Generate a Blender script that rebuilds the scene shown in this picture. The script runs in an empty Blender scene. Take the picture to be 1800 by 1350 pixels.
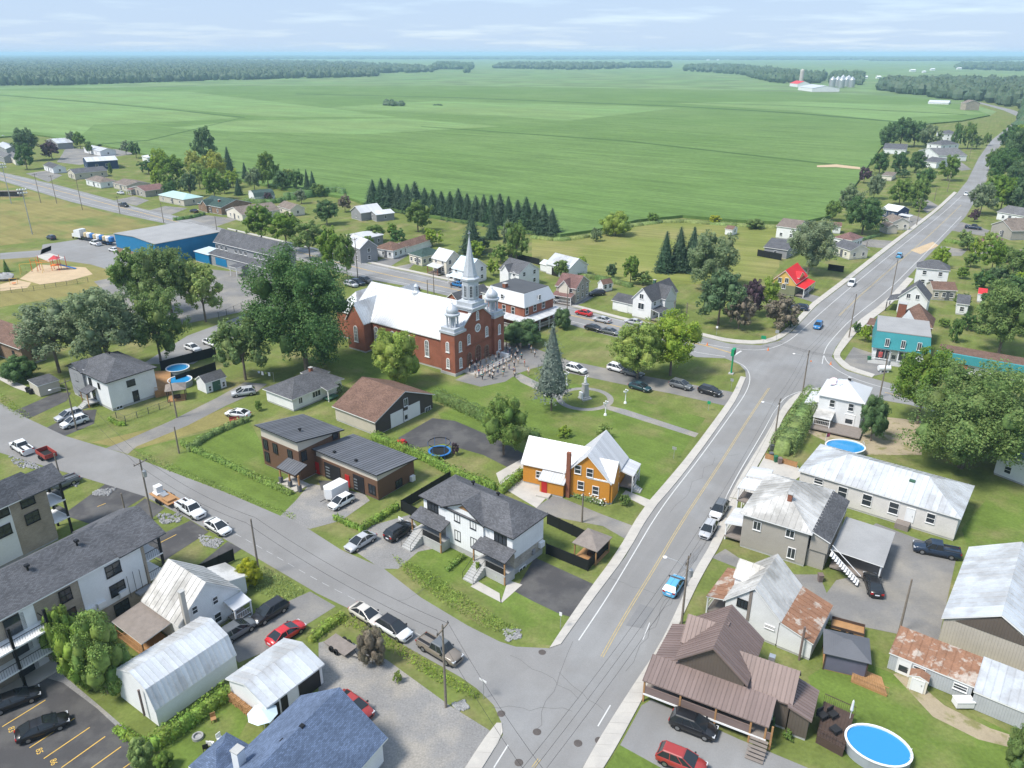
import bpy, bmesh, math, random
import numpy as np
from mathutils import Vector, Matrix
from mathutils.geometry import tessellate_polygon
random.seed(11); np.random.seed(11)
SC = bpy.context.scene
COL = SC.collection
PI = math.pi
# ---------------- camera, sky, sun, exposure ----------------
CAMH = 62.0; FPX = 1370.0; PITCH = math.atan(582 / FPX); CP, SP = math.cos(PITCH), math.sin(PITCH)
cam = bpy.data.cameras.new('camera'); camo = bpy.data.objects.new('camera', cam); COL.objects.link(camo)
camo.location = (0, 0, CAMH); camo.rotation_euler = (PI / 2 - PITCH, 0, 0)
cam.sensor_width = 36; cam.lens = FPX / 1800 * 36; cam.clip_end = 80000; cam.clip_start = 0.5
SC.camera = camo
SC.render.resolution_x = 1024; SC.render.resolution_y = 768
W_ = bpy.data.worlds.new('World'); SC.world = W_; W_.use_nodes = True
SUN_EL, SUN_AZ = math.radians(56), math.radians(-118)      # azimuth from +Y, clockwise positive (to +X)
nt = W_.node_tree; nt.nodes.clear()
n_out = nt.nodes.new('ShaderNodeOutputWorld'); n_bg = nt.nodes.new('ShaderNodeBackground')
n_sky = nt.nodes.new('ShaderNodeTexSky'); n_sky.sky_type = 'NISHITA'; n_sky.sun_disc = False
n_sky.sun_elevation = SUN_EL; n_sky.sun_rotation = SUN_AZ
n_sky.air_density = 1.0; n_sky.dust_density = .4; n_sky.ozone_density = 3.0; n_sky.altitude = 50
nt.links.new(n_bg.outputs[0], n_out.inputs[0])
# thin high cloud over the blue, everywhere in the sky
tc = nt.nodes.new('ShaderNodeTexCoord'); sepn = nt.nodes.new('ShaderNodeSeparateXYZ'); nt.links.new(tc.outputs['Generated'], sepn.inputs[0])
addz = nt.nodes.new('ShaderNodeMath'); addz.operation = 'ADD'; addz.inputs[1].default_value = 0.06; nt.links.new(sepn.outputs[2], addz.inputs[0])
dvx = nt.nodes.new('ShaderNodeMath'); dvx.operation = 'DIVIDE'; nt.links.new(sepn.outputs[0], dvx.inputs[0]); nt.links.new(addz.outputs[0], dvx.inputs[1])
dvy = nt.nodes.new('ShaderNodeMath'); dvy.operation = 'DIVIDE'; nt.links.new(sepn.outputs[1], dvy.inputs[0]); nt.links.new(addz.outputs[0], dvy.inputs[1])
cmb = nt.nodes.new('ShaderNodeCombineXYZ'); nt.links.new(dvx.outputs[0], cmb.inputs[0]); nt.links.new(dvy.outputs[0], cmb.inputs[1])
nz = nt.nodes.new('ShaderNodeTexNoise'); nz.inputs['Scale'].default_value = .55; nz.inputs['Detail'].default_value = 4; nz.inputs['Roughness'].default_value = .55
nt.links.new(cmb.outputs[0], nz.inputs['Vector'])
rmp = nt.nodes.new('ShaderNodeValToRGB'); rmp.color_ramp.elements[0].position = .5; rmp.color_ramp.elements[1].position = .74
rmp.color_ramp.elements[0].color = (.93, .93, .93, 1); rmp.color_ramp.elements[1].color = (.7, .7, .7, 1)
nt.links.new(nz.outputs['Fac'], rmp.inputs[0])
mixc = nt.nodes.new('ShaderNodeMix'); mixc.data_type = 'RGBA'
mixc.inputs[7].default_value = (1.95, 2.5, 3.35, 1)
nt.links.new(rmp.outputs[0], mixc.inputs[0]); nt.links.new(n_sky.outputs[0], mixc.inputs[6]); nt.links.new(mixc.outputs[2], n_bg.inputs[0])
n_bg.inputs[1].default_value = 0.12
sun = bpy.data.lights.new('sun', 'SUN'); sun.energy = 2.4; sun.angle = math.radians(13); sun.color = (1, .95, .87)
suno = bpy.data.objects.new('sun', sun); COL.objects.link(suno); suno.location = (-60, -20, 120)
_d = Vector((math.sin(SUN_AZ) * math.cos(SUN_EL), math.cos(SUN_AZ) * math.cos(SUN_EL), math.sin(SUN_EL)))
suno.rotation_euler = _d.to_track_quat('Z', 'Y').to_euler()
SC.view_settings.view_transform = 'Standard'; SC.view_settings.look = 'None'; SC.view_settings.exposure = 1.18; SC.view_settings.gamma = 1
try: SC.view_settings.use_curve_mapping = False
except Exception: pass
SC.render.engine = 'CYCLES'
SC.cycles.max_bounces = 6; SC.cycles.diffuse_bounces = 4; SC.cycles.transmission_bounces = 4; SC.cycles.glossy_bounces = 2; SC.cycles.caustics_reflective = False; SC.cycles.caustics_refractive = False; SC.cycles.volume_bounces = 1; SC.cycles.transparent_max_bounces = 6
# ---------------- pixel -> ground ----------------
def ray(u, v):
    x = (u - 900) / FPX; y = (v - 675) / FPX
    return Vector((x, CP - y * SP, -SP - y * CP))
def P(u, v, z=0.0):
    d = ray(u, v); t = (z - CAMH) / d.z
    return Vector((d.x * t, d.y * t, z))
def depth(X, Y, Z=0): return Y * CP + (CAMH - Z) * SP
def px_v(X, Y, Z): return 675 + FPX * (-Y * SP + (CAMH - Z) * CP) / depth(X, Y, Z)
def height_from(X, Y, vtop):          # height of a point above (X,Y) seen at image row vtop
    lo, hi = 0., 60.
    for _ in range(40):
        m = (lo + hi) / 2
        if px_v(X, Y, m) > vtop: lo = m
        else: hi = m
    return lo
RD = math.radians(59.5); ST = math.radians(-38.0)     # directions of the main road and of the cross streets
# ---------------- materials ----------------
MATS = {}
def newmat(name):
    m = bpy.data.materials.new(name); m.use_nodes = True; MATS[name] = m
    return m, m.node_tree, m.node_tree.nodes['Principled BSDF']
def mat(name, col, rough=.8, metal=0., var=.12, vs=.6, fine=.0, fs=9., bump=0., bs=20., spec=.3, col2=None, c2s=.3, c2lo=.45, c2hi=.6, em=None):
    """plain procedural surface: base colour broken up by large and fine noise in world space"""
    if name in MATS: return MATS[name]
    m, t, b = newmat(name); N = t.nodes; L = t.links
    b.inputs['Roughness'].default_value = rough; b.inputs['Metallic'].default_value = metal
    b.inputs['Specular IOR Level'].default_value = spec
    geo = N.new('ShaderNodeNewGeometry')
    cur = N.new('ShaderNodeRGB'); cur.outputs[0].default_value = (*col, 1); cur = cur.outputs[0]
    def noise(s, d=4, r=.6):
        n = N.new('ShaderNodeTexNoise'); n.inputs['Scale'].default_value = s; n.inputs['Detail'].default_value = d; n.inputs['Roughness'].default_value = r
        L.new(geo.outputs['Position'], n.inputs['Vector']); return n.outputs['Fac']
    if col2 is not None:
        r = N.new('ShaderNodeMapRange'); r.inputs[1].default_value = c2lo; r.inputs[2].default_value = c2hi
        L.new(noise(c2s, 5), r.inputs[0]); mx = N.new('ShaderNodeMix'); mx.data_type = 'RGBA'
        mx.inputs[7].default_value = (*col2, 1); L.new(cur, mx.inputs[6]); L.new(r.outputs[0], mx.inputs[0]); cur = mx.outputs[2]
    for a, s in ((var, vs), (fine, fs)):
        if a > 0:
            r = N.new('ShaderNodeMapRange'); r.inputs[1].default_value = .25; r.inputs[2].default_value = .75
            r.inputs[3].default_value = 1 - a; r.inputs[4].default_value = 1 + a; L.new(noise(s), r.inputs[0])
            h = N.new('ShaderNodeVectorMath'); h.operation = 'SCALE'; L.new(cur, h.inputs[0]); L.new(r.outputs[0], h.inputs['Scale']); cur = h.outputs[0]
    L.new(cur, b.inputs['Base Color'])
    if bump > 0:
        bp = N.new('ShaderNodeBump'); bp.inputs['Strength'].default_value = bump; bp.inputs['Distance'].default_value = .05
        L.new(noise(bs, 3), bp.inputs['Height']); L.new(bp.outputs[0], b.inputs['Normal'])
    return m
def stripe_mat(name, col, period, depth_=.02, axis=1, rough=.7, metal=0, var=.08, spec=.3, dark=.75):
    """lap siding / corrugated sheet: lines every `period` metres along the UV v (axis 1) or u (axis 0)"""
    if name in MATS: return MATS[name]
    m = mat(name, col, rough, metal, var, .5, .05, 6, spec=spec); t = m.node_tree; N = t.nodes; L = t.links; b = N['Principled BSDF']
    uv = N.new('ShaderNodeUVMap'); sp = N.new('ShaderNodeSeparateXYZ'); L.new(uv.outputs[0], sp.inputs[0])
    d = N.new('ShaderNodeMath'); d.operation = 'DIVIDE'; d.inputs[1].default_value = period; L.new(sp.outputs[axis], d.inputs[0])
    f = N.new('ShaderNodeMath'); f.operation = 'FRACT'; L.new(d.outputs[0], f.inputs[0])
    bp = N.new('ShaderNodeBump'); bp.inputs['Strength'].default_value = .6; bp.inputs['Distance'].default_value = depth_
    L.new(f.outputs[0], bp.inputs['Height']); L.new(bp.outputs[0], b.inputs['Normal'])
    src = b.inputs['Base Color'].links[0].from_socket
    g = N.new('ShaderNodeMapRange'); g.inputs[1].default_value = .0; g.inputs[2].default_value = .14; g.inputs[3].default_value = dark; g.inputs[4].default_value = 1; L.new(f.outputs[0], g.inputs[0])
    h = N.new('ShaderNodeVectorMath'); h.operation = 'SCALE'; L.new(src, h.inputs[0]); L.new(g.outputs[0], h.inputs['Scale']); L.new(h.outputs[0], b.inputs['Base Color'])
    return m
def brick_mat(name, c1, c2, mortar, bw=.22, bh=.075, ms=.012, rough=.85, bumpd=.015):
    if name in MATS: return MATS[name]
    m, t, b = newmat(name); N = t.nodes; L = t.links; b.inputs['Roughness'].default_value = rough; b.inputs['Specular IOR Level'].default_value = .2
    uv = N.new('ShaderNodeUVMap'); br = N.new('ShaderNodeTexBrick')
    br.inputs['Color1'].default_value = (*c1, 1); br.inputs['Color2'].default_value = (*c2, 1); br.inputs['Mortar'].default_value = (*mortar, 1)
    br.inputs['Scale'].default_value = 1; br.inputs['Brick Width'].default_value = bw; br.inputs['Row Height'].default_value = bh; br.inputs['Mortar Size'].default_value = ms
    br.inputs['Bias'].default_value = -.1
    L.new(uv.outputs[0], br.inputs['Vector'])
    geo = N.new('ShaderNodeNewGeometry'); n = N.new('ShaderNodeTexNoise'); n.inputs['Scale'].default_value = .5; n.inputs['Detail'].default_value = 5; L.new(geo.outputs['Position'], n.inputs['Vector'])
    r = N.new('ShaderNodeMapRange'); r.inputs[1].default_value = .3; r.inputs[2].default_value = .7; r.inputs[3].default_value = .82; r.inputs[4].default_value = 1.15; L.new(n.outputs['Fac'], r.inputs[0])
    h = N.new('ShaderNodeVectorMath'); h.operation = 'SCALE'; L.new(br.outputs['Color'], h.inputs[0]); L.new(r.outputs[0], h.inputs['Scale']); L.new(h.outputs[0], b.inputs['Base Color'])
    bp = N.new('ShaderNodeBump'); bp.inputs['Strength'].default_value = .5; bp.inputs['Distance'].default_value = bumpd; bp.invert = True
    L.new(br.outputs['Fac'], bp.inputs['Height']); L.new(bp.outputs[0], b.inputs['Normal'])
    return m
def leaf_mat(name, col, var=.5, trans=.45, hue=.03, rough=.6):
    if name in MATS: return MATS[name]
    m, t, b = newmat(name); N = t.nodes; L = t.links
    b.inputs['Roughness'].default_value = rough; b.inputs['Specular IOR Level'].default_value = .25
    geo = N.new('ShaderNodeNewGeometry'); oi = N.new('ShaderNodeObjectInfo')
    n = N.new('ShaderNodeTexNoise'); n.inputs['Scale'].default_value = 1.1; n.inputs['Detail'].default_value = 3; n.inputs['Roughness'].default_value = .7; L.new(geo.outputs['Position'], n.inputs['Vector'])
    r = N.new('ShaderNodeMapRange'); r.inputs[1].default_value = .3; r.inputs[2].default_value = .7; r.inputs[3].default_value = 1 - var; r.inputs[4].default_value = 1 + var; L.new(n.outputs['Fac'], r.inputs[0])
    hs = N.new('ShaderNodeHueSaturation'); hs.inputs['Color'].default_value = (*col, 1)
    r2 = N.new('ShaderNodeMapRange'); r2.inputs[3].default_value = .5 - hue * .8; r2.inputs[4].default_value = .5 + hue * .5; L.new(geo.outputs['Random Per Island'], r2.inputs[0]); L.new(r2.outputs[0], hs.inputs['Hue'])
    L.new(r.outputs[0], hs.inputs['Value'])
    r3 = N.new('ShaderNodeMapRange'); r3.inputs[3].default_value = .85; r3.inputs[4].default_value = 1.15; L.new(oi.outputs['Random'], r3.inputs[0]); L.new(r3.outputs[0], hs.inputs['Saturation'])
    L.new(hs.outputs[0], b.inputs['Base Color'])
    if trans > 0:
        tr = N.new('ShaderNodeBsdfTranslucent'); L.new(hs.outputs[0], tr.inputs['Color'])
        mx = N.new('ShaderNodeMixShader'); mx.inputs[0].default_value = trans
        out = N['Material Output']; L.new(b.outputs[0], mx.inputs[1]); L.new(tr.outputs[0], mx.inputs[2]); L.new(mx.outputs[0], out.inputs['Surface'])
    return m
def field_mat(name, col, ang, period, amp=.18, col2=None, var=.1):
    """crop field: rows along direction `ang`"""
    if name in MATS: return MATS[name]
    m = mat(name, col, .9, 0, var, .012, .14, .35, col2=col2, c2s=.006, c2lo=.4, c2hi=.65, spec=.1); t = m.node_tree; N = t.nodes; L = t.links; b = N['Principled BSDF']
    geo = N.new('ShaderNodeNewGeometry'); mp = N.new('ShaderNodeMapping'); mp.inputs['Rotation'].default_value = (0, 0, -ang); L.new(geo.outputs['Position'], mp.inputs['Vector'])
    sc = N.new('ShaderNodeVectorMath'); sc.operation = 'MULTIPLY'; sc.inputs[1].default_value = (.02, 1 / period, 0); L.new(mp.outputs[0], sc.inputs[0])
    n = N.new('ShaderNodeTexNoise'); n.inputs['Scale'].default_value = 1; n.inputs['Detail'].default_value = 4; n.inputs['Roughness'].default_value = .75; L.new(sc.outputs[0], n.inputs['Vector'])
    r = N.new('ShaderNodeMapRange'); r.inputs[1].default_value = .3; r.inputs[2].default_value = .7; r.inputs[3].default_value = 1 - amp; r.inputs[4].default_value = 1 + amp; L.new(n.outputs['Fac'], r.inputs[0])
    src = b.inputs['Base Color'].links[0].from_socket
    h = N.new('ShaderNodeVectorMath'); h.operation = 'SCALE'; L.new(src, h.inputs[0]); L.new(r.outputs[0], h.inputs['Scale']); L.new(h.outputs[0], b.inputs['Base Color'])
    return m
def rows(name, ang, period, amp):
    m = MATS[name]; t = m.node_tree; N = t.nodes; L = t.links; b = N['Principled BSDF']; geo = N.new('ShaderNodeNewGeometry'); mp = N.new('ShaderNodeMapping'); mp.inputs['Rotation'].default_value = (0, 0, -ang); L.new(geo.outputs['Position'], mp.inputs['Vector'])
    sc = N.new('ShaderNodeVectorMath'); sc.operation = 'MULTIPLY'; sc.inputs[1].default_value = (.012, 1 / period, 0); L.new(mp.outputs[0], sc.inputs[0]); n = N.new('ShaderNodeTexNoise'); n.inputs['Scale'].default_value = 1; n.inputs['Detail'].default_value = 2; L.new(sc.outputs[0], n.inputs['Vector'])
    r = N.new('ShaderNodeMapRange'); r.inputs[1].default_value = .35; r.inputs[2].default_value = .65; r.inputs[3].default_value = 1 - amp; r.inputs[4].default_value = 1 + amp; L.new(n.outputs['Fac'], r.inputs[0]); src = b.inputs['Base Color'].links[0].from_socket
    h = N.new('ShaderNodeVectorMath'); h.operation = 'SCALE'; L.new(src, h.inputs[0]); L.new(r.outputs[0], h.inputs['Scale']); L.new(h.outputs[0], b.inputs['Base Color'])
def srgb(r, g, b): return tuple(((c / 255) / 12.92 if c / 255 <= .04045 else ((c / 255 + .055) / 1.055) ** 2.4) for c in (r, g, b))
# ---------------- mesh helper ----------------
class MB:
    def __init__(s): s.v = []; s.f = []; s.m = []; s.k = 0
    def add(s, vs, fs, mi=None):
        o = len(s.v); s.v += [tuple(p) for p in vs]; s.f += [tuple(i + o for i in f) for f in fs]; s.m += [s.k if mi is None else mi] * len(fs); return s
    def box(s, x0, x1, y0, y1, z0, z1, rz=0, c=None):
        vs = [(x, y, z) for z in (z0, z1) for x, y in ((x0, y0), (x1, y0), (x1, y1), (x0, y1))]
        if rz: 
            cx, cy = c if c else ((x0 + x1) / 2, (y0 + y1) / 2); ca, sa = math.cos(rz), math.sin(rz)
            vs = [(cx + (x - cx) * ca - (y - cy) * sa, cy + (x - cx) * sa + (y - cy) * ca, z) for x, y, z in vs]
        return s.add(vs, [(3, 2, 1, 0), (4, 5, 6, 7), (0, 1, 5, 4), (1, 2, 6, 5), (2, 3, 7, 6), (3, 0, 4, 7)])
    def prism(s, poly, z0, z1, cap=True):
        n = len(poly); vs = [(p[0], p[1], z0) for p in poly] + [(p[0], p[1], z1) for p in poly]
        fs = [(i, (i + 1) % n, n + (i + 1) % n, n + i) for i in range(n)]
        s.add(vs, fs)
        if cap:
            for tri in tessellate_polygon([[Vector((p[0], p[1], 0)) for p in poly]]):
                a, b, c = tri; A, B, Cc = (Vector(poly[i][:2]) for i in tri)
                if (B - A).cross(Cc - A) < 0: a, c = c, a
                s.add([vs[n + a], vs[n + b], vs[n + c], vs[a], vs[b], vs[c]], [(0, 1, 2), (5, 4, 3)])
        return s
    def sheet(s, poly, z):
        for tri in tessellate_polygon([[Vector((p[0], p[1], 0)) for p in poly]]):
            A, B, Cc = (Vector(poly[i][:2]) for i in tri)
            t = tri if (B - A).cross(Cc - A) > 0 else tri[::-1]
            s.add([(poly[i][0], poly[i][1], z) for i in t], [(0, 1, 2)])
        return s
    def slab(s, pts, th):      # pts: planar 3-D polygon seen CCW from above; extruded down
        n = len(pts); pts = [Vector(p) for p in pts]
        nz_ = sum((pts[i].x * pts[(i + 1) % n].y - pts[(i + 1) % n].x * pts[i].y) for i in range(n))
        if nz_ < 0: pts = pts[::-1]
        lo = [p - Vector((0, 0, th)) for p in pts]
        s.add(pts, [tuple(range(n))], 0); s.add(lo, [tuple(range(n))[::-1]], 1)
        for i in range(n):
            j = (i + 1) % n; s.add([pts[i], lo[i], lo[j], pts[j]], [(0, 1, 2, 3)], 1)
        return s
    def tube(s, p0, p1, r0, r1=None, n=8, cap=True):
        p0 = Vector(p0); p1 = Vector(p1); r1 = r0 if r1 is None else r1; d = (p1 - p0).normalized()
        a = d.orthogonal().normalized(); b = d.cross(a); vs = []
        for p, r in ((p0, r0), (p1, r1)):
            vs += [p + (a * math.cos(2 * PI * i / n) + b * math.sin(2 * PI * i / n)) * r for i in range(n)]
        fs = [(i, (i + 1) % n, n + (i + 1) % n, n + i) for i in range(n)]
        if cap: fs += [tuple(range(n))[::-1], tuple(range(n, 2 * n))]
        return s.add(vs, fs)
    def lathe(s, prof, c=(0, 0), n=16, cap=True, ang0=0):    # prof: list of (r, z)
        vs = []
        for r, z in prof: vs += [(c[0] + r * math.cos(ang0 + 2 * PI * i / n), c[1] + r * math.sin(ang0 + 2 * PI * i / n), z) for i in range(n)]
        fs = []
        for k in range(len(prof) - 1): fs += [(k * n + i, k * n + (i + 1) % n, (k + 1) * n + (i + 1) % n, (k + 1) * n + i) for i in range(n)]
        if cap: fs += [tuple(range(n))[::-1], tuple(range((len(prof) - 1) * n, len(prof) * n))]
        return s.add(vs, fs)
    def blob(s, c, r, seg=8, ring=5, jit=.15, rnd=random):
        rx, ry, rz = r if isinstance(r, tuple) else (r, r, r); vs = []
        for j in range(ring + 1):
            ph = PI * j / ring
            for i in range(seg):
                th = 2 * PI * i / seg; k = 1 + rnd.uniform(-jit, jit)
                vs.append((c[0] + rx * k * math.sin(ph) * math.cos(th), c[1] + ry * k * math.sin(ph) * math.sin(th), c[2] - rz * k * math.cos(ph)))
        fs = [(j * seg + i, j * seg + (i + 1) % seg, (j + 1) * seg + (i + 1) % seg, (j + 1) * seg + i) for j in range(ring) for i in range(seg)]
        return s.add(vs, fs)
    def mesh(s, name, mats):
        me = bpy.data.meshes.new(name); me.from_pydata(s.v, [], s.f)
        mats = mats if isinstance(mats, (list, tuple)) else [mats]
        for m in mats: me.materials.append(MATS[m] if isinstance(m, str) else m)
        if len(mats) > 1: me.polygons.foreach_set('material_index', [min(i, len(mats) - 1) for i in s.m])
        autouv(me); me.update(); return me
    def build(s, name, mats, parent=None, smooth=False, loc=None):
        me = s.mesh(name, mats); o = bpy.data.objects.new(name, me); COL.objects.link(o)
        if parent is not None: o.parent = parent
        if loc is not None: o.location = loc
        if smooth: me.polygons.foreach_set('use_smooth', [True] * len(me.polygons))
        return o
def autouv(me):
    uvl = me.uv_layers.new(name='UVMap'); n = len(me.loops)
    if n == 0: return
    vi = np.empty(n, np.int32); me.loops.foreach_get('vertex_index', vi)
    co = np.empty(len(me.vertices) * 3, np.float64); me.vertices.foreach_get('co', co); co = co.reshape(-1, 3)
    nf = len(me.polygons); nr = np.empty(nf * 3); me.polygons.foreach_get('normal', nr); nr = nr.reshape(-1, 3)
    tot = np.empty(nf, np.int32); me.polygons.foreach_get('loop_total', tot)
    N = np.repeat(nr, tot, 0); p = co[vi]
    hl = np.hypot(N[:, 0], N[:, 1]); flat = hl < 1e-3
    e = np.stack([-N[:, 1], N[:, 0], np.zeros(n)], 1) / np.where(flat, 1, hl)[:, None]; e[flat] = (1, 0, 0)
    sv = np.cross(N, e)
    uv = np.stack([(p * e).sum(1), (p * sv).sum(1)], 1)
    uvl.data.foreach_set('uv', uv.astype(np.float32).ravel())
def empty(name, loc=(0, 0, 0), rz=0):
    o = bpy.data.objects.new(name, None); COL.objects.link(o); o.location = loc; o.rotation_euler = (0, 0, rz); o.empty_display_size = .5; return o
def tag(o, label=None, cat=None, group=None, kind=None):
    if label: o['label'] = label
    if cat: o['category'] = cat
    if group: o['group'] = group
    if kind: o['kind'] = kind
    return o
def inst(name, me, parent=None, loc=(0, 0, 0), rz=0, sc=None):
    o = bpy.data.objects.new(name, me); COL.objects.link(o); o.location = loc; o.rotation_euler = (0, 0, rz)
    if sc is not None: o.scale = sc if isinstance(sc, (tuple, list)) else (sc,) * 3
    if parent is not None: o.parent = parent
    return o
# ---------------- ground materials ----------------
ROWS = math.radians(-36)
mat('grass', (.132, .165, .044), .95, 0, .2, .2, .2, 2.2, bump=.25, bs=9, spec=.1, col2=(.205, .19, .085), c2s=.12, c2lo=.48, c2hi=.68)
mat('lush_grass', (.114, .165, .035), .95, 0, .2, .2, .2, 2.5, bump=.25, bs=9, spec=.1, col2=(.2, .19, .08), c2s=.09, c2lo=.5, c2hi=.72)
mat('dry_grass', (.215, .19, .072), .95, 0, .16, .12, .15, 2.0, bump=.25, bs=9, spec=.1, col2=(.125, .165, .045), c2s=.04, c2lo=.5, c2hi=.64)
mat('meadow', (.175, .2, .052), .95, 0, .14, .06, .12, 1.5, bump=.2, bs=6, spec=.1, col2=(.215, .205, .075), c2s=.03, c2lo=.45, c2hi=.62)
mat('asphalt', (.222, .218, .214), .92, 0, .09, .12, .07, 6, bump=.12, bs=40, spec=.2, col2=(.25, .25, .25), c2s=.08)
mat('street_asphalt', (.215, .21, .205), .92, 0, .1, .15, .07, 5, bump=.12, bs=40, spec=.2, col2=(.24, .236, .232), c2s=.1)
mat('new_asphalt', (.068, .066, .068), .9, 0, .12, .2, .08, 6, bump=.1, bs=40, spec=.25, col2=(.1, .097, .095), c2s=.25)
mat('worn_asphalt', (.19, .185, .18), .95, 0, .14, .15, .1, 4, bump=.15, bs=30, spec=.15, col2=(.25, .235, .21), c2s=.12)
mat('gravel', (.23, .225, .22), .97, 0, .12, .2, .25, 5, bump=.6, bs=18, spec=.1, col2=(.3, .28, .25), c2s=.15)
mat('sand', (.47, .36, .235), .97, 0, .1, .3, .1, 6, bump=.2, bs=12, spec=.1)
mat('concrete', (.47, .445, .405), .9, 0, .08, .5, .06, 8, bump=.08, bs=30, spec=.2, col2=(.4, .38, .35), c2s=.5)
mat('kerb', (.5, .47, .42), .9, 0, .08, .7, .05, 9)
mat('faint_paint', (.36, .36, .355), .75, 0, .15, 1.5, .15, 10)
mat('white_paint', (.55, .55, .54), .7, 0, .1, 1.5, .12, 12)
mat('yellow_paint', (.62, .4, .09), .75, 0, .12, 1.2, .15, 10)
mat('worn_yellow_paint', (.42, .33, .16), .8, 0, .15, 1.2, .2, 8)
mat('sealant', (.125, .122, .12), .8, 0, .1, 1)
mat('rock', (.3, .3, .3), .9, 0, .3, 3, .2, 12)
mat('dirt', (.33, .275, .19), .97, 0, .15, .4, .1, 5, col2=(.2, .19, .08), c2s=.5, c2lo=.5, c2hi=.62)
mat('soil', (.2, .14, .09), .95, 0, .2, .4, .1, 5, bump=.2)
field_mat('corn', (.108, .182, .048), ROWS, 3.5, .25, col2=(.125, .195, .06), var=.07)
field_mat('soy', (.16, .235, .08), ROWS, 5, .1, col2=(.155, .255, .085), var=.07)
field_mat('far_field', (.15, .21, .085), ROWS, 12, .1, col2=(.13, .21, .075), var=.12)
rows('corn', ROWS, 9, .08); rows('soy', ROWS, 16, .1); rows('far_field', ROWS, 90, .18); rows('grass', RD, 1.5, .07); rows('lush_grass', ST, 1.3, .07); rows('meadow', ST + .25, 2.2, .12); rows('dry_grass', ST, 2.5, .08); rows('asphalt', RD, 1.6, .035)
mat('ditch_grass', (.055, .11, .02), .95, 0, .2, .08)
def px(l, z=0.): return [P(u, v, z) for u, v in l]
def ground(name, pts, z, m, kind='structure', parent=None):
    o = MB().sheet(pts, z).build(name, m, parent)
    if parent is None: o['kind'] = kind
    return o
def structure(o): o['kind'] = 'structure'; return o
# ---------------- terrain and fields ----------------
ground('terrain', [(-42000, -600), (42000, -600), (42000, 60000), (-42000, 60000)], -.06, 'far_field')
edge = px([(0, 243), (60, 238), (180, 257), (262, 275), (345, 292), (430, 322), (520, 338), (610, 350), (655, 366), (760, 384), (930, 411), (985, 417), (1050, 408), (1120, 391), (1200, 383), (1290, 391), (1400, 396), (1462, 383), (1512, 316), (1530, 287), (1548, 262), (1600, 222), (1690, 214), (1740, 204), (1752, 196), (1700, 180)])
far_r = [P(1735, 178), Vector((900, 1230, 0)), Vector((1500, 1300, 0)), Vector((1500, -200, 0)), Vector((-900, -200, 0)), Vector((-900, 620, 0))]
ground('lawn', edge + far_r, 0, 'grass')
cf = edge[:-2] + [P(1690, 186), P(1600, 172), P(1400, 163), P(1180, 158), P(800, 152), P(400, 152), P(0, 158), Vector((-1400, 1650, 0)), Vector((-1400, 900, 0)), Vector((-600, 560, 0))]
m_ = MB(); m_.prism(cf, -.04, 1.15); structure(m_.build('corn_field', 'corn'))
Zc = 1.15
def fld(name, l, m, z, z0=Zc): return ground(name, px(l, z0), z0 + z, m)
fld('soybean_field', [(0, 233), (60, 232), (140, 240), (165, 219), (300, 214), (420, 208), (300, 193), (160, 180), (0, 168)], 'soy', .02)
fld('soybean_field', [(0, 166), (160, 178), (300, 190), (470, 205), (700, 206), (560, 188), (430, 173), (330, 161), (0, 159)], 'soy', .04)
fld('soybean_field', [(1180, 181), (1400, 195), (1580, 214), (1600, 206), (1735, 200), (1640, 186), (1400, 178)], 'soy', .03)
fld('soybean_field', [(560, 190), (760, 178), (1100, 186), (1190, 190), (1000, 212), (900, 206)], 'soy', .05); fld('soybean_field', [(420, 212), (700, 208), (880, 222), (640, 236), (420, 232), (300, 225)], 'soy', .03)
for l in ([(0, 167), (160, 179.3), (300, 192), (430, 206), (430, 207.4), (300, 193.4), (160, 180.5), (0, 168)], [(150, 254.5), (260, 246), (420, 208), (420, 208.8), (262, 247.2), (152, 256)],
          [(520, 164.4), (800, 171), (1190, 186), (1400, 198), (1590, 214), (1590, 216), (1400, 200), (1190, 187.6), (800, 172.2), (520, 165.6)], [(1120, 177), (1400, 186), (1700, 201), (1700, 202), (1400, 186.8), (1120, 177.6)],
          [(740, 222), (1100, 247), (1500, 292), (1500, 294.2), (1100, 248.6), (740, 223)], [(560, 188), (900, 205), (900, 205.4), (560, 188.4)]):
    ground('field_ditch', px(l, Zc), Zc + .07, 'ditch_grass')
ground('farm_track', px([(1436, 291), (1470, 289), (1512, 294), (1512, 298), (1470, 294), (1436, 294)], Zc), Zc + .09, 'sand')
ground('meadow', px([(935, 455), (935, 420), (990, 425), (1060, 412), (1130, 396), (1200, 389), (1290, 399), (1370, 403), (1370, 470), (1352, 492), (1230, 500), (1100, 500), (1010, 470)]), .012, 'meadow')
ground('ball_field', px([(0, 320), (200, 378), (290, 398), (200, 410), (60, 425), (0, 432)]), .012, 'dry_grass')
ground('lush_lawn', px([(735, 655), (905, 650), (1000, 672), (1240, 735), (1215, 770), (1150, 880), (1080, 880), (900, 800), (775, 735)]), .012, 'lush_grass')
ground('lush_lawn', px([(560, 620), (640, 600), (780, 660), (735, 700), (640, 660), (600, 680)]), .014, 'lush_grass')
ground('lush_lawn', px([(235, 790), (440, 742), (470, 800), (530, 880), (500, 910), (400, 866), (311, 833)]), .012, 'lush_grass')
ground('lush_lawn', px([(690, 975), (800, 960), (900, 1030), (1010, 1085), (970, 1135), (890, 1125), (820, 1085)]), .012, 'lush_grass')
ground('lush_lawn', px([(1690, 930), (1800, 800), (1900, 800), (1900, 1000), (1700, 960)]), .012, 'lush_grass')
ground('lush_lawn', px([(1420, 1190), (1480, 1150), (1560, 1180), (1720, 1260), (1800, 1300), (1800, 1420), (1500, 1420)]), .012, 'lush_grass')
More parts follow.
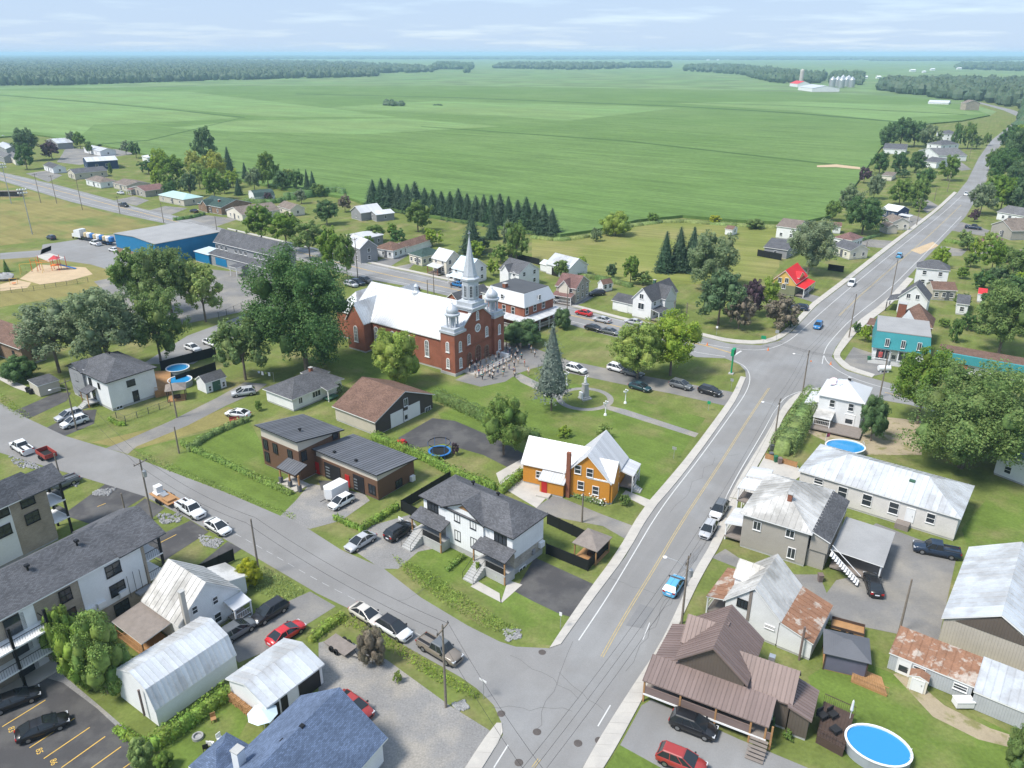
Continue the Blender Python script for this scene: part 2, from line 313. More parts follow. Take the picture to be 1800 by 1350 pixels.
ground('lush_lawn', px([(225, 1330), (300, 1290), (400, 1230), (440, 1260), (400, 1330), (390, 1420), (225, 1420)]), .012, 'lush_grass')
ground('dry_lawn', px([(0, 455), (90, 440), (215, 470), (225, 500), (120, 520), (0, 540)]), .012, 'dry_grass')
ground('dry_lawn', px([(230, 790), (420, 735), (420, 722), (300, 745), (160, 778)]), .016, 'dry_grass')
# ---------------- roads ----------------
R_left = [(830, 1375), (848, 1350), (884, 1292), (881, 1270), (868, 1240), (850, 1222)]
S_low = [(837, 1210), (810, 1191), (782, 1175), (730, 1146), (665, 1109), (613, 1070), (559, 1044), (400, 951), (329, 911), (255, 873), (207, 858), (147, 840), (73, 818), (0, 796), (-120, 760)]
S_up = [(-120, 655), (0, 708), (49, 736), (113, 766), (186, 788), (220, 798), (311, 833), (400, 867), (493, 907), (539, 928), (600, 967), (675, 1000), (739, 1050), (822, 1100), (878, 1128), (906, 1137), (967, 1140)]
R_l2 = [(986, 1132), (1017, 1089), (1056, 1036), (1100, 978), (1144, 900), (1188, 850), (1225, 802), (1275, 732), (1295, 700), (1311, 664), (1310, 652), (1300, 641)]
M_low = [(1275, 630), (1225, 628), (1140, 607), (1050, 585), (1000, 570), (880, 543), (782, 519), (732, 506), (625, 487), (520, 457), (400, 423), (290, 393), (207, 375), (125, 355), (0, 317), (-150, 275)]
M_up = [(-150, 262), (0, 302), (100, 325), (175, 345), (250, 367), (325, 383), (400, 404), (520, 432), (617, 456), (677, 470), (732, 481), (792, 495), (880, 512), (1000, 538), (1082, 560), (1125, 570), (1235, 592), (1282, 604), (1337, 607), (1370, 599)]
R_l3 = [(1395, 580), (1435, 538), (1500, 488), (1560, 440), (1609, 402), (1651, 369), (1682, 340), (1700, 318), (1720, 278), (1742, 247), (1764, 230), (1785, 213), (1787, 204), (1764, 194), (1733, 185), (1705, 178)]
R_r3 = [(1716, 178), (1745, 185), (1780, 193), (1805, 203), (1806, 214), (1800, 223), (1766, 248), (1743, 274), (1734, 318), (1698, 380), (1640, 441), (1595, 488), (1554, 532), (1498, 571), (1469, 611), (1462, 627), (1477, 644), (1489, 652), (1533, 665), (1600, 683), (1800, 735), (1900, 760)]
R_r1 = [(1900, 800), (1800, 770), (1600, 712), (1520, 698), (1440, 682), (1413, 687), (1392, 697), (1370, 722), (1350, 760), (1325, 800), (1300, 840), (1282, 875), (1254, 950), (1216, 1012), (1192, 1068), (1157, 1140), (1100, 1225), (1050, 1305), (1024, 1350), (1010, 1375)]
road = ground('road', px(R_left + S_low + S_up + R_l2 + M_low + M_up + R_l3 + R_r3 + R_r1), .03, 'asphalt')
ground('street', px([(850, 1219)] + S_low[:-1] + S_up[1:] + [(940, 1170)]), .034, 'street_asphalt')
def strip(pts, w, z, mb=None, off=0):      # painted line along world points
    mb = mb or MB(); n = len(pts); L_, R_ = [], []
    for i, p in enumerate(pts):
        d = (pts[min(i + 1, n - 1)] - pts[max(i - 1, 0)]); d.z = 0; d.normalize(); nn = Vector((-d.y, d.x, 0))
        L_.append(p + nn * (off + w / 2)); R_.append(p + nn * (off - w / 2))
    for i in range(n - 1): mb.add([(*R_[i][:2], z), (*R_[i + 1][:2], z), (*L_[i + 1][:2], z), (*L_[i][:2], z)], [(0, 1, 2, 3)])
    return mb
def resample(pts, step):
    out = [pts[0].copy()]; acc = 0
    for a, b in zip(pts, pts[1:]):
        L = (b - a).length; t = step - acc
        while t <= L: out.append(a + (b - a) * (t / L)); t += step
        acc = (acc + L) % step
    return out
def smooth_poly(pts, it=2):
    for _ in range(it):
        q = [pts[0]]
        for a, b in zip(pts, pts[1:]): q += [a * .75 + b * .25, a * .25 + b * .75]
        pts = q + [pts[-1]]
    return pts
def marking(name, l, w, m, z=.042, off=0, dash=None):
    pts = smooth_poly(px(l))
    if dash:
        mb = MB(); rs = resample(pts, dash[0] / 4.); k = int(4 * (dash[1] + dash[0]) / dash[0])
        for i in range(0, len(rs) - 4, k): strip(rs[i:i + 5], w, z, mb, off)
    else: mb = strip(pts, w, z, None, off)
    return structure(mb.build(name, m))
marking('edge_line', [(868, 1350), (893, 1310)], .13, 'white_paint')
marking('edge_line', [(1017, 1126), (1068, 1050), (1110, 980), (1160, 895), (1225, 812), (1290, 722), (1312, 690), (1320, 665), (1312, 645), (1290, 634)], .14, 'white_paint')
marking('edge_line', [(1051, 1277), (1073, 1240)], .13, 'white_paint'); marking('edge_line', [(1130, 1125), (1142, 1095)], .1, 'white_paint')
marking('edge_line', [(1262, 905), (1290, 845), (1340, 762), (1368, 710), (1390, 692), (1440, 681)], .13, 'white_paint')
marking('edge_line', [(1230, 603), (1280, 612), (1335, 617), (1372, 608), (1400, 590), (1440, 552), (1505, 497), (1565, 448), (1613, 410), (1655, 377), (1690, 345)], .15, 'white_paint')
marking('edge_line', [(1445, 640), (1450, 612), (1470, 588), (1497, 560), (1560, 512), (1600, 472), (1640, 432), (1690, 380)], .15, 'white_paint')
marking('edge_line', [(1447, 622), (1455, 640), (1490, 662), (1545, 680), (1600, 692)], .15, 'white_paint')
marking('edge_line', [(0, 304.5), (100, 328), (250, 370), (400, 408), (620, 460), (800, 500), (1000, 542), (1120, 571), (1235, 598)], .15, 'white_paint')
marking('edge_line', [(0, 314), (125, 351), (290, 389), (520, 452), (625, 481), (790, 514), (1000, 563), (1060, 580), (1140, 600), (1225, 620), (1275, 627)], .15, 'white_paint')
marking('centre_line', [(0, 309), (120, 340), (270, 380), (520, 441), (625, 471), (800, 509), (1000, 553), (1130, 585), (1240, 607), (1290, 622)], .13, 'yellow_paint', off=.14)
marking('centre_line', [(0, 309), (120, 340), (270, 380), (520, 441), (625, 471), (800, 509), (1000, 553), (1130, 585), (1240, 607), (1290, 622)], .13, 'yellow_paint', off=-.14)
marking('stop_line', [(1290, 625), (1303, 617)], .45, 'white_paint')
for o_ in (-.13, .13):
    marking('centre_line', [(937, 1350), (948, 1335)], .1, 'worn_yellow_paint', off=o_)
    marking('centre_line', [(1058, 1155), (1100, 1080), (1150, 1000), (1200, 915), (1260, 825), (1310, 745), (1352, 682)], .1, 'worn_yellow_paint', off=o_)
    marking('centre_line', [(1475, 555), (1520, 512), (1590, 452), (1640, 408), (1690, 360)], .1, 'worn_yellow_paint', off=o_)
marking('centre_line', [(1555, 690), (1600, 700)], .13, 'yellow_paint')
marking('parking_line', [(380, 920), (480, 975), (560, 1022), (640, 1062), (720, 1107), (775, 1137)], .08, 'faint_paint', dash=(1.3, 1.0))
# tar sealed cracks
for k, (a, b, n) in enumerate([((1100, 1180), (1250, 935), 16), ((1140, 1110), (1230, 960), 12), ((940, 1290), (1010, 1130), 9), ((860, 1240), (1010, 1250), 8), ((1180, 900), (1260, 800), 8), ((1230, 790), (1300, 800), 5), ((900, 1150), (1020, 1230), 7), ((700, 1060), (780, 1010), 5), ((1060, 1010), (1150, 1040), 5), ((980, 1180), (1060, 1250), 6)]):
    pts = [P(a[0] + (b[0] - a[0]) * t / n + random.uniform(-5, 5), a[1] + (b[1] - a[1]) * t / n + random.uniform(-5, 5)) for t in range(n + 1)]
    structure(strip(pts, .045, .0385).build('crack_seal', 'sealant'))
mat('patch_asphalt', (.19, .19, .192), .92, 0, .1, .3, .08, 6)
ground('road_patch', px([(1190, 1010), (1225, 985), (1232, 960), (1205, 985)]), .0365, 'patch_asphalt'); ground('road_patch', px([(1100, 1100), (1130, 1105), (1150, 1070), (1125, 1062)]), .0365, 'patch_asphalt')
ground('sand_spill', px([(1600, 440), (1640, 425), (1650, 432), (1618, 447)]), .037, 'sand')
def disc(name, u, v, r, m, label, cat, z=.036, group=None):
    c = P(u, v); o = MB().lathe([(r, 0), (r, .02), (r * .85, .03)], n=14).build(name, m, loc=(c.x, c.y, z)); return tag(o, label, cat, group)
mat('iron', (.14, .12, .11), .7, .6, .2, 3)
for u, v in ((953, 1147), (944, 1287), (1016, 1307), (1053, 1302), (881, 1255), (912, 1341)):
    disc('manhole_cover', u, v, .42, 'iron', 'round dark iron manhole cover set in the road by the corner', 'manhole', group='manhole covers at the junction')
# ---------------- sidewalks, slab by slab ----------------
def sidewalk(inner, outer, z=.14, step=1.55, slabs=True, label=None):
    a = smooth_poly(px(inner), 1); b = smooth_poly(px(outer), 1); root = None
    def along(pts, t):
        Ls = [(q - p).length for p, q in zip(pts, pts[1:])]; s = t * sum(Ls)
        for p, q, l in zip(pts, pts[1:], Ls):
            if s <= l: return p + (q - p) * (s / max(l, 1e-6))
            s -= l
        return pts[-1]
    L = sum((q - p).length for p, q in zip(a, a[1:])); n = max(1, int(L / step))
    bed = MB(); bed.prism([*(p for p in a), *(p for p in b[::-1])], 0, z - .03)
    root = structure(bed.build('sidewalk', 'kerb'))
    for i in range(n):
        t0, t1 = i / n + .012 / L, (i + 1) / n - .012 / L
        q = [along(a, t0), along(a, t1), along(b, t1), along(b, t0)]; dz = random.uniform(-.006, .006)
        if slabs: MB().prism([tuple(p) for p in q], z - .029, z + dz).build('slab', 'concrete', root)
    if not slabs: MB().prism([tuple(p) for p in a] + [tuple(p) for p in b[::-1]], z - .029, z).build('slab', 'concrete', root)
    return root
sidewalk([(986, 1133), (1017, 1089), (1056, 1036), (1100, 978), (1144, 900), (1188, 850), (1225, 802), (1275, 732), (1296, 700), (1311, 664)], [(966, 1140), (1000, 1088), (1038, 1034), (1083, 974), (1128, 896), (1172, 846), (1212, 798), (1264, 728), (1286, 697), (1302, 662)])
sidewalk([(1024, 1352), (1050, 1305), (1100, 1225), (1157, 1140), (1192, 1068), (1216, 1012), (1254, 950), (1282, 876)], [(1060, 1352), (1083, 1315), (1136, 1217), (1174, 1142), (1207, 1068), (1234, 1012), (1271, 950), (1298, 880)])
sidewalk([(1282, 875), (1300, 840), (1325, 800), (1350, 760), (1370, 722), (1392, 697), (1413, 687), (1438, 683)], [(1300, 878), (1318, 843), (1341, 804), (1364, 763), (1381, 727), (1402, 703), (1420, 692), (1440, 688)])
sidewalk([(817, 1352), (850, 1300), (873, 1272)], [(847, 1352), (884, 1293), (882, 1272)])
sidewalk([(1235, 591), (1282, 603), (1337, 606), (1370, 598), (1395, 579), (1435, 537)], [(1235, 586), (1282, 597), (1334, 600), (1364, 592), (1386, 575), (1427, 533)], slabs=True, step=2)
sidewalk([(1435, 537), (1500, 487), (1560, 439), (1609, 401), (1651, 368), (1682, 339)], [(1427, 533), (1492, 484), (1553, 436), (1603, 399), (1646, 366), (1677, 337)], slabs=False)
sidewalk([(1595, 488), (1554, 532), (1498, 572), (1470, 611), (1463, 627), (1478, 643), (1490, 651), (1533, 664)], [(1606, 491), (1566, 537), (1512, 577), (1481, 615), (1474, 627), (1487, 638), (1497, 646), (1538, 659)], slabs=True, step=2)
sidewalk([(400, 403), (520, 431), (617, 455), (677, 469), (732, 480), (792, 494), (880, 511), (1000, 537), (1082, 559), (1125, 569), (1234, 590)], [(400, 401), (520, 428.5), (617, 452), (677, 466), (732, 477), (792, 491), (880, 508), (1000, 533), (1082, 555), (1125, 565), (1234, 586)], slabs=False)
# ---------------- driveways, yards, paths ----------------
G = lambda name, l, m, z=.022: ground(name, px(l), z, m)
G('driveway', [(905, 1040), (940, 980), (1050, 1030), (1009, 1086), (985, 1080), (935, 1056)], 'new_asphalt')
G('driveway', [(940, 893), (975, 870), (1060, 905), (1128, 930), (1112, 955), (1060, 925), (990, 912), (960, 905)], 'worn_asphalt')
G('patio', [(872, 832), (915, 808), (952, 815), (960, 845), (970, 865), (943, 893), (880, 855)], 'concrete', .03)
G('driveway', [(700, 770), (760, 735), (800, 740), (870, 770), (935, 805), (905, 828), (850, 800), (780, 780), (720, 790)], 'new_asphalt')
G('driveway', [(490, 910), (520, 880), (545, 850), (640, 868), (650, 880), (600, 915), (545, 930)], 'gravel')
G('driveway', [(560, 845), (595, 845), (600, 862), (565, 862)], 'new_asphalt', .026)
G('driveway', [(610, 960), (650, 925), (720, 905), (760, 965), (735, 970), (700, 1000), (670, 1000)], 'gravel')
G('lane', [(186, 788), (225, 798), (240, 785), (330, 748), (400, 712), (450, 690), (470, 675), (430, 672), (380, 700), (300, 740), (220, 775)], 'worn_asphalt')
G('lane', [(240, 790), (310, 770), (420, 740), (440, 725), (400, 715), (320, 748)], 'dry_grass', .02)
G('driveway', [(22, 724), (49, 737), (117, 705), (125, 690), (100, 690)], 'new_asphalt'); G('driveway', [(80, 753), (113, 767), (165, 745), (170, 720), (140, 722)], 'new_asphalt')
G('parking_lot', [(0, 1195), (40, 1180), (110, 1200), (170, 1245), (240, 1310), (230, 1400), (-200, 1400), (-200, 1195)], 'new_asphalt')
G('path', [(40, 1178), (90, 1160), (115, 1190), (180, 1245), (232, 1290), (235, 1312), (170, 1262), (110, 1212)], 'gravel', .018)
for q in ([(122, 831), (147, 840), (70, 890), (30, 880), (60, 860)], [(185, 851), (255, 873), (170, 925), (110, 905)], [(255, 876), (290, 893), (225, 945), (190, 925)], [(335, 915), (367, 935), (290, 985), (230, 965)], [(400, 952), (425, 965), (370, 1000), (340, 1000)]):
    G('driveway', q, 'new_asphalt', .024)
G('driveway', [(545, 1040), (590, 1066), (560, 1085), (520, 1110), (480, 1140), (420, 1165), (395, 1140), (440, 1090), (500, 1060)], 'worn_asphalt', .024)
G('driveway', [(560, 1130), (600, 1120), (680, 1160), (790, 1240), (870, 1290), (880, 1272), (845, 1352), (640, 1420), (560, 1330), (560, 1190)], 'gravel', .024)
G('driveway', [(1128, 1240), (1145, 1230), (1300, 1300), (1420, 1350), (1420, 1420), (1200, 1420), (1090, 1310)], 'asphalt', .024)
G('grass_strip', [(1068, 1345), (1090, 1310), (1180, 1360), (1160, 1420), (1050, 1420)], 'lush_grass', .028)
G('yard', [(1500, 945), (1540, 920), (1620, 950), (1680, 985), (1655, 1100), (1650, 1130), (1580, 1115), (1460, 1090), (1440, 1060), (1470, 1020), (1540, 1005), (1545, 970)], 'worn_asphalt')
G('driveway', [(1250, 980), (1275, 965), (1320, 995), (1400, 1010), (1440, 1010), (1460, 1060), (1400, 1030), (1300, 1000)], 'worn_asphalt', .02)
G('yard', [(1300, 880), (1345, 800), (1400, 815), (1410, 835), (1345, 880)], 'concrete', .026)
G('yard', [(1480, 640), (1500, 610), (1545, 625), (1560, 655), (1533, 662)], 'worn_asphalt', .02)
G('yard', [(1440, 690), (1420, 760), (1500, 800), (1620, 800), (1620, 740), (1530, 730)], 'dirt', .016)
G('church_forecourt', [(800, 668), (845, 680), (888, 671), (912, 656), (935, 648), (968, 640), (940, 622), (900, 604), (880, 600), (866, 612), (880, 626)], 'worn_asphalt', .024)
G('church_drive', [(900, 604), (940, 622), (968, 640), (1000, 656), (1100, 677), (1180, 692), (1282, 715), (1292, 690), (1100, 655), (1000, 634), (950, 616), (910, 600)], 'worn_asphalt', .027)
G('path', [(903, 661), (915, 657), (950, 674), (985, 690), (998, 700), (985, 705), (955, 690), (915, 672)], 'gravel', .029)
G('path', [(975, 690), (1010, 700), (1065, 712), (1100, 720), (1228, 762), (1222, 769), (1090, 727), (1055, 716), (1000, 708)], 'gravel', .026)
oc = P(1028, 701); MB().lathe([(5.6, 0), (5.6, .03)], n=28).build('path', 'gravel', loc=(oc.x, oc.y, 0))['kind'] = 'structure'
MB().lathe([(4.4, 0), (4.4, .045)], n=28).build('lawn_circle', 'grass', loc=(oc.x, oc.y, 0))['kind'] = 'structure'
G('parking_lot', [(70, 452), (75, 430), (200, 412), (215, 440), (235, 470), (210, 480), (160, 465)], 'asphalt')
G('parking_lot', [(165, 495), (210, 485), (240, 460), (330, 470), (440, 480), (560, 500), (520, 560), (440, 545), (300, 575), (220, 545)], 'worn_asphalt')
G('parking_lot', [(250, 640), (330, 590), (385, 570), (450, 545), (470, 560), (400, 600), (340, 640)], 'asphalt', .026)
G('path', [(0, 445), (70, 440), (90, 432), (90, 440), (60, 452), (0, 456)], 'asphalt'); G('path', [(0, 668), (22, 680), (48, 690), (52, 682), (20, 668), (0, 655)], 'concrete', .03)
G('playground_sand', [(35, 490), (70, 465), (150, 470), (163, 482), (120, 494), (70, 500)], 'sand', .02); G('playground_sand', [(0, 500), (30, 492), (55, 497), (48, 506), (0, 512)], 'sand', .02)
G('basketball_court', [(62, 450), (88, 445), (115, 453), (85, 460)], 'concrete', .024)
G('driveway', [(1140, 545), (1160, 540), (1110, 520), (1090, 530)], 'gravel'); G('driveway', [(1003, 540), (1025, 533), (1080, 500), (1060, 500), (1010, 528)], 'asphalt')
for q in ([(650, 465), (680, 472), (716, 450), (700, 443)], [(690, 470), (715, 477), (730, 462)], [(770, 487), (800, 495), (830, 480), (800, 475)], [(200, 352), (240, 362), (262, 352), (235, 345)], [(262, 370), (300, 378), (330, 366), (290, 362)], [(320, 382), (380, 398), (420, 385), (360, 378)], [(45, 305), (85, 320), (110, 308), (80, 300)], [(100, 285), (140, 290), (205, 275), (240, 270), (210, 262), (150, 262), (115, 260), (110, 270)],
          [(1440, 535), (1455, 525), (1395, 510), (1385, 517)], [(1560, 437), (1577, 424), (1520, 420), (1505, 432)], [(1600, 400), (1625, 385), (1590, 372), (1580, 390)], [(1630, 375), (1650, 362), (1620, 345), (1610, 358)], [(1690, 300), (1708, 298), (1690, 285), (1660, 290)], [(1670, 405), (1690, 390), (1740, 405), (1730, 415)], [(1640, 450), (1655, 432), (1700, 440), (1690, 450)], [(1500, 535), (1530, 540), (1520, 525)]):
    G('driveway', q, 'worn_asphalt', .021)
G('worn_track', [(1570, 1185), (1590, 1180), (1660, 1240), (1740, 1280), (1800, 1300), (1800, 1320), (1720, 1300), (1640, 1260)], 'dirt', .018)
G('patio', [(827, 1031), (840, 1022), (878, 1043), (880, 1060), (893, 1020), (918, 1028), (882, 1060)], 'concrete', .03)
G('patio', [(1137, 892), (1145, 880), (1100, 862), (1093, 870)], 'concrete', .03)
G('pavement', [(1385, 1015), (1470, 1020), (1480, 960), (1545, 960), (1560, 930), (1500, 910), (1480, 930), (1440, 985)], 'grass', .017)
# parking bay paint and stall numbers
for a, b in (((4, 1278), (80, 1231)), ((52, 1315), (131, 1263)), ((77, 1334), (158, 1279)), ((108, 1350), (185, 1295)), ((160, 1351), (213, 1313)), ((-30, 1240), (29, 1201)), ((215, 1352), (232, 1340)), ((280, 955), (310, 940)), ((355, 1002), (384, 987)), ((171, 891), (186, 885))):
    marking('parking_line', [a, b], .11, 'yellow_paint', z=.04)
def text_obj(txt, size, m, name='number', ext=.002):
    c = bpy.data.curves.new(name, 'FONT'); c.body = txt; c.size = size; c.align_x = 'CENTER'; c.align_y = 'CENTER'; c.extrude = ext
    o = bpy.data.objects.new(name, c); COL.objects.link(o); dg = bpy.context.evaluated_depsgraph_get()
    me = bpy.data.meshes.new_from_object(o.evaluated_get(dg)); bpy.data.objects.remove(o); me.materials.clear(); me.materials.append(MATS[m])
    return me
for t_, u, v in (('83', 20, 1283), ('85', 69, 1321), ('86', 94, 1340)):
    p_ = P(u, v); structure(inst('stall_number', text_obj(t_, .8, 'yellow_paint'), None, (p_.x, p_.y, .034), math.radians(-52)))
# ---------------- building materials ----------------
W = (.72, .73, .74)
stripe_mat('white_siding', W, .2, .02); stripe_mat('board_batten', (.74, .75, .76), .4, .03, axis=0, dark=.88)
stripe_mat('cream_siding', (.66, .62, .53), .2, .02); stripe_mat('beige_siding', (.5, .46, .39), .2, .02); stripe_mat('taupe_siding', (.36, .335, .3), .2, .02)
stripe_mat('grey_siding', (.27, .275, .29), .2, .02); stripe_mat('dark_grey_siding', (.12, .125, .14), .2, .02); stripe_mat('navy_siding', (.03, .055, .12), .2, .02)
stripe_mat('blue_metal_wall', (.008, .16, .34), .5, .03, axis=0, rough=.45, dark=.85); stripe_mat('teal_metal', (.05, .27, .3), .3, .03, axis=0, rough=.5, dark=.8)
stripe_mat('orange_siding', (.55, .24, .035), .18, .02, dark=.88); stripe_mat('yellow_siding', (.62, .4, .12), .2, .02); stripe_mat('olive_siding', (.2, .21, .13), .2, .02)
stripe_mat('brown_wood', (.145, .08, .05), .22, .03, dark=.55); stripe_mat('weathered_wood', (.075, .062, .055), .2, .03, axis=0, dark=.5)
stripe_mat('brown_metal_wall', (.115, .095, .08), .3, .03, axis=0, rough=.5); stripe_mat('tan_metal_wall', (.44, .4, .34), .3, .03, axis=0, rough=.5)
stripe_mat('grey_metal_wall', (.4, .42, .44), .25, .03, axis=0, rough=.5)
mat('white_plain', W, .7, 0, .06, .4, .04, 4); mat('white_trim', (.74, .74, .74), .6, 0, .04, 1); mat('black_trim', (.02, .02, .022), .5, 0, .1, 1); mat('beige_panel', (.5, .46, .4), .7, 0, .06, .5)
mat('painted_block', (.6, .58, .56), .85, 0, .08, .6, .08, 6, bump=.2, bs=6)
brick_mat('red_brick', (.33, .105, .062), (.26, .082, .05), (.25, .14, .1)); brick_mat('brown_brick', (.24, .14, .085), (.19, .11, .07), (.3, .25, .2)); brick_mat('tan_brick', (.36, .3, .23), (.29, .24, .19), (.4, .37, .33), bw=.35, bh=.12)
brick_mat('field_stone', (.4, .36, .3), (.28, .25, .22), (.42, .4, .36), bw=.5, bh=.2, ms=.02)
def shingle(name, c):
    brick_mat(name, tuple(x * 1.25 for x in c), tuple(x * .72 for x in c), tuple(x * .55 for x in c), bw=.32, bh=.14, ms=.012, rough=.95, bumpd=.02)
shingle('dark_shingle', (.095, .097, .105)); shingle('charcoal_shingle', (.11, .112, .122)); shingle('blue_shingle', (.115, .155, .24)); shingle('brown_shingle', (.17, .105, .08)); shingle('tan_shingle', (.2, .165, .14)); shingle('green_shingle', (.05, .085, .075)); shingle('grey_shingle', (.16, .16, .165)); shingle('rose_shingle', (.19, .11, .1))
mat('tin', (.62, .64, .66), .42, .35, .08, .5, .05, 4, spec=.5, col2=(.5, .5, .5), c2s=.3); mat('white_tin', (.57, .58, .6), .45, .1, .05, .4, .03, 4); mat('old_tin', (.56, .55, .53), .6, .2, .12, .6, .1, 3, col2=(.36, .35, .33), c2s=.25)
mat('blue_tin', (.55, .66, .72), .5, .1, .06, .4); mat('seam_grey', (.14, .145, .16), .5, .2, .08, .4, .04, 5); mat('brown_tin', (.2, .15, .138), .5, .1, .08, .4, .04, 5); mat('red_tin', (.6, .03, .035), .5, 0, .06, .5); mat('pale_teal', (.36, .52, .5), .6, 0, .06, .4)
def panel_var(n, a=.1):      # every sheet-metal panel a little lighter or darker
    t = MATS[n].node_tree; N = t.nodes; L = t.links; b = N['Principled BSDF']; oi = N.new('ShaderNodeObjectInfo'); r = N.new('ShaderNodeMapRange'); r.inputs[3].default_value = 1 - a; r.inputs[4].default_value = 1 + a; L.new(oi.outputs['Random'], r.inputs[0])
    src = b.inputs['Base Color'].links[0].from_socket; h = N.new('ShaderNodeVectorMath'); h.operation = 'SCALE'; L.new(src, h.inputs[0]); L.new(r.outputs[0], h.inputs['Scale']); L.new(h.outputs[0], b.inputs['Base Color'])
for n_ in ('tin', 'white_tin', 'old_tin', 'blue_tin', 'brown_tin', 'seam_grey'): panel_var(n_)
mat('rusty_tin', (.27, .145, .09), .85, .1, .2, .8, .15, 5, col2=(.42, .36, .31), c2s=.7, c2lo=.52, c2hi=.6); mat('flat_roof', (.3, .3, .3), .95, 0, .1, .3, .06, 5); mat('membrane', (.075, .08, .088), .9, 0, .1, .3); mat('lead', (.5, .53, .57), .5, .2, .12, .6, .08, 5, spec=.5)
mat('chimney_brick', (.23, .09, .055), .9, 0, .15, 3, .1, 9); mat('wood', (.36, .2, .09), .8, 0, .15, 1.2, .1, 9); mat('grey_wood', (.22, .19, .17), .85, 0, .15, 1.5, .1, 9); mat('dark_wood', (.075, .05, .04), .8, 0, .15, 1.5, .1, 9)
mat('red_door', (.42, .02, .02), .5, 0, .04, 1); mat('black_metal', (.018, .018, .02), .45, .3, .1, 2); mat('steel', (.5, .51, .52), .4, .7, .08, 2); mat('foundation', (.4, .4, .39), .9, 0, .1, 1, .08, 6); mat('green_door', (.05, .12, .08), .6)
def glass_mat(name, c, r=.08):
    m, t, b = newmat(name); b.inputs['Base Color'].default_value = (*c, 1); b.inputs['Roughness'].default_value = r; b.inputs['Specular IOR Level'].default_value = .6
glass_mat('glass', (.035, .042, .05)); glass_mat('pale_glass', (.16, .18, .19), .15)
WC = {}
def window_mesh(w, h, fm, bars, depth=.1):
    k = (round(w, 1), round(h, 1), fm, bars)
    if k in WC: return WC[k]
    w, h = k[0], k[1]; t = .075; f = MB()
    for x0, x1, z0, z1 in ((-w / 2 - t, w / 2 + t, h / 2, h / 2 + t), (-w / 2 - t, w / 2 + t, -h / 2 - t, -h / 2), (-w / 2 - t, -w / 2, -h / 2, h / 2), (w / 2, w / 2 + t, -h / 2, h / 2)): f.box(x0, x1, -depth, .02, z0, z1)
    if 'v' in bars: f.box(-.03, .03, -depth * .8, 0, -h / 2, h / 2)
    if 'w' in bars:
        for x in (-w / 6, w / 6): f.box(x - .03, x + .03, -depth * .8, 0, -h / 2, h / 2)
    if 'h' in bars: f.box(-w / 2, w / 2, -depth * .78, 0, -.03, .03)
    f.box(-w / 2 - t - .03, w / 2 + t + .03, -depth - .05, .02, -h / 2 - t - .05, -h / 2 - t)
    WC[k] = (f.mesh('window', fm), MB().box(-w / 2, w / 2, -.035, .01, -h / 2, h / 2).mesh('pane', 'glass')); return WC[k]
def clip_strip(poly, a, b):       # poly: list of (s, t); keep a <= s <= b
    for lim, sg in ((a, 1), (b, -1)):
        out = []
        for p, q in zip(poly, poly[1:] + poly[:1]):
            ip = sg * (p[0] - lim) >= 0; iq = sg * (q[0] - lim) >= 0
            if ip: out.append(p)
            if ip != iq:
                k = (lim - p[0]) / (q[0] - p[0]); out.append((lim, p[1] + k * (q[1] - p[1])))
        poly = out
        if not poly: return []
    return poly
def metal_panels(pts, width, m, parent, name='panel', rib=.045):
    pts = [Vector(p) for p in pts]; n = Vector((0, 0, 0))
    for i in range(len(pts)): n += pts[i].cross(pts[(i + 1) % len(pts)])
    n.normalize(); n = n if n.z > 0 else -n
    e = Vector((-n.y, n.x, 0))
    if e.length < 1e-3: e = Vector((1, 0, 0))
    e.normalize(); s = n.cross(e); o = pts[0]
    p2 = [((p - o).dot(e), (p - o).dot(s)) for p in pts]; lo = min(p[0] for p in p2); hi = max(p[0] for p in p2)
    k = max(1, round((hi - lo) / width)); w = (hi - lo) / k
    for i in range(k):
        c = clip_strip(p2, lo + i * w + .006, lo + (i + 1) * w - .006)
        if len(c) < 3: continue
        mb = MB(); top = [o + e * a + s * b + n * .022 for a, b in c]; m_ = len(top)
        bot = [p - n * .02 for p in top]; mb.add(top, [tuple(range(m_))]); 
        for j in range(m_): mb.add([top[j], bot[j], bot[(j + 1) % m_], top[(j + 1) % m_]], [(0, 1, 2, 3)])
        r = clip_strip(p2, lo + i * w + .006, lo + i * w + .006 + rib)
        if len(r) >= 3 and rib:
            t2 = [o + e * a + s * b + n * .075 for a, b in r]; b2 = [o + e * a + s * b + n * .02 for a, b in r]; q = len(t2); mb.add(t2, [tuple(range(q))])
            for j in range(q): mb.add([t2[j], b2[j], b2[(j + 1) % q], t2[(j + 1) % q]], [(0, 1, 2, 3)])
        # keep faces outward
        mb.build(name, m, parent)
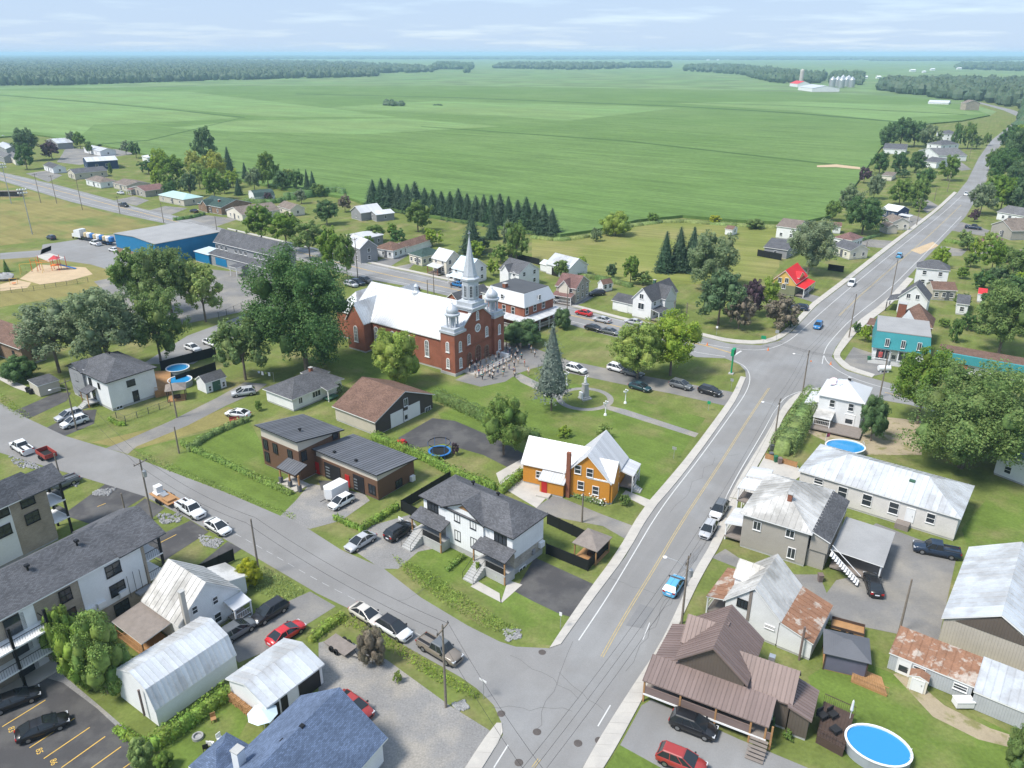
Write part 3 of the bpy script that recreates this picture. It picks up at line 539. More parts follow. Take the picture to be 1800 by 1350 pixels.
def roof_polys(x0, y0, L, W_, He, kind, ridge, rise, hipk=1.):
    sw = ridge == 'y' and kind in ('gable', 'gambrel')
    if kind == 'hip': sw = W_ > L
    a, b = (W_, L) if sw else (L, W_)
    T = (lambda x, y, z: (x0 + y, y0 + x, z)) if sw else (lambda x, y, z: (x0 + x, y0 + y, z))
    H2 = He + rise
    if kind == 'gable': return [[T(0, 0, He), T(a, 0, He), T(a, b / 2, H2), T(0, b / 2, H2)], [T(a, b, He), T(0, b, He), T(0, b / 2, H2), T(a, b / 2, H2)]]
    if kind == 'gambrel':
        k = b * .14; zk = He + rise * .7
        return [[T(0, 0, He), T(a, 0, He), T(a, k, zk), T(0, k, zk)], [T(0, k, zk), T(a, k, zk), T(a, b / 2, H2), T(0, b / 2, H2)],
                [T(a, b, He), T(0, b, He), T(0, b - k, zk), T(a, b - k, zk)], [T(a, b - k, zk), T(0, b - k, zk), T(0, b / 2, H2), T(a, b / 2, H2)]]
    if kind == 'hip':
        r = min(b / 2 * hipk, a / 2 - .01); m = b / 2
        return [[T(0, 0, He), T(a, 0, He), T(a - r, m, H2), T(r, m, H2)], [T(a, b, He), T(0, b, He), T(r, m, H2), T(a - r, m, H2)], [T(0, b, He), T(0, 0, He), T(r, m, H2)], [T(a, 0, He), T(a, b, He), T(a - r, m, H2)]]
    if kind == 'mansard':
        k = rise * .42
        I = [T(k, k, H2), T(a - k, k, H2), T(a - k, b - k, H2), T(k, b - k, H2)]; O = [T(0, 0, He), T(a, 0, He), T(a, b, He), T(0, b, He)]
        return [[O[i], O[(i + 1) % 4], I[(i + 1) % 4], I[i]] for i in range(4)] + [I]
    if kind == 'shed':
        hz = {'y+': (He, He, H2, H2), 'y-': (H2, H2, He, He), 'x+': (He, H2, H2, He), 'x-': (H2, He, He, H2)}[ridge]
        return [[(x0, y0, hz[0]), (x0 + L, y0, hz[1]), (x0 + L, y0 + W_, hz[2]), (x0, y0 + W_, hz[3])]]
    return [[T(0, 0, He), T(a, 0, He), T(a, b, He), T(0, b, He)]]
class House:
    def __init__(s, name, label, cat, A, B, C, He, roof='gable', ridge='x', rise=2., wall='white_siding', rm='dark_shingle', o=.35, metal=0, group=None, found=.3, trim='white_trim', kind=None, wall0=None):
        b = P(*B, He)
        if isinstance(A, (int, float)) and isinstance(C, (int, float)): raise ValueError
        if isinstance(A, (int, float)):
            c = P(*C, He); d = (c - b); W_ = d.length; ang = math.atan2(d.y, d.x) - PI / 2; L = float(A)
        else:
            a = P(*A, He); d = b - a; L = d.length; ang = math.atan2(d.y, d.x)
            if isinstance(C, (int, float)): W_ = float(C)
            else: c = P(*C, He); W_ = (c - b).dot(Vector((-math.sin(ang), math.cos(ang), 0)))
        ex = Vector((math.cos(ang), math.sin(ang), 0)); a = b - ex * L
        s.e = empty(name, (a.x, a.y, 0), ang); s.L, s.W, s.He, s.o, s.ang, s.org = L, W_, He, o, ang, a; s.org.z = 0
        tag(s.e, label, cat, group); s.trim = trim; s.wallm = wall
        s.block(0, 0, L, W_, He, roof, ridge, rise, wall, rm, o, metal, found, trim)
    def block(s, x0, y0, L, W_, He, roof='gable', ridge='x', rise=2., wall=None, rm='dark_shingle', o=.35, metal=0, found=.3, trim='white_trim', th=.16, z0=0, walls=True, hipk=1.):
        wall = wall or s.wallm
        polys = roof_polys(x0, y0, L, W_, He, roof, ridge, rise, hipk); r = MB()
        for p in polys: r.slab(p, th)
        ro = r.build('roof', [rm, trim], s.e)
        if metal:
            for p in polys: metal_panels(p, metal, rm, ro)
        s.roof = ro
        if walls:
            xa, xb, ya, yb = x0 + o, x0 + L - o, y0 + o, y0 + W_ - o
            w = MB(); zb = z0 + found
            if roof in ('gable', 'gambrel'):
                sw = ridge == 'y'; bb = L if sw else W_; aa = (xa, xb) if not sw else (ya, yb); y_0 = x0 if sw else y0
                k = .14 * bb if roof == 'gambrel' else bb / 2; zk = He + (rise * .7 if roof == 'gambrel' else rise); ht = He + (zk - He) * o / k - th
                prof = [(y_0 + o, zb), (y_0 + bb - o, zb), (y_0 + bb - o, ht)] + ([(y_0 + bb - k, zk - th)] if roof == 'gambrel' else []) + [(y_0 + bb / 2, He + rise - th)] + ([(y_0 + k, zk - th)] if roof == 'gambrel' else []) + [(y_0 + o, ht)]
                n = len(prof); vs = []
                for q in aa: vs += [((q, y, z) if not sw else (y, q, z)) for y, z in prof]
                fs = [tuple(range(n)), tuple(range(2 * n - 1, n - 1, -1))] + [(i, (i + 1) % n, n + (i + 1) % n, n + i) for i in range(n)]
                w.add(vs, fs)
            elif roof == 'shed':
                f = {'y+': lambda x, y: (y - y0) / W_, 'y-': lambda x, y: 1 - (y - y0) / W_, 'x+': lambda x, y: (x - x0) / L, 'x-': lambda x, y: 1 - (x - x0) / L}[ridge]
                q = [(xa, ya), (xb, ya), (xb, yb), (xa, yb)]
                w.add([(x, y, zb) for x, y in q] + [(x, y, He + rise * f(x, y) - th) for x, y in q], [(3, 2, 1, 0), (4, 5, 6, 7), (0, 1, 5, 4), (1, 2, 6, 5), (2, 3, 7, 6), (3, 0, 4, 7)])
            else:
                k = (min(L, W_) / 2) if roof == 'hip' else 1e9
                if roof == 'mansard': k = .42 * rise
                w.box(xa, xb, ya, yb, zb, He + (rise * o / k if roof in ('hip', 'mansard') else 0) - th)
            w.build('wall', wall, s.e)
            if found > .05 and z0 < .1: MB().box(xa + .05, xb - .05, ya + .05, yb - .05, 0, zb).build('foundation', 'foundation', s.e)
        return ro
    def loc(s, p):
        d = Vector(p) - s.org; c, n = math.cos(s.ang), math.sin(s.ang); return Vector((d.x * c + d.y * n, -d.x * n + d.y * c, d.z))
    def at(s, u, v, z=0): return s.loc(P(u, v, z))
    def face_hit(s, face, u, v, off=0):
        o = s.loc((0, 0, CAMH)); d = s.loc(Vector(s.org) + ray(u, v))
        ax, val = {'f': (1, s.o), 'r': (0, s.L - s.o), 'b': (1, s.W - s.o), 'l': (0, s.o)}[face]; 
        if face in 'rb': val += off
        else: val -= off
        t = (val - o[ax]) / d[ax]; return o + d * t
    FR = {'f': 0, 'r': PI / 2, 'b': PI, 'l': -PI / 2}
    def place(s, face, a, z, off=0):
        return {'f': (a, s.o - off, z), 'r': (s.L - s.o + off, a, z), 'b': (a, s.W - s.o + off, z), 'l': (s.o - off, a, z)}[face]
    def win(s, face, u, v, w=.9, h=1.2, fm=None, bars='h', off=0):
        p = s.face_hit(face, u, v, off); p.z = min(p.z, s.He - h / 2 + .1) if s.e.name.startswith('apart') else p.z; s.win_l(face, p.x if face in 'fb' else p.y, p.z, w, h, fm, bars, off)
    def win_l(s, face, a, z, w=.9, h=1.2, fm=None, bars='h', off=0):
        fm = fm or s.trim; mf, mp = window_mesh(w, h, fm, bars)
        o = inst('window', mf, s.e, s.place(face, a, z, off), s.FR[face]); inst('pane', mp, o)
    def auto(s, faces, n=3, z=(1.6,), w=.9, h=1.1, fm=None, bars='h'):
        for f in faces:
            ln = s.L if f in 'fb' else s.W; m = n if f in 'fb' else max(1, int(round(n * s.W / s.L)))
            m = max(1, min(m, int(ln / 1.8)))
            for zz in z:
                for i in range(m): s.win_l(f, s.o + (ln - 2 * s.o) * (i + .5) / m, zz, w, h, fm, bars)
    def door(s, face, u, v, w=.95, h=2.05, m='white_trim', off=0, z=None, panes=0, name='door'):
        p = s.face_hit(face, u, v, off); s.door_l(face, p.x if face in 'fb' else p.y, w, h, m, off, z, panes, name)
    def door_l(s, face, a, w=.95, h=2.05, m='white_trim', off=0, z=None, panes=0, name='door'):
        z = .3 if z is None else z; mb = MB().box(-w / 2, w / 2, -.06, .02, 0, h); 
        for x0, x1 in ((-w / 2 - .09, -w / 2), (w / 2, w / 2 + .09)): mb.box(x0, x1, -.1, .02, 0, h + .09)
        mb.box(-w / 2, w / 2, -.1, .02, h, h + .09)
        o = mb.build(name, m, s.e, loc=s.place(face, a, z, off)); o.rotation_euler.z = s.FR[face]
        if name == 'door': MB().box(w * .3, w * .38, -.14, -.055, .95, 1.05).build('handle', 'steel', o)
        for i in range(panes): MB().box(-w * .38, w * .38, -.08, -.055, h * (.2 + .72 * i / panes), h * (.2 + .72 * i / panes) + h * .4 / panes).build('pane', 'glass', o)
        return o
    def add(s, name, mb, m): return mb.build(name, m, s.e)
    def box(s, name, x0, x1, y0, y1, z0, z1, m): return MB().box(x0, x1, y0, y1, z0, z1).build(name, m, s.e)
    def chimney(s, u, v, z, w=.55, h=1.3, m='chimney_brick', d=None, base=None):
        p = s.at(u, v, z); d = d or w; mb = MB().box(p.x - w / 2, p.x + w / 2, p.y - d / 2, p.y + d / 2, (z - h - 1) if base is None else base, z)
        o = mb.build('chimney', m, s.e); MB().box(p.x - w / 2 - .06, p.x + w / 2 + .06, p.y - d / 2 - .06, p.y + d / 2 + .06, z, z + .1).build('cap', 'foundation', o); return o
    def vent(s, u, v, z):
        p = s.at(u, v, z); mb = MB().tube((p.x, p.y, z - .6), (p.x, p.y, z), .12).box(p.x - .2, p.x + .2, p.y - .2, p.y + .2, z, z + .22); return mb.build('vent', 'black_metal', s.e)
    def porch(s, x0, x1, y0, y1, zl, zh, rm, hi='y+', posts=(), deck=.9, pm='white_trim', metal=0, rail=True, deckm='grey_wood', th=.12):
        hz = {'y+': (zl, zl, zh, zh), 'y-': (zh, zh, zl, zl), 'x+': (zl, zh, zh, zl), 'x-': (zh, zl, zl, zh)}[hi]
        q = [(x0, y0, hz[0]), (x1, y0, hz[1]), (x1, y1, hz[2]), (x0, y1, hz[3])]
        r = MB().slab(q, th).build('porch_roof', [rm, s.trim], s.e)
        if metal: metal_panels(q, metal, rm, r)
        for x, y in posts: MB().box(x - .08, x + .08, y - .08, y + .08, 0, min(zl, zh) - .02 + (0 if True else 0)).build('porch_post', pm, s.e)
        if deck: MB().box(x0 + .15, x1 - .15, y0 + .15, y1 - .15, deck - .2, deck).build('porch_floor', deckm, s.e)
        if rail and len(posts) > 1:
            for (xa, ya), (xb, yb) in zip(posts, posts[1:]):
                n = max(2, int(math.hypot(xb - xa, yb - ya) / .3)); mb = MB().tube((xa, ya, deck + .9), (xb, yb, deck + .9), .04, n=4).tube((xa, ya, deck + .12), (xb, yb, deck + .12), .03, n=4)
                for i in range(1, n): t = i / n; mb.tube((xa + (xb - xa) * t, ya + (yb - ya) * t, deck + .12), (xa + (xb - xa) * t, ya + (yb - ya) * t, deck + .9), .02, n=4, cap=False)
                mb.build('railing', pm, s.e)
        return r
    def steps(s, x0, x1, y, n, z, dirn=(0, -1), m='foundation', tread=.3):
        for i in range(n):
            zt = z * (1 - (i + 1) / (n + 1)); a = i * tread
            if dirn[1]: ya, yb = (y - a - tread, y - a) if dirn[1] < 0 else (y + a, y + a + tread); MB().box(x0, x1, ya, yb, 0 if m != 'grey_wood' else max(0, zt - .06), zt).build('step', m, s.e)
            else: xa, xb = (x1 + a, x1 + a + tread) if dirn[0] > 0 else (x0 - a - tread, x0 - a); MB().box(xa, xb, y[0], y[1], 0 if m != 'grey_wood' else max(0, zt - .06), zt).build('step', m, s.e)
# ---------------- near buildings ----------------
def shed_roof_px(H, pts, z, m, th=.12, name='porch_roof'):   # pts: [(u,v,z)...] polygon
    q = [H.at(u, v, zz) for u, v, zz in pts]; return MB().slab(q, th).build(name, [m, H.trim], H.e)
# white duplex with two stoops
D = House('duplex_house', 'white two-storey duplex with charcoal hip roof and two porch stairs at the corner', 'house', (735, 871), (902, 948), (965, 903), 6.2, 'hip', rise=2.1, wall='board_batten', rm='charcoal_shingle', o=.5, trim='black_trim', found=.9)
xg0, xg1 = D.at(779, 888, 6.2).x, D.at(852, 925, 6.2).x
D.block(xg0, -.25, xg1 - xg0, D.W / 2, 6.2, 'gable', 'y', 2.0, 'board_batten', 'charcoal_shingle', .45, 0, .9, 'black_trim')
xm = (xg0 + xg1) / 2; MB().add([(xm - .9, .16, 7.05), (xm + .9, .16, 7.05), (xm, .16, 7.75)], [(0, 1, 2)]).add([(xm - .9, .18, 7.05), (xm + .9, .18, 7.05), (xm, .18, 7.75)], [(2, 1, 0)]).build('gable_panel', 'wood', D.e)
MB().box(D.L - .52, D.L - .46, .5, D.W - .5, .95, 2.5).build('stone_band', 'field_stone', D.e)
for u, v, w, h in ((804, 909, .9, 1.2), (832, 922, .9, 1.2), (805, 941, .9, 1.4), (833, 954, .9, 1.4)): D.win('f', u, v, w, h, 'black_trim', 'v', .25)
for u, v in ((761, 889), (880, 946)): D.win('f', u, v, 1.9, 1.5, 'black_trim', 'w')
D.win('r', 918, 1000, 1.3, .6, 'white_trim', 'v')
for u, v in ((832, 848), (876, 868)): D.vent(u, v, 7.9)
for pts, st in (([(729, 903), (741, 892), (790, 918), (782, 930)], (733, 965)), ([(834, 957), (848, 943), (904, 970), (895, 985)], (842, 1005))):
    a = D.at(*pts[0], 3.6); b = D.at(*pts[3], 3.6); x0, x1 = a.x, b.x
    D.porch(x0, x1, -1.75, .5, 3.55, 4.3, 'charcoal_shingle', 'y+', [(x0 + .25, -1.5), (x1 - .25, -1.5)], 1.5, 'wood', rail=False, deckm='foundation')
    MB().box(x0 + .2, x1 - .2, -1.55, .45, .0, 1.3).build('porch_base', 'foundation', D.e)
    MB().box(x0 + .2, x1 - .2, .38, .47, 1.5, 3.6).build('stone_panel', 'field_stone', D.e)
    D.steps(x0 + .4, x0 + 2.2, -1.6, 7, 1.5, tread=.33)
    for xx in (x0 + .4, x0 + 2.2): MB().tube((xx, -1.6, 2.4), (xx, -3.9, 1.05), .03, n=5).tube((xx, -3.9, .0), (xx, -3.9, 1.05), .03, n=5).tube((xx, -1.6, 1.5), (xx, -1.6, 2.4), .03, n=5).build('railing', 'black_metal', D.e)
    MB().tube((x0 + 2.2, -1.52, 2.4), (x1 - .3, -1.52, 2.4), .03, n=5).box(x0 + 2.25, x1 - .35, -1.54, -1.5, 1.55, 2.35).build('railing', 'black_metal', D.e)
    D.door_l('f', x0 + 1.5, .95, 2.1, 'black_trim', .12, 1.5, 1); D.win_l('f', x0 + 2.9, 2.7, .8, 1., 'black_trim', 'v', .12)
MB().box(D.L - .45, D.L + .0, D.W * .78, D.W * .9, 1.6, 2.4).build('heat_pump', 'white_trim', D.e)
MB().box(D.L - .45, D.L - .2, D.W * .6, D.W * .66, 1.2, 1.9).build('meter_box', 'grey_siding', D.e)
# brown modern house
B = House('modern_house', 'dark brown wood-clad modern house with two sloping grey roofs and a black garage door', 'house', (447, 747), (521, 777.5), (626, 747), 7.3, 'shed', 'y-', .01, 'brown_wood', 'seam_grey', .7, 0, trim='black_trim')
bpy.data.objects.remove(B.roof); 
for ch in [c for c in B.e.children]: bpy.data.objects.remove(ch)
L_, W_2 = B.L, B.W
B.block(0, 0, L_, W_2, 5.6, 'shed', 'y-', 1.7, 'beige_panel', 'seam_grey', .6, .6, 5.2, 'black_trim')
MB().box(.55, L_ - .55, .55, W_2 - .55, .2, 5.25).build('wall', 'brown_wood', B.e)
p0 = B.at(542, 790.5, 4.7); p1_ = B.at(661.8, 836, 4.7); p2_ = B.at(741.6, 806.6, 3.9)
gx0, gx1, gy0, gy1 = L_ - .7, p1_.x, p1_.y, p2_.y
B.block(gx0, gy0, gx1 - gx0, gy1 - gy0, 3.7, 'shed', 'y-', 1.0, 'beige_panel', 'seam_grey', .5, .6, 3.3, 'black_trim')
MB().box(gx0 + .2, gx1 - .45, gy0 + .45, gy1 - .45, .15, 3.35).build('wall', 'brown_wood', B.e)
for z, n in ((6.15 - 2.0, 0), (1.9, 0)):
    for a in (1.6, 4.0, 7.6): 
        if z > 3 or a < 2: B.win_l('f', a, z, .95, 1.5, 'black_trim', 'v', .2)
oL, oo = B.L, B.o; B.L = L_; 
B.win_l('r', 1.5, 4.15, .9, 1.5, 'black_trim', 'v', .16); B.win_l('r', W_2 - 1.6, 5.0, .9, .9, 'black_trim', 'v', .16)
B.L = gx1; B.o = .45
B.win('r', 701, 849, 1.3, 1.1, 'black_trim', 'v')
def bdoor(x, w, h, m, panes, nm='door'):
    o = MB().box(x - w / 2, x + w / 2, gy0 + .36, gy0 + .46, .15, .15 + h).build(nm, m, B.e)
    for i in range(panes): MB().box(x - w * .42, x - w * .42 + min(.9, w * .3), gy0 + .33, gy0 + .37, .5 + i * .52, .72 + i * .52).build('pane', 'pale_glass', o)
k = lambda u, v: B.face_hit('f', u, v).x
B.o = gy0 + .45
xs = [k(559, 832), k(582, 836), k(612, 852), k(632, 860), k(655, 868)]
bdoor(xs[0], .95, 2.1, 'red_door', 1); bdoor(xs[1] + .5, 3.6, 2.8, 'black_trim', 4, 'garage_door'); bdoor(xs[2], .95, 2.1, 'red_door', 1); bdoor(xs[3], 2.3, 2.8, 'black_trim', 4, 'garage_door')
B.win_l('f', xs[4], 1.6, 1.3, 1.4, 'black_trim', 'v'); B.o = oo; B.L = oL
q0, q1 = B.at(488, 818, 3.0), B.at(533, 838, 3.0)
B.porch(q0.x, L_ + 1.2, -1.9, .6, 2.75, 3.5, 'seam_grey', 'y+', [], 0, metal=.5)
for x in (q0.x + .4, q0.x + 2.6, q0.x + 4.8):
    MB().box(x - .11, x + .11, -1.75, -1.53, 1.1, 2.75).build('porch_post', 'wood', B.e); MB().box(x - .25, x + .25, -1.9, -1.4, 0, 1.1).build('post_base', 'dark_grey_siding', B.e)
MB().box(q0.x, L_ + 1.3, -2.2, .6, 0, .12).build('porch_floor', 'concrete', B.e)
for u, v in ((588, 795), (626, 810)): B.vent(u, v, 4.65)
B.vent(527, 755, 7.0); p = B.at(731, 846, .9); MB().box(gx1 - .4, gx1 + .1, gy1 - 1.6, gy1 - .8, .2, 1.1).build('heat_pump', 'white_trim', B.e)
# big garage with weathered gable
Gg = House('garage', 'large garage with brown shingle roof, weathered wood gable and two white overhead doors', 'garage', (583, 714), (659, 743), (767, 694), 2.9, 'gable', 'x', 3.3, 'beige_siding', 'brown_shingle', .4)
ya, yb = .4, Gg.W - .4; ht = 2.9 + 3.3 * .4 / (Gg.W / 2) - .16
mb = MB(); xq = Gg.L - .39
mb.add([(xq, ya, .2), (xq, yb, .2), (xq, yb, ht), (xq, Gg.W / 2, 6.0), (xq, ya, ht)], [(0, 1, 2, 3, 4)]).add([(xq + .05, ya, .2), (xq + .05, yb, .2), (xq + .05, yb, ht), (xq + .05, Gg.W / 2, 6.02), (xq + .05, ya, ht)], [(0, 1, 2, 3, 4)]); mb.build('gable_cladding', 'weathered_wood', Gg.e)
for u, v in ((698, 744), (728, 730)): Gg.door('r', u, v, 2.9, 2.7, 'white_trim', .05, .1, 0, 'garage_door')
Gg.door('r', 714, 740, .9, 2.1, 'white_trim', .05, .1, 1); Gg.win('r', 713, 707, .9, 1.4, None, 'v', .05); Gg.win('r', 752, 722, 1.4, 1.5, None, 'w', .05)
for u, v in ((659, 671), (685, 680)): Gg.vent(u, v, 5.4)
# white bungalow
b4 = House('bungalow', 'white bungalow with grey hip roof and small green porch behind the modern house', 'house', (461, 683.5), (513, 703), (611, 667), 2.7, 'hip', rise=1.9, rm='charcoal_shingle', o=.45)
for u, v, w in ((528, 704, .8), (556, 692, 1.9)): b4.win('r', u, v, w, 1.1, None, 'w' if w > 1 else 'v')
b4.win('r', 595, 678, .8, .9); b4.chimney(545.7, 646, 5.2, .6, 1.2)
w0 = b4.at(600, 655, 2.7); b4.block(-.8, b4.W - 3.2, 4.5, 4.0, 2.7, 'hip', 'x', 1.1, None, 'charcoal_shingle', .4)
b4.porch(b4.L - .3, b4.L + 1.6, b4.W * .55, b4.W * .78, 2.5, 2.9, 'charcoal_shingle', 'x-', [(b4.L + 1.45, b4.W * .57)], .5, rail=False, deckm='green_door')
# white two-storey by the street
b5 = House('two_storey_house', 'white two-storey house with dark hip roof, grey stone corner and front steps', 'house', (117, 642.6), (185, 674), (276, 645), 6.0, 'hip', rise=2.2, wall='white_siding', rm='charcoal_shingle', o=.5, trim='black_trim', found=.5)
MB().box(.42, b5.L * .42, .42, .6, .5, 6.4).build('stone_bay', 'grey_siding', b5.e)
b5.block(.0, -.35, b5.L * .42, 3, 6.0, 'gable', 'y', 1.4, 'grey_siding', 'charcoal_shingle', .4, 0, .5, 'black_trim')
for u, v, w, h in ((135, 663, 1.0, 1.5), (140, 688, 1.0, 1.6), (159, 671, .9, 1.5), (174, 678, .6, 1.0)): b5.win('f', u, v, w, h, 'black_trim', 'v', .35 if u < 145 else 0)
b5.win('r', 230, 673, 1.5, 1.1, 'black_trim', 'v'); b5.door('r', 240, 701, 1.0, 2.1, 'black_trim', 0, .4, 1); b5.win('r', 210, 716, 1.1, .5, 'white_trim', 'v'); b5.vent(192, 620, 8.0)
b5.porch(b5.L * .45, b5.L * .45 + 3, -1.6, .5, 3.0, 3.6, 'charcoal_shingle', 'y+', [(b5.L * .45 + .3, -1.4), (b5.L * .45 + 2.7, -1.4)], .9, 'wood', rail=False, deckm='foundation'); b5.steps(b5.L * .45 + .6, b5.L * .45 + 2.2, -1.5, 4, .9); b5.door_l('f', b5.L * .45 + 1.4, .95, 2.1, 'black_trim', 0, .9, 1)
b6 = House('garden_shed', 'low beige shed with dark sloping roof beside the two-storey white house', 'shed', (48, 670), (65.5, 679), (103, 666.5), 2.4, 'shed', 'x-', .3, 'beige_siding', 'dark_shingle', .15, found=.05)
b7 = House('brick_hall', 'brown brick building with brown roof at the left edge', 'building', (-60, 580), (33, 614), (76, 598), 4.2, 'shed', 'y+', 1.6, 'brown_brick', 'brown_shingle', .6); b7.auto('fr', 3, (2.0,), .8, 1.6, 'black_trim')
b7.block(-3, -4.5, b7.L * .7, 4.4, 3.6, 'shed', 'y+', .9, 'brown_brick', 'brown_shingle', .4)
b8 = House('garden_shed', 'small white shed with dark gable roof and green door on the lawn', 'shed', (342, 666.5), (360, 674.5), (401, 662.7), 2.3, 'gable', 'y', 1.2, 'white_siding', 'dark_shingle', .2, found=.05)
b8.door('r', 381, 680, 1.5, 1.9, 'green_door', 0, .05); b8.win('r', 369, 683, .5, 1.0); b8.win('r', 393, 675, .5, 1.0)
# apartment blocks
def apartment(name, label, A, B_, C, He, ext=0):
    a = House(name, label, 'apartment block', A, B_, C, He, 'hip', rise=2.6, wall='tan_brick', rm='charcoal_shingle', o=.55, found=.3, trim='white_trim')
    return a
ap = apartment('apartment_block', 'three-storey apartment block with grey shingle roof, white panels and end balconies', (-40, 1112), (262, 950), (183, 911), 8.4)
def panel(a, face, t0, t1, z0, z1, m='white_plain', off=.04):
    if face == 'f': MB().box(t0, t1, a.o - off, a.o + .02, z0, z1).build('cladding_panel', m, a.e)
    else: MB().box(a.L - a.o - .02, a.L - a.o + off, t0, t1, z0, z1).build('cladding_panel', m, a.e)
panel(ap, 'f', ap.L - 8.6, ap.L - 1.0, 2.6, 8.4)
for dx in (-1.9, -6.0):
    pass
for z in (1.5, 4.2, 6.9):
    for dx, w in ((4.6, 1.7), (10.2, 1.2), (14.5, 1.2)): ap.win_l('f', ap.L - dx, z, w, 1.4, 'black_trim', 'vh', .05)
ap.auto('f', 9, (1.5, 4.2, 6.9), 1.2, 1.4, 'black_trim', 'v') if False else None
for u, v in ((215, 1041), (177, 1061), (158, 1071)): 
    p = ap.face_hit('f', u, v); MB().box(p.x - .5, p.x + .5, ap.o - .45, ap.o - .04, p.z - .35, p.z + .35).build('heat_pump', 'white_trim', ap.e)
for z in (2.75, 5.5):      # street-end balconies
    MB().box(ap.L - .6, ap.L + 1.7, .6, ap.W - .6, z - .18, z).build('balcony_floor', 'white_trim', ap.e)
    mb = MB().tube((ap.L + 1.65, .65, z + 1), (ap.L + 1.65, ap.W - .65, z + 1), .04, n=4).tube((ap.L - .5, .65, z + 1), (ap.L + 1.65, .65, z + 1), .04, n=4)
    for i in range(int(ap.W / .25)): mb.tube((ap.L + 1.65, .65 + i * .25 * (ap.W - 1.3) / ap.W, z), (ap.L + 1.65, .65 + i * .25 * (ap.W - 1.3) / ap.W, z + 1), .015, n=4, cap=False)
    for i in range(9): mb.tube((ap.L - .5 + i * .25, .65, z), (ap.L - .5 + i * .25, .65, z + 1), .015, n=4, cap=False)
    mb.build('balcony_railing', 'black_metal', ap.e)
for y in (.75, ap.W * .5, ap.W - .75): MB().box(ap.L + 1.45, ap.L + 1.7, y - .13, y + .13, 0, 8.3).build('balcony_post', 'black_metal', ap.e)
ap.block(ap.L - 4, -.3, 6.1, ap.W + .6, 8.45, 'gable', 'x', 2.2, 'white_plain', 'charcoal_shingle', .4, walls=False, trim='charcoal_shingle')
for z in (.35, 3.0, 5.7): ap.door_l('r', ap.W * .3, 1.7, 2.1, 'black_trim', 0, z, 1); ap.door_l('r', ap.W * .72, 1.7, 2.1, 'black_trim', 0, z, 1)
for dx in (6.5, 12., 18.): MB().tube((ap.L - dx, ap.W * .36, 9.8), (ap.L - dx, ap.W * .36, 10.9), .12).box(ap.L - dx - .22, ap.L - dx + .22, ap.W * .36 - .22, ap.W * .36 + .22, 10.75, 11.0).build('vent', 'black_metal', ap.e)
MB().box(ap.L - 2.8, ap.L - .8, -.6, .4, 2.2, 2.5).build('trellis_base', 'grey_siding', ap.e)
mb = MB()
for i in range(4): mb.tube((ap.L - 3.4 + i * .8, .3, 2.2), (ap.L - 3.4 + i * .8, .3, 5.2 + .2 * (i % 2)), .03, n=4)
mb.build('trellis', 'black_metal', ap.e)
# rear wing of that block with tall balcony columns
q = ap.at(66.7, 1054, 8.4); 
ap.block(-12, .4, q.x + 12, 6, 8.3, 'hip', 'x', 2.0, 'tan_brick', 'charcoal_shingle', .5)
for z in (.25, 2.9, 5.6):
    MB().box(q.x - 8, q.x - .2, -1.7, .85, z - .18, z).build('balcony_floor', 'concrete' if z < 1 else 'white_trim', ap.e)
    if z > 1:
        mb = MB().tube((q.x - 8, -1.65, z + 1), (q.x - .25, -1.65, z + 1), .04, n=4).tube((q.x - .25, -1.65, z + 1), (q.x - .25, .8, z + 1), .04, n=4)
        for i in range(32): mb.tube((q.x - 8 + i * .25, -1.65, z), (q.x - 8 + i * .25, -1.65, z + 1), .015, n=4, cap=False)
        mb.build('balcony_railing', 'black_metal', ap.e)
    MB().box(q.x - 3.6, q.x - 1.6, .3, .45, z + .1, z + 2.2).build('patio_door', 'glass', ap.e)
for x in (q.x - 7.6, q.x - 4, q.x - .4): MB().box(x - .13, x + .13, -1.7, -1.44, 0, 8.1).build('balcony_post', 'black_metal', ap.e)
MB().box(q.x - 2.0, q.x - .5, .3, .46, .3, 8).build('cladding_panel', 'white_plain', ap.e)
ap2 = apartment('apartment_block', 'three-storey apartment block at the left edge with a grey truck parked behind', (-150, 962), (90, 854), (58, 839), 8.4)
panel(ap2, 'f', ap2.L - 10.5, ap2.L - 5.4, .4, 8.4)
for u, v in ((48, 880), (57, 909), (2, 900), (7, 933)): ap2.win('f', u, v, 1.7, 1.4, 'black_trim', 'vh', .05)
for z in (2.75, 5.5):
    MB().box(ap2.L - .6, ap2.L + 1.5, .3, ap2.W - .3, z - .18, z).build('balcony_floor', 'white_trim', ap2.e)
    MB().box(ap2.L + 1.42, ap2.L + 1.46, .35, ap2.W - .35, z + .1, z + 1).build('balcony_railing', 'glass', ap2.e)
for y in (.5, ap2.W - .5): MB().box(ap2.L + 1.25, ap2.L + 1.5, y - .13, y + .13, 0, 8.3).build('balcony_post', 'black_metal', ap2.e)
ap2.block(ap2.L - 4, -.3, 5.9, ap2.W + .6, 8.45, 'gable', 'x', 2.0, 'white_plain', 'charcoal_shingle', .4, walls=False, trim='charcoal_shingle')
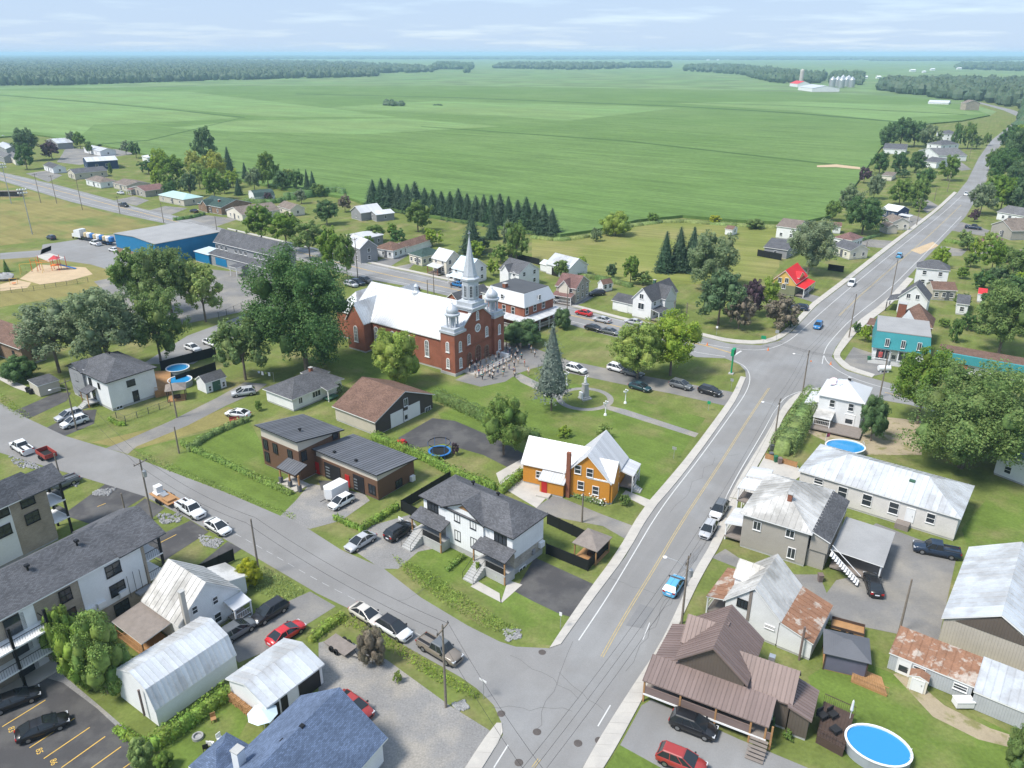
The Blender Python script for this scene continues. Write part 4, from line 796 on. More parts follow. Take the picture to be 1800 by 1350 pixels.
# old white house with tin roof, barn, garage, blue roof house
h10 = House('farmhouse', 'old white house with grey tin gable roof and tall chimney next to the apartments', 'house', (248, 1056), (313, 1102), (430, 1040), 3.4, 'gable', 'x', 3.5, 'white_siding', 'old_tin', .3, metal=.8)
for u, v, w, h in ((342, 1072, .6, .9), (378, 1055, .6, .9), (383, 1085, .8, 1.2), (410, 1068, .6, 1.0)): h10.win('r', u, v, w, h, None, 'h')
h10.chimney(318, 1040, 7.6, .5, 4.5, 'concrete'); h10.win_l('f', 3, 1.6); 
h10.porch(h10.L - .2, h10.L + 1.7, h10.W * .72, h10.W + .1, 2.6, 3.0, 'white_tin', 'x-', [(h10.L + 1.55, h10.W * .74), (h10.L + 1.55, h10.W)], .8); h10.steps(h10.L, h10.L + 1.7, (h10.W * .75, h10.W * .98), 3, .8, (1, 0))
h10.block(h10.L * .05, h10.W - .3, h10.L * .6, 3, 2.6, 'shed', 'y-', .8, None, 'old_tin', .2)
h10.porch(-.6, h10.L * .75, -3.4, .2, 2.4, 2.9, 'grey_wood', 'y+', [(-.3, -3.2), (h10.L * .7, -3.2)], .3, 'wood', deckm='wood')
bn = House('barn', 'white gambrel-roofed metal barn with black stovepipe beside the cedar hedge', 'barn', 7.0, (272, 1250), (416, 1150), 2.3, 'gambrel', 'y', 3.1, 'white_plain', 'tin', .12, metal=.55, found=.1)
pz = bn.at(256, 1240, .5); MB().tube((2.0 + 3.2, -.25, .9), (2.0 + 3.2, -.25, 4.2), .12).build('stovepipe', 'brown_tin', bn.e)
gm = House('metal_garage', 'low white garage with pale tin gable roof and open doors, firewood behind', 'garage', (395.6, 1193), (468, 1245), (570.6, 1167), 2.6, 'gable', 'y', 1.15, 'white_plain', 'tin', .25, metal=.75, found=.08)
for t0, t1, h in ((.12, .2, 1.9), (.26, .34, 2.0), (.56, .9, 2.1)): gm.door_l('r', gm.W * (t0 + t1) / 2, gm.W * (t1 - t0), h, 'black_trim', 0, .08, 0, 'doorway')
gm.win_l('r', gm.W * .06, 1.5, .5, .6)
bh = House('blue_roof_house', 'house with large blue shingle roof and white chimney at the bottom edge', 'house', (682, 1297), (529, 1222), 15., 3.1, 'gable', 'y', 3.6, 'white_siding', 'blue_shingle', .4)
p = bh.at(418, 1310, 3.1); bh.block(bh.L - .6, 6.8, 3.6, 4.4, 3.0, 'hip', 'x', 1.3, None, 'blue_shingle', .4)
bh.block(-.9, 7.5, 5, 4.5, 3.1, 'gable', 'x', 1.7, None, 'blue_shingle', .35)
bh.chimney(417, 1318, 6.3, .8, 2.2, 'white_plain'); bh.vent(531, 1278, 6.5); bh.vent(497, 1304, 6.0)
# orange house
oh = House('orange_house', 'orange wooden house with white standing-seam roof and brick chimney', 'house', 7.6, (1074.5, 852), (1105, 804), 3.7, 'gable', 'y', 4.0, 'orange_siding', 'white_tin', .3, metal=.45)
q = oh.at(937, 790, 3.5); oh.block(q.x, .9, -q.x + 3.4, 6.6, 3.5, 'gable', 'x', 3.3, None, 'white_tin', .3, .45)
oh.block(oh.L / 2, .25, oh.L / 2 + .35, 3.9, 3.9, 'gable', 'x', 2.6, None, 'white_tin', .3, .45)
for u, v in ((1016, 825), (1037, 831), (1021, 853), (1047, 862)): oh.win('f', u, v, .95, 1.3)
oh.win('f', 987, 851, .95, 1.3, off=-.6)
for u, v in ((1086, 831), (1085, 858)): oh.win('r', u, v, .8, 1.4, off=.05)
px_ = oh.face_hit('f', 951, 808, -.9); oh.win_l('f', px_.x, 2.2, 1.2, 1.1, None, 'vh', -.6)
MB().box(oh.L * .08, oh.L * .08 + .6, .05 - .3, .3, 0, 7.6).build('chimney', 'chimney_brick', oh.e)
oh.block(-3.6, -.9, 4.2, 2.5, 2.5, 'shed', 'y+', .8, None, 'white_tin', .2, .45); MB().box(-3.1, -2.2, -.78, -.72, .3, 2.3).build('door', 'red_door', oh.e); MB().box(-3.5, -1.5, -1.9, -.7, 0, .3).build('door_step', 'concrete', oh.e)
yk = oh.W * .55; oh.porch(oh.L - .3, oh.L + 2.0, yk, oh.W + .2, 2.9, 3.5, 'white_tin', 'x-', [(oh.L + 1.85, yk + .1), (oh.L + 1.85, (yk + oh.W) / 2), (oh.L + 1.85, oh.W)], .8, 'white_trim', .45); oh.steps(oh.L + 1.9, oh.L + 1.9, (yk + .3, yk + 1.7), 4, .8, (1, 0))
# right side of the road
hl = House('hall', 'long white block hall with ribbed tin hip roof and green roof vent', 'hall', (1403, 827), (1690, 912), (1717, 855), 3.9, 'hip', rise=2.2, wall='painted_block', rm='tin', o=.3, metal=.75)
for u, v, w, h in ((1439, 846, 1.2, .8), (1481, 865, 1.2, 1.6), (1524, 879, 1.2, 1.7), (1571, 893, 1.2, 1.7), (1636, 911, 1.0, 1.4), (1633, 943, .9, .5)): hl.win('f', u, v, w, h)
hl.door('f', 1598, 912, 1.0, 2.1, 'white_plain', 0, .9); MB().box(hl.L * .655, hl.L * .735, -1.1, .3, 0, .85).build('stoop', 'grey_wood', hl.e)
p = hl.at(1603, 850, 5.0); MB().box(p.x - .4, p.x + .4, p.y - .4, p.y + .4, 4.2, 5.6).build('roof_vent', 'green_door', hl.e)
gh = House('grey_beige_house', 'grey-beige two-storey house with pale tin hip roof facing the main road', 'house', (1300, 901.7), (1428, 940), (1471.7, 863), 5.4, 'hip', rise=2.3, wall='taupe_siding', rm='old_tin', o=.45, metal=.8)
for u, v, w, h in ((1331, 924, .9, 1.2), (1389, 938, 1.0, 1.0), (1391, 972, .9, 1.5)): gh.win('f', u, v, w, h, None, 'v')
gh.chimney(1390, 868, 8.2, .55, 1.2)
gh.block(gh.L - .4, .6, 2.6, gh.W - 1, 4.6, 'shed', 'x-', 1.0, None, 'dark_shingle', .2, z0=2.6, found=.1); MB().box(gh.L - .4, gh.L + 1.8, 1.0, gh.W - 1, 0, 2.6).build('lean_to_wall', 'taupe_siding', gh.e)
c0 = gh.at(1480, 893, 3.0); gh.porch(gh.L + 2.3, gh.L + 8.6, gh.W * .12, gh.W * .82, 2.9, 3.15, 'flat_roof', 'x-', [(gh.L + 8.3, gh.W * .15), (gh.L + 8.3, gh.W * .8)], .5, rail=True)
mb = MB()
for i in range(12): mb.box(gh.L + 2.5 + i * .32, gh.L + 2.8 + i * .32, -.5, .6, 3.4 - i * .27, 3.46 - i * .27)
mb.build('outside_stair', 'white_trim', gh.e); MB().tube((gh.L + 2.5, -.5, 4.4), (gh.L + 6.4, -.5, 1.2), .05, n=5).tube((gh.L + 2.5, .6, 4.4), (gh.L + 6.4, .6, 1.2), .05, n=5).build('stair_rail', 'white_trim', gh.e)
gh.porch(-2.0, .5, gh.W * .05, gh.W * .4, 2.8, 3.2, 'white_tin', 'x+', [(-1.8, gh.W * .08), (-1.8, gh.W * .38)], .8, metal=.6)
gh.porch(-2.6, .5, gh.W * .55, gh.W * .8, 5.0, 5.3, 'white_tin', 'x+', [(-2.4, gh.W * .57), (-2.4, gh.W * .78)], 2.9, metal=.6); gh.porch(-2.6, .5, gh.W * .85, gh.W * 1.1, 5.0, 5.3, 'white_tin', 'x+', [(-2.4, gh.W * .87), (-2.4, gh.W * 1.08)], 2.9, metal=.6)
wt = House('tin_roof_house', 'white house with grey tin gable roof and rust-patched rear lean-to', 'house', (1271, 1055), (1373, 1095), (1405.5, 1028.5), 3.6, 'gable', 'y', 3.2, 'white_siding', 'old_tin', .25, metal=.8)
e0 = wt.at(1430.7, 1130.7, 2.5); wt.block(wt.L - .3, .0, e0.x - wt.L + .3, wt.W, 2.5, 'shed', 'x-', 1.2, None, 'rusty_tin', .15, .8)
wt.win('f', 1305, 1060, 1.1, .9, 'black_trim', 'w'); wt.win('f', 1353, 1102, 1.0, .35); MB().box(wt.L * .42, wt.L * .47, .17, .26, 2.0, 6.4).build('wall_strip', 'grey_wood', wt.e)
wt.block(-.3, wt.W * .45, wt.L / 2, 3.2, 4.6, 'gable', 'x', 1.7, None, 'old_tin', .2, .8); wt.porch(-2.3, .3, wt.W * .1, wt.W * .95, 2.6, 3.2, 'rusty_tin', 'x+', [(-2.1, wt.W * .12), (-2.1, wt.W * .5), (-2.1, wt.W * .93)], .6, metal=.8)
MB().tube((wt.L + 2.6, -.4, 0), (wt.L + 2.6, -.4, 4.6), .13).build('stovepipe', 'brown_tin', wt.e)
br = House('brown_house', 'brown metal-roofed house with wraparound wooden porch at the lower right', 'house', (1185, 1160), (1314, 1206), (1346, 1125), 4.6, 'gable', 'y', 3.1, 'brown_metal_wall', 'brown_tin', .4, metal=.42, trim='brown_tin')
r0 = br.at(1413, 1171, 3.6); br.block(br.L * .55, .6, r0.x - br.L * .55, br.W * .62, 3.6, 'gable', 'x', 2.4, None, 'brown_tin', .3, .42, trim='brown_tin')
r1 = br.at(1445, 1196, 2.9); br.block(r0.x - .4, .2, r1.x - r0.x + .4, br.W * .6, 2.9, 'shed', 'x-', .8, None, 'brown_tin', .25, .42, trim='brown_tin')
br.block(-.2, br.W * .35, br.L / 2, 4.2, 4.8, 'gable', 'x', 2.2, None, 'brown_tin', .3, .42, trim='brown_tin')
xe = br.at(1358, 1258, 3.0).x
br.porch(-2.4, xe, -2.5, .45, 2.9, 4.0, 'brown_tin', 'y+', [], 1.2, 'wood', .42, deckm='grey_wood'); br.porch(-2.4, .45, .45, br.W * .95, 2.9, 4.0, 'brown_tin', 'x+', [], 1.2, 'wood', .42, deckm='grey_wood')
xs_ = [-2.2, 1.6, 5.2, 8.6, 10.6, xe - .25]
for x in xs_: MB().box(x - .09, x + .09, -2.38, -2.2, 0, 2.95).build('porch_post', 'wood', br.e)
for y in (2.5, 5.5, br.W * .92): MB().box(-2.29, -2.11, y - .09, y + .09, 0, 2.95).build('porch_post', 'wood', br.e)
for x0, x1 in zip(xs_, xs_[1:]):
    if not (8 < x0 < 9): MB().box(x0 + .1, x1 - .1, -2.33, -2.27, 1.25, 2.05).box(x0 + .1, x1 - .1, -2.36, -2.24, 2.05, 2.12).build('porch_railing', 'brown_tin', br.e)
MB().box(-2.25, xe - .1, -2.42, -2.36, .98, 1.18).build('porch_fascia', 'white_trim', br.e)
br.steps(8.75, 10.45, -2.4, 6, 1.2, m='grey_wood', tread=.34); br.door_l('f', 9.6, 1.0, 2.1, 'white_trim', 0, 1.2, 1); br.win_l('f', 1.8, 2.4, 1.6, 1.2, 'black_trim'); br.win_l('f', 5.6, 2.4, 1.2, 1.2, 'black_trim')
p = br.at(1277, 1099, 7.2); MB().box(p.x - .3, p.x + .3, p.y - .3, p.y + .3, 6.4, 7.5).build('chimney', 'brown_tin', br.e); p = br.at(1357, 1158, 5.6); MB().box(p.x - .3, p.x + .3, p.y - .3, p.y + .3, 4.6, 6.0).build('chimney', 'steel', br.e)
bs = House('storage_barn', 'large tan metal storage barn with white gable roof at the right edge', 'barn', (1703, 962), (1655, 1086), (1850, 1160), 3.5, 'gable', 'x', 3.0, 'tan_metal_wall', 'tin', .25, metal=1.0, found=.1)
MB().add([(bs.L - .2, bs.W * .12, 3.6), (bs.L - .2, bs.W * .88, 3.6), (bs.L - .2, bs.W * .5, 6.2)], [(0, 1, 2)]).build('gable_board', 'brown_metal_wall', bs.e)
rs = House('rusty_shed', 'long low shed with rust-streaked tin roof and white door in the back yard', 'shed', (1563, 1147), (1713, 1208), 4.4, 2.2, 'shed', 'y+', .7, 'grey_metal_wall', 'rusty_tin', .12, metal=.8, found=.05)
rs.door_l('f', rs.L * .2, 1.2, 1.9, 'white_trim', 0, .05, 1); rs.win_l('f', rs.L * .38, 1.5, 1.1, .6); rs.win_l('f', rs.L * .86, 1.4, 1.2, .6)
rs.block(rs.L, -.8, 5.2, 5.0, 2.3, 'shed', 'y+', .9, 'grey_metal_wall', 'tin', .12, .8, .05); rs.block(rs.L + 5.3, -.6, 7, 5.6, 2.5, 'gable', 'y', 1.1, 'grey_metal_wall', 'white_tin', .2, .8, .05)
ss = House('small_shed', 'small beige metal shed with rusty low roof leaning by the rusty shed', 'shed', (1598, 1187), (1633, 1200), (1645, 1190), 1.75, 'gable', 'y', .35, 'cream_siding', 'rusty_tin', .06, found=.05); ss.door_l('f', ss.L / 2, 1.1, 1.5, 'white_trim', 0, .05)
mw = House('mural_house', 'white two-storey house with pale hip roof carrying faded coloured circles at the junction', 'house', (1437, 693), (1521, 710), (1543, 683), 5.4, 'hip', rise=2.2, wall='white_siding', rm='white_tin', o=.35)
for u, v in ((1463, 709), (1496, 716)): mw.win('f', u, v, .8, 1.3)
mw.door('f', 1492, 741, 1.6, 2.1, 'white_trim', 0, .5, 1); mw.block(-2.2, 1.2, 2.6, mw.W - 2.4, 2.8, 'shed', 'x+', .8, None, 'white_tin', .2); mw.chimney(1494, 664, 7.9, .5, 1., 'black_metal')
mat('faded_pink', (.72, .55, .58), .6, 0, .1, 1); mat('faded_green', (.55, .72, .62), .6, 0, .1, 1); mat('faded_blue', (.55, .6, .76), .6, 0, .1, 1)
sl = 2.2 / (min(mw.L, mw.W) / 2)
for u, v, m in ((1464, 677, 'faded_pink'), (1482, 668, 'faded_green'), (1476, 679, 'faded_blue')):
    z = 6.4; pp = mw.at(u, v, z); mb = MB(); n = 16; cx, cy = pp.x, min(max(pp.y, 1.2), mw.W / 2 - .9)
    mb.add([(cx + .75 * math.cos(2 * PI * i / n), cy + .75 * math.sin(2 * PI * i / n), 5.4 + sl * (cy + .75 * math.sin(2 * PI * i / n)) + .012) for i in range(n)], [tuple(range(n))]); mb.build('painted_circle', m, mw.e)
mw.porch(.3, 3.4, -3.0, .3, 2.3, 2.6, 'old_tin', 'y+', [(.5, -2.8), (3.2, -2.8)], .8); MB().box(.2, mw.L + .5, -4.2, .2, .4, .6).build('deck', 'grey_wood', mw.e)
# corner store in teal
ts = House('corner_store', 'corner store with teal metal upper storey, white shopfront and flat roof', 'store', (1534, 609), (1634, 622), (1656, 594), 3.2, 'flat', 'x', 0, 'white_plain', 'flat_roof', .2)
bpy.data.objects.remove(ts.roof)
mb = MB(); k_ = .9; z0_, z1_ = 3.1, 6.6; O = [(-.2, -.3), (ts.L + .2, -.3), (ts.L + .2, ts.W), (-.2, ts.W)]; I = [(.3, k_ - .3), (ts.L - .3, k_ - .3), (ts.L - .3, ts.W - .3), (.3, ts.W - .3)]
mb.add([(*p, z0_) for p in O] + [(*p, z1_) for p in I], [(0, 1, 5, 4), (1, 2, 6, 5), (2, 3, 7, 6), (3, 0, 4, 7), (3, 2, 1, 0)]); mb.build('mansard', 'teal_metal', ts.e)
MB().box(.25, ts.L - .25, k_ - .35, ts.W - .25, 6.62, 6.8).build('roof', 'flat_roof', ts.e)
for t in (.24, .52, .8): ts.o = -.1; ts.win_l('f', ts.L * t, 4.6, .7, 1.6, None, 'v', .15)
ts.o = .2
for t, w in ((.2, 2.6), (.62, 3.0)): ts.win_l('f', ts.L * t, 1.7, w, 2.0, None, 'w')
ts.door_l('f', ts.L * .4, 1.1, 2.2, 'steel', 0, .5, 1)
mat('poster', (.5, .1, .1), .6, 0, .5, 2.5); MB().box(ts.L * .13, ts.L * .2, .1, .14, 1.0, 2.2).build('poster', 'poster', ts.e); MB().box(ts.L * .66, ts.L * .74, .1, .14, 1.0, 2.2).build('poster', 'poster', ts.e)
for i in range(4): MB().box(-.5 - .0, ts.L * .55, -.9 - i * .35, -.55 - i * .35, 0, .5 - i * .12).build('step', 'foundation', ts.e)
lb = House('long_teal_building', 'long low white building with teal metal band and brown roof right of the store', 'building', (1648, 617), (1870, 656), 5.5, 4.0, 'flat', 'x', 0, 'white_plain', 'brown_shingle', .2)
MB().box(-.1, lb.L + .1, -.45, .15, 2.3, 4.1).build('teal_band', 'teal_metal', lb.e); lb.auto('f', 5, (1.3,), 1.2, .8)
MB().box(lb.L * .17, lb.L * .27, -.1, .22, .6, 2.0).build('poster', 'poster', lb.e)
# ---------------- church ----------------
def arch_poly(w, h, n=8):      # outline with half-round head, base at z=0
    r = w / 2; pts = [(-r, 0), (r, 0), (r, h - r)]
    for i in range(1, n): pts.append((r * math.cos(PI * i / n), h - r + r * math.sin(PI * i / n)))
    return pts + [(-r, h - r)]
AC = {}
def arch_mesh(w, h, fm, pm, t=.16):
    k = (w, h, fm, pm)
    if k not in AC:
        a, b = arch_poly(w, h), arch_poly(w - 2 * t, h - 2 * t); b = [(x, z + t) for x, z in b]; n = len(a); f = MB()
        for i in range(n):
            j = (i + 1) % n; q = [a[i], a[j], b[j], b[i]]
            f.add([(x, -.12, z) for x, z in q] + [(x, .02, z) for x, z in q], [(0, 1, 2, 3), (4, 0, 3, 7), (1, 5, 6, 2), (0, 4, 5, 1), (3, 2, 6, 7)])
        f.box(-.03, .03, -.1, 0, t, h - t)
        for z in (.3, .5, .7): f.box(-w / 2 + t, w / 2 - t, -.09, 0, h * z - .025, h * z + .025)
        f.box(-w / 2 - .1, w / 2 + .1, -.18, .02, -.12, 0)
        g = MB(); g.add([(x, -.03, z) for x, z in b], [tuple(range(n))]); AC[k] = (f.mesh('window', fm), g.mesh('pane', pm))
    return AC[k]
ch = House('church', 'red brick church with white metal roof, tall silver steeple and two domed side towers', 'church', 31., (798.2, 603.2), (877.4, 568.7), 7.0, 'gable', 'x', 6.3, 'red_brick', 'white_tin', .3, metal=.62, found=.4)
CE = ch.e; CL, CW = ch.L, ch.W
def arch(face, a, z, w, h, off=0, fm='white_trim', pm='pale_glass'):
    mf, mp = arch_mesh(w, h, fm, pm); o = inst('window', mf, CE, ch.place(face, a, z, off), ch.FR[face]); inst('pane', mp, o)
for a in (3.2, 8.2, 13.2, 18.2, 23.2): arch('f', a, 2.2, 1.2, 3.8)
for a in (3.2, 8.2, 13.2, 18.2, 23.2): arch('b', a, 2.2, 1.2, 3.8)
# apse and transepts at the far end
ch.block(-7, CW * .14, 7.4, CW * .72, 6.6, 'hip', 'x', 4.2, 'red_brick', 'tin', .3, .62, .4)
ch.block(1.0, -2.2, 6.0, CW + 4.4, 6.9, 'gable', 'y', 4.4, 'red_brick', 'tin', .3, .62, .4)
arch('f', 4.0, 2.2, 1.2, 3.8, 2.2)
# facade: coping along the gable, string course, windows, doors
fx = CL - .3
FA = MB(); zt = lambda y: 7.0 + 6.3 * (1 - abs(y - CW / 2) / (CW / 2))
FA.add([(fx + .35, y, z) for y, z in ((.3, .2), (CW - .3, .2), (CW - .3, zt(.3) + .3), (CW / 2, 13.7), (.3, zt(.3) + .3))], [(0, 1, 2, 3, 4)])
FA.add([(fx - .1, y, z) for y, z in ((.3, .2), (CW - .3, .2), (CW - .3, zt(.3) + .3), (CW / 2, 13.7), (.3, zt(.3) + .3))], [(4, 3, 2, 1, 0)]); FA.build('facade', 'red_brick', CE)
for y0, y1 in ((0, CW / 2), (CW / 2, CW)):
    za, zb_ = zt(y0) + .25, zt(y1) + .25; mb = MB(); mb.add([(x, y, z + dz) for dz in (0, .35) for x in (fx - .2, fx + .55) for y, z in ((y0, za), (y1, zb_))], [(0, 1, 3, 2), (4, 6, 7, 5), (0, 4, 5, 1), (2, 3, 7, 6), (0, 2, 6, 4), (1, 5, 7, 3)]); mb.build('coping', 'lead', CE)
MB().box(fx + .3, fx + .5, 3.2, CW - 3.2, 4.55, 4.85).build('string_course', 'chimney_brick', CE)
ch.o = .3; offF = .36
for a in (CW / 2 - 3.1, CW / 2 + 3.1): arch('r', a, 5.4, 1.0, 2.3, offF)
arch('r', CW / 2, 10.0, .9, 1.9, offF)
ro_ = MB().lathe([(.95, 0), (.95, .16), (.7, .16), (.7, .05)], n=20, cap=False).build('rose_window', 'white_trim', CE); ro_.location = (fx + .35, CW / 2, 8.2); ro_.rotation_euler = (0, PI / 2, 0)
pn = MB().lathe([(.72, 0), (.72, .06)], n=20).build('pane', 'pale_glass', ro_)
mb = MB()
for i in range(4): mb.box(-.7, .7, -.04, .04, .06, .12, rz=i * PI / 4, c=(0, 0))
mb.build('tracery', 'white_trim', ro_)
mat('church_door', (.12, .05, .035), .6, 0, .15, 2)
for a, w, h in ((CW / 2 - 3.0, 1.5, 3.0), (CW / 2, 2.0, 3.9), (CW / 2 + 3.0, 1.5, 3.0)):
    mf, mp = arch_mesh(w, h, 'brown_brick', 'church_door', .2); o = inst('door', mf, CE, ch.place('r', a, .5, offF), PI / 2); inst('door_leaf', mp, o)
MB().box(fx + .3, fx + 5.0, CW * .12, CW * .88, 0, .32).build('terrace', 'concrete', CE); MB().box(fx + .3, fx + 3.4, CW * .3, CW * .7, .32, .48).build('step', 'concrete', CE)
mb = MB()
for i in range(14): 
    y = CW * .12 + i * CW * .76 / 13; mb.tube((fx + 4.9, y, .3), (fx + 4.9, y, 1.2), .05, n=5)
mb.tube((fx + 4.9, CW * .12, 1.2), (fx + 4.9, CW * .88, 1.2), .05, n=5); mb.build('terrace_railing', 'white_trim', CE)
MB().tube((fx + .8, CW * .86, .3), (fx + .8, CW * .86, 1.0), .05).box(fx + .4, fx + 4.2, CW * .86, CW * .9, .35, 1.25).build('ramp_railing', 'white_trim', CE)
# side towers with lantern and dome
def side_tower(y0, cw=3.5):
    xa, xb, ya, yb = CL - 3.0, CL + .75, y0, y0 + cw; cx, cy = (xa + xb) / 2, (ya + yb) / 2
    t = MB().box(xa, xb, ya, yb, 0, 9.0).build('side_tower', 'red_brick', CE)
    MB().box(xa - .15, xb + .15, ya - .15, yb + .15, 0, .6).build('plinth', 'foundation', t)
    MB().box(xa - .2, xb + .2, ya - .2, yb + .2, 9.0, 9.5).box(xa + .1, xb - .1, ya + .1, yb - .1, 9.5, 10.2).build('cornice', 'lead', t)
    mb = MB()
    for i in range(8): a = PI / 8 + i * PI / 4; mb.tube((cx + 1.15 * math.cos(a), cy + 1.15 * math.sin(a), 10.2), (cx + 1.15 * math.cos(a), cy + 1.15 * math.sin(a), 12.6), .17, n=8)
    mb.lathe([(.35, 10.2), (.35, 12.6)], (cx, cy), 8); mb.build('lantern', 'lead', t)
    MB().lathe([(1.45, 12.5), (1.6, 12.7), (1.6, 12.95), (1.2, 13.1)], (cx, cy), 16).build('lantern_cornice', 'lead', t)
    MB().lathe([(1.1, 13.05), (1.28, 13.5), (1.15, 14.0), (.8, 14.45), (.3, 14.8), (.1, 15.0)], (cx, cy), 18).build('dome', 'lead', t, smooth=True)
    MB().tube((cx, cy, 14.9), (cx, cy, 15.8), .05).blob((cx, cy, 15.1), .15, 8, 5, 0).build('finial', 'lead', t)
    for z in (1.4, 5.0):
        mf, mp = arch_mesh(.9, 2.3, 'white_trim', 'pale_glass')
        for fc, pos, rz in (('r', (xb, cy, z), PI / 2), ('f', (cx, ya, z), 0), ('b', (cx, yb, z), PI)):
            if fc == 'f' and y0 > 3: continue
            o = inst('window', mf, t, pos, rz); inst('pane', mp, o)
side_tower(-.75); side_tower(CW - 2.75)
# steeple
cx, cy = CL - 1.6, CW / 2
st = MB().box(cx - 2.2, cx + 1.63, cy - 2.1, cy + 2.1, 8, 12.3).build('steeple', 'red_brick', CE)
MB().box(cx - 2.5, cx + 2.3, cy - 2.4, cy + 2.4, 12.3, 12.8).box(cx - 2.7, cx + 2.5, cy - 2.6, cy + 2.6, 12.8, 13.1).box(cx - 2.2, cx + 2.0, cy - 2.1, cy + 2.1, 13.1, 14.0).build('cornice', 'lead', st)
a0 = PI / 8
MB().lathe([(2.05, 14.0), (1.95, 14.3), (1.75, 14.4), (1.75, 18.3), (2.0, 18.5), (2.05, 18.9), (1.6, 19.2), (1.55, 19.7)], (cx - .1, cy), 8, ang0=a0).build('belfry', 'lead', st)
mf, mp = arch_mesh(.8, 2.7, 'lead', 'black_trim')
for i in range(8):
    a = i * PI / 4; o = inst('louvre_window', mf, st, (cx - .1 + 1.62 * math.cos(a), cy + 1.62 * math.sin(a), 14.9), a + PI / 2); inst('pane', mp, o)
MB().lathe([(1.5, 19.6), (.95, 22.2), (.45, 25.2), (.08, 27.4)], (cx - .1, cy), 8, ang0=a0).build('spire', 'lead', st)
MB().tube((cx - .1, cy, 27.2), (cx - .1, cy, 28.7), .06).box(cx - .16, cx - .04, cy - .4, cy + .4, 28.1, 28.23).build('cross', 'lead', st)
p = ch.at(715, 502, 13.2); MB().lathe([(1.0, 12.4), (.9, 13.2), (.5, 13.6), (.45, 14.4), (.6, 14.5), (.2, 15)], (CL * .45, CW / 2), 10).build('roof_lantern', 'lead', CE)
# ---------------- presbytery, school, arena ----------------
pr = House('presbytery', 'red brick presbytery with white mansard roof, grey flat top and white veranda', 'house', (850, 522), (922, 541), (970, 521), 6.0, 'mansard', rise=2.9, wall='red_brick', rm='white_tin', o=.35)
MB().box(1.3, pr.L - 1.3, 1.3, pr.W - 1.3, 8.91, 9.02).build('flat_roof', 'membrane', pr.e)
for u, v in ((886, 542), (902, 546)): pr.win('f', u, v, 1.0, 1.7)
for u, v in ((926, 546), (940, 540), (955, 535)): pr.win('r', u, v, 1.0, 1.7)
pr.chimney(888, 498, 10.0, 1.0, 1.2); pr.porch(pr.L - .3, pr.L + 2.6, -1.5, pr.W + .8, 3.0, 3.5, 'white_tin', 'x-', [(pr.L + 2.4, -1.2), (pr.L + 2.4, pr.W * .25), (pr.L + 2.4, pr.W * .55), (pr.L + 2.4, pr.W + .5)], .9, metal=.6)
pr.porch(-.5, pr.L + 2.6, -2.2, .3, 3.0, 3.5, 'white_tin', 'y+', [(-.2, -2.0), (pr.L * .5, -2.0), (pr.L + 2.3, -2.0)], .9, metal=.6)
for f, a in (('f', pr.L * .45), ('r', pr.W * .5)): pr.win_l(f, a, 7.3, .7, 1.0, None, 'h', .1)
pr.block(-5.5, pr.W * .4, 5.8, pr.W * .6, 5.2, 'flat', 'x', 0, 'white_siding', 'membrane', .3); pr.auto('r', 3, (1.9,), 1., 1.6)
gr = House('garage', 'grey-roofed brick double garage between church steeple and presbytery', 'garage', (783, 524), (805, 530), (860, 512), 2.7, 'gable', 'y', 1.8, 'red_brick', 'dark_shingle', .3); gr.door_l('f', gr.L * .3, 2.2, 2.1, 'white_trim', 0, .1, 0, 'garage_door'); gr.door_l('f', gr.L * .72, 2.2, 2.1, 'white_trim', 0, .1, 0, 'garage_door')
sc = House('school', 'long grey school building with dark shingle roof and two rows of windows', 'school', (374, 425), (487, 452), (560, 452), 6.8, 'gable', 'x', 3.6, 'grey_siding', 'charcoal_shingle', .5)
n = 13
for i in range(n):
    if i % 4 != 3: sc.win_l('f', sc.L * (i + .5) / n, 5.4, 1.3, 1.2, None, 'v')
for i in range(9): sc.win_l('f', sc.L * (i + .5) / 9, 2.0, 1.8, 1.3, None, 'w', 2.6)
sc.block(0, -2.6, sc.L, 3.2, 3.6, 'shed', 'y+', .8, 'grey_siding', 'charcoal_shingle', .3); MB().box(sc.L * .12, sc.L * .3, -2.4, -2.25, .6, 2.9).build('blue_panel', 'blue_metal_wall', sc.e)
sc.porch(sc.L * .52, sc.L * .52 + 4, -6.5, -2.3, 3.0, 3.3, 'charcoal_shingle', 'y+', [(sc.L * .52 + .4, -6.2), (sc.L * .52 + 3.6, -6.2)], 0, rail=False); sc.auto('r', 2, (2.0, 5.0), 1.5, 1.4)
for u, v in ((416, 406), (459, 417), (503, 427)): sc.vent(u, v, 10.2)
ar = House('arena', 'blue metal arena with pale flat roof beside the parking lot', 'arena', (199, 410), (271, 429), (384, 406), 7.0, 'gable', 'y', .7, 'blue_metal_wall', 'flat_roof', .2, found=.1, trim='steel')
MB().box(.15, ar.L - .15, .12, .22, .1, 2.4).build('brick_base', 'brown_brick', ar.e); ar.door_l('f', ar.L * .25, 3, 2.6, 'white_trim', .1, .1, 0, 'garage_door')
an = House('link_building', 'low blue-roofed annex between arena and school', 'building', (340, 441), (366, 448), (385, 440), 3.4, 'shed', 'y+', .5, 'blue_metal_wall', 'blue_tin', .2)
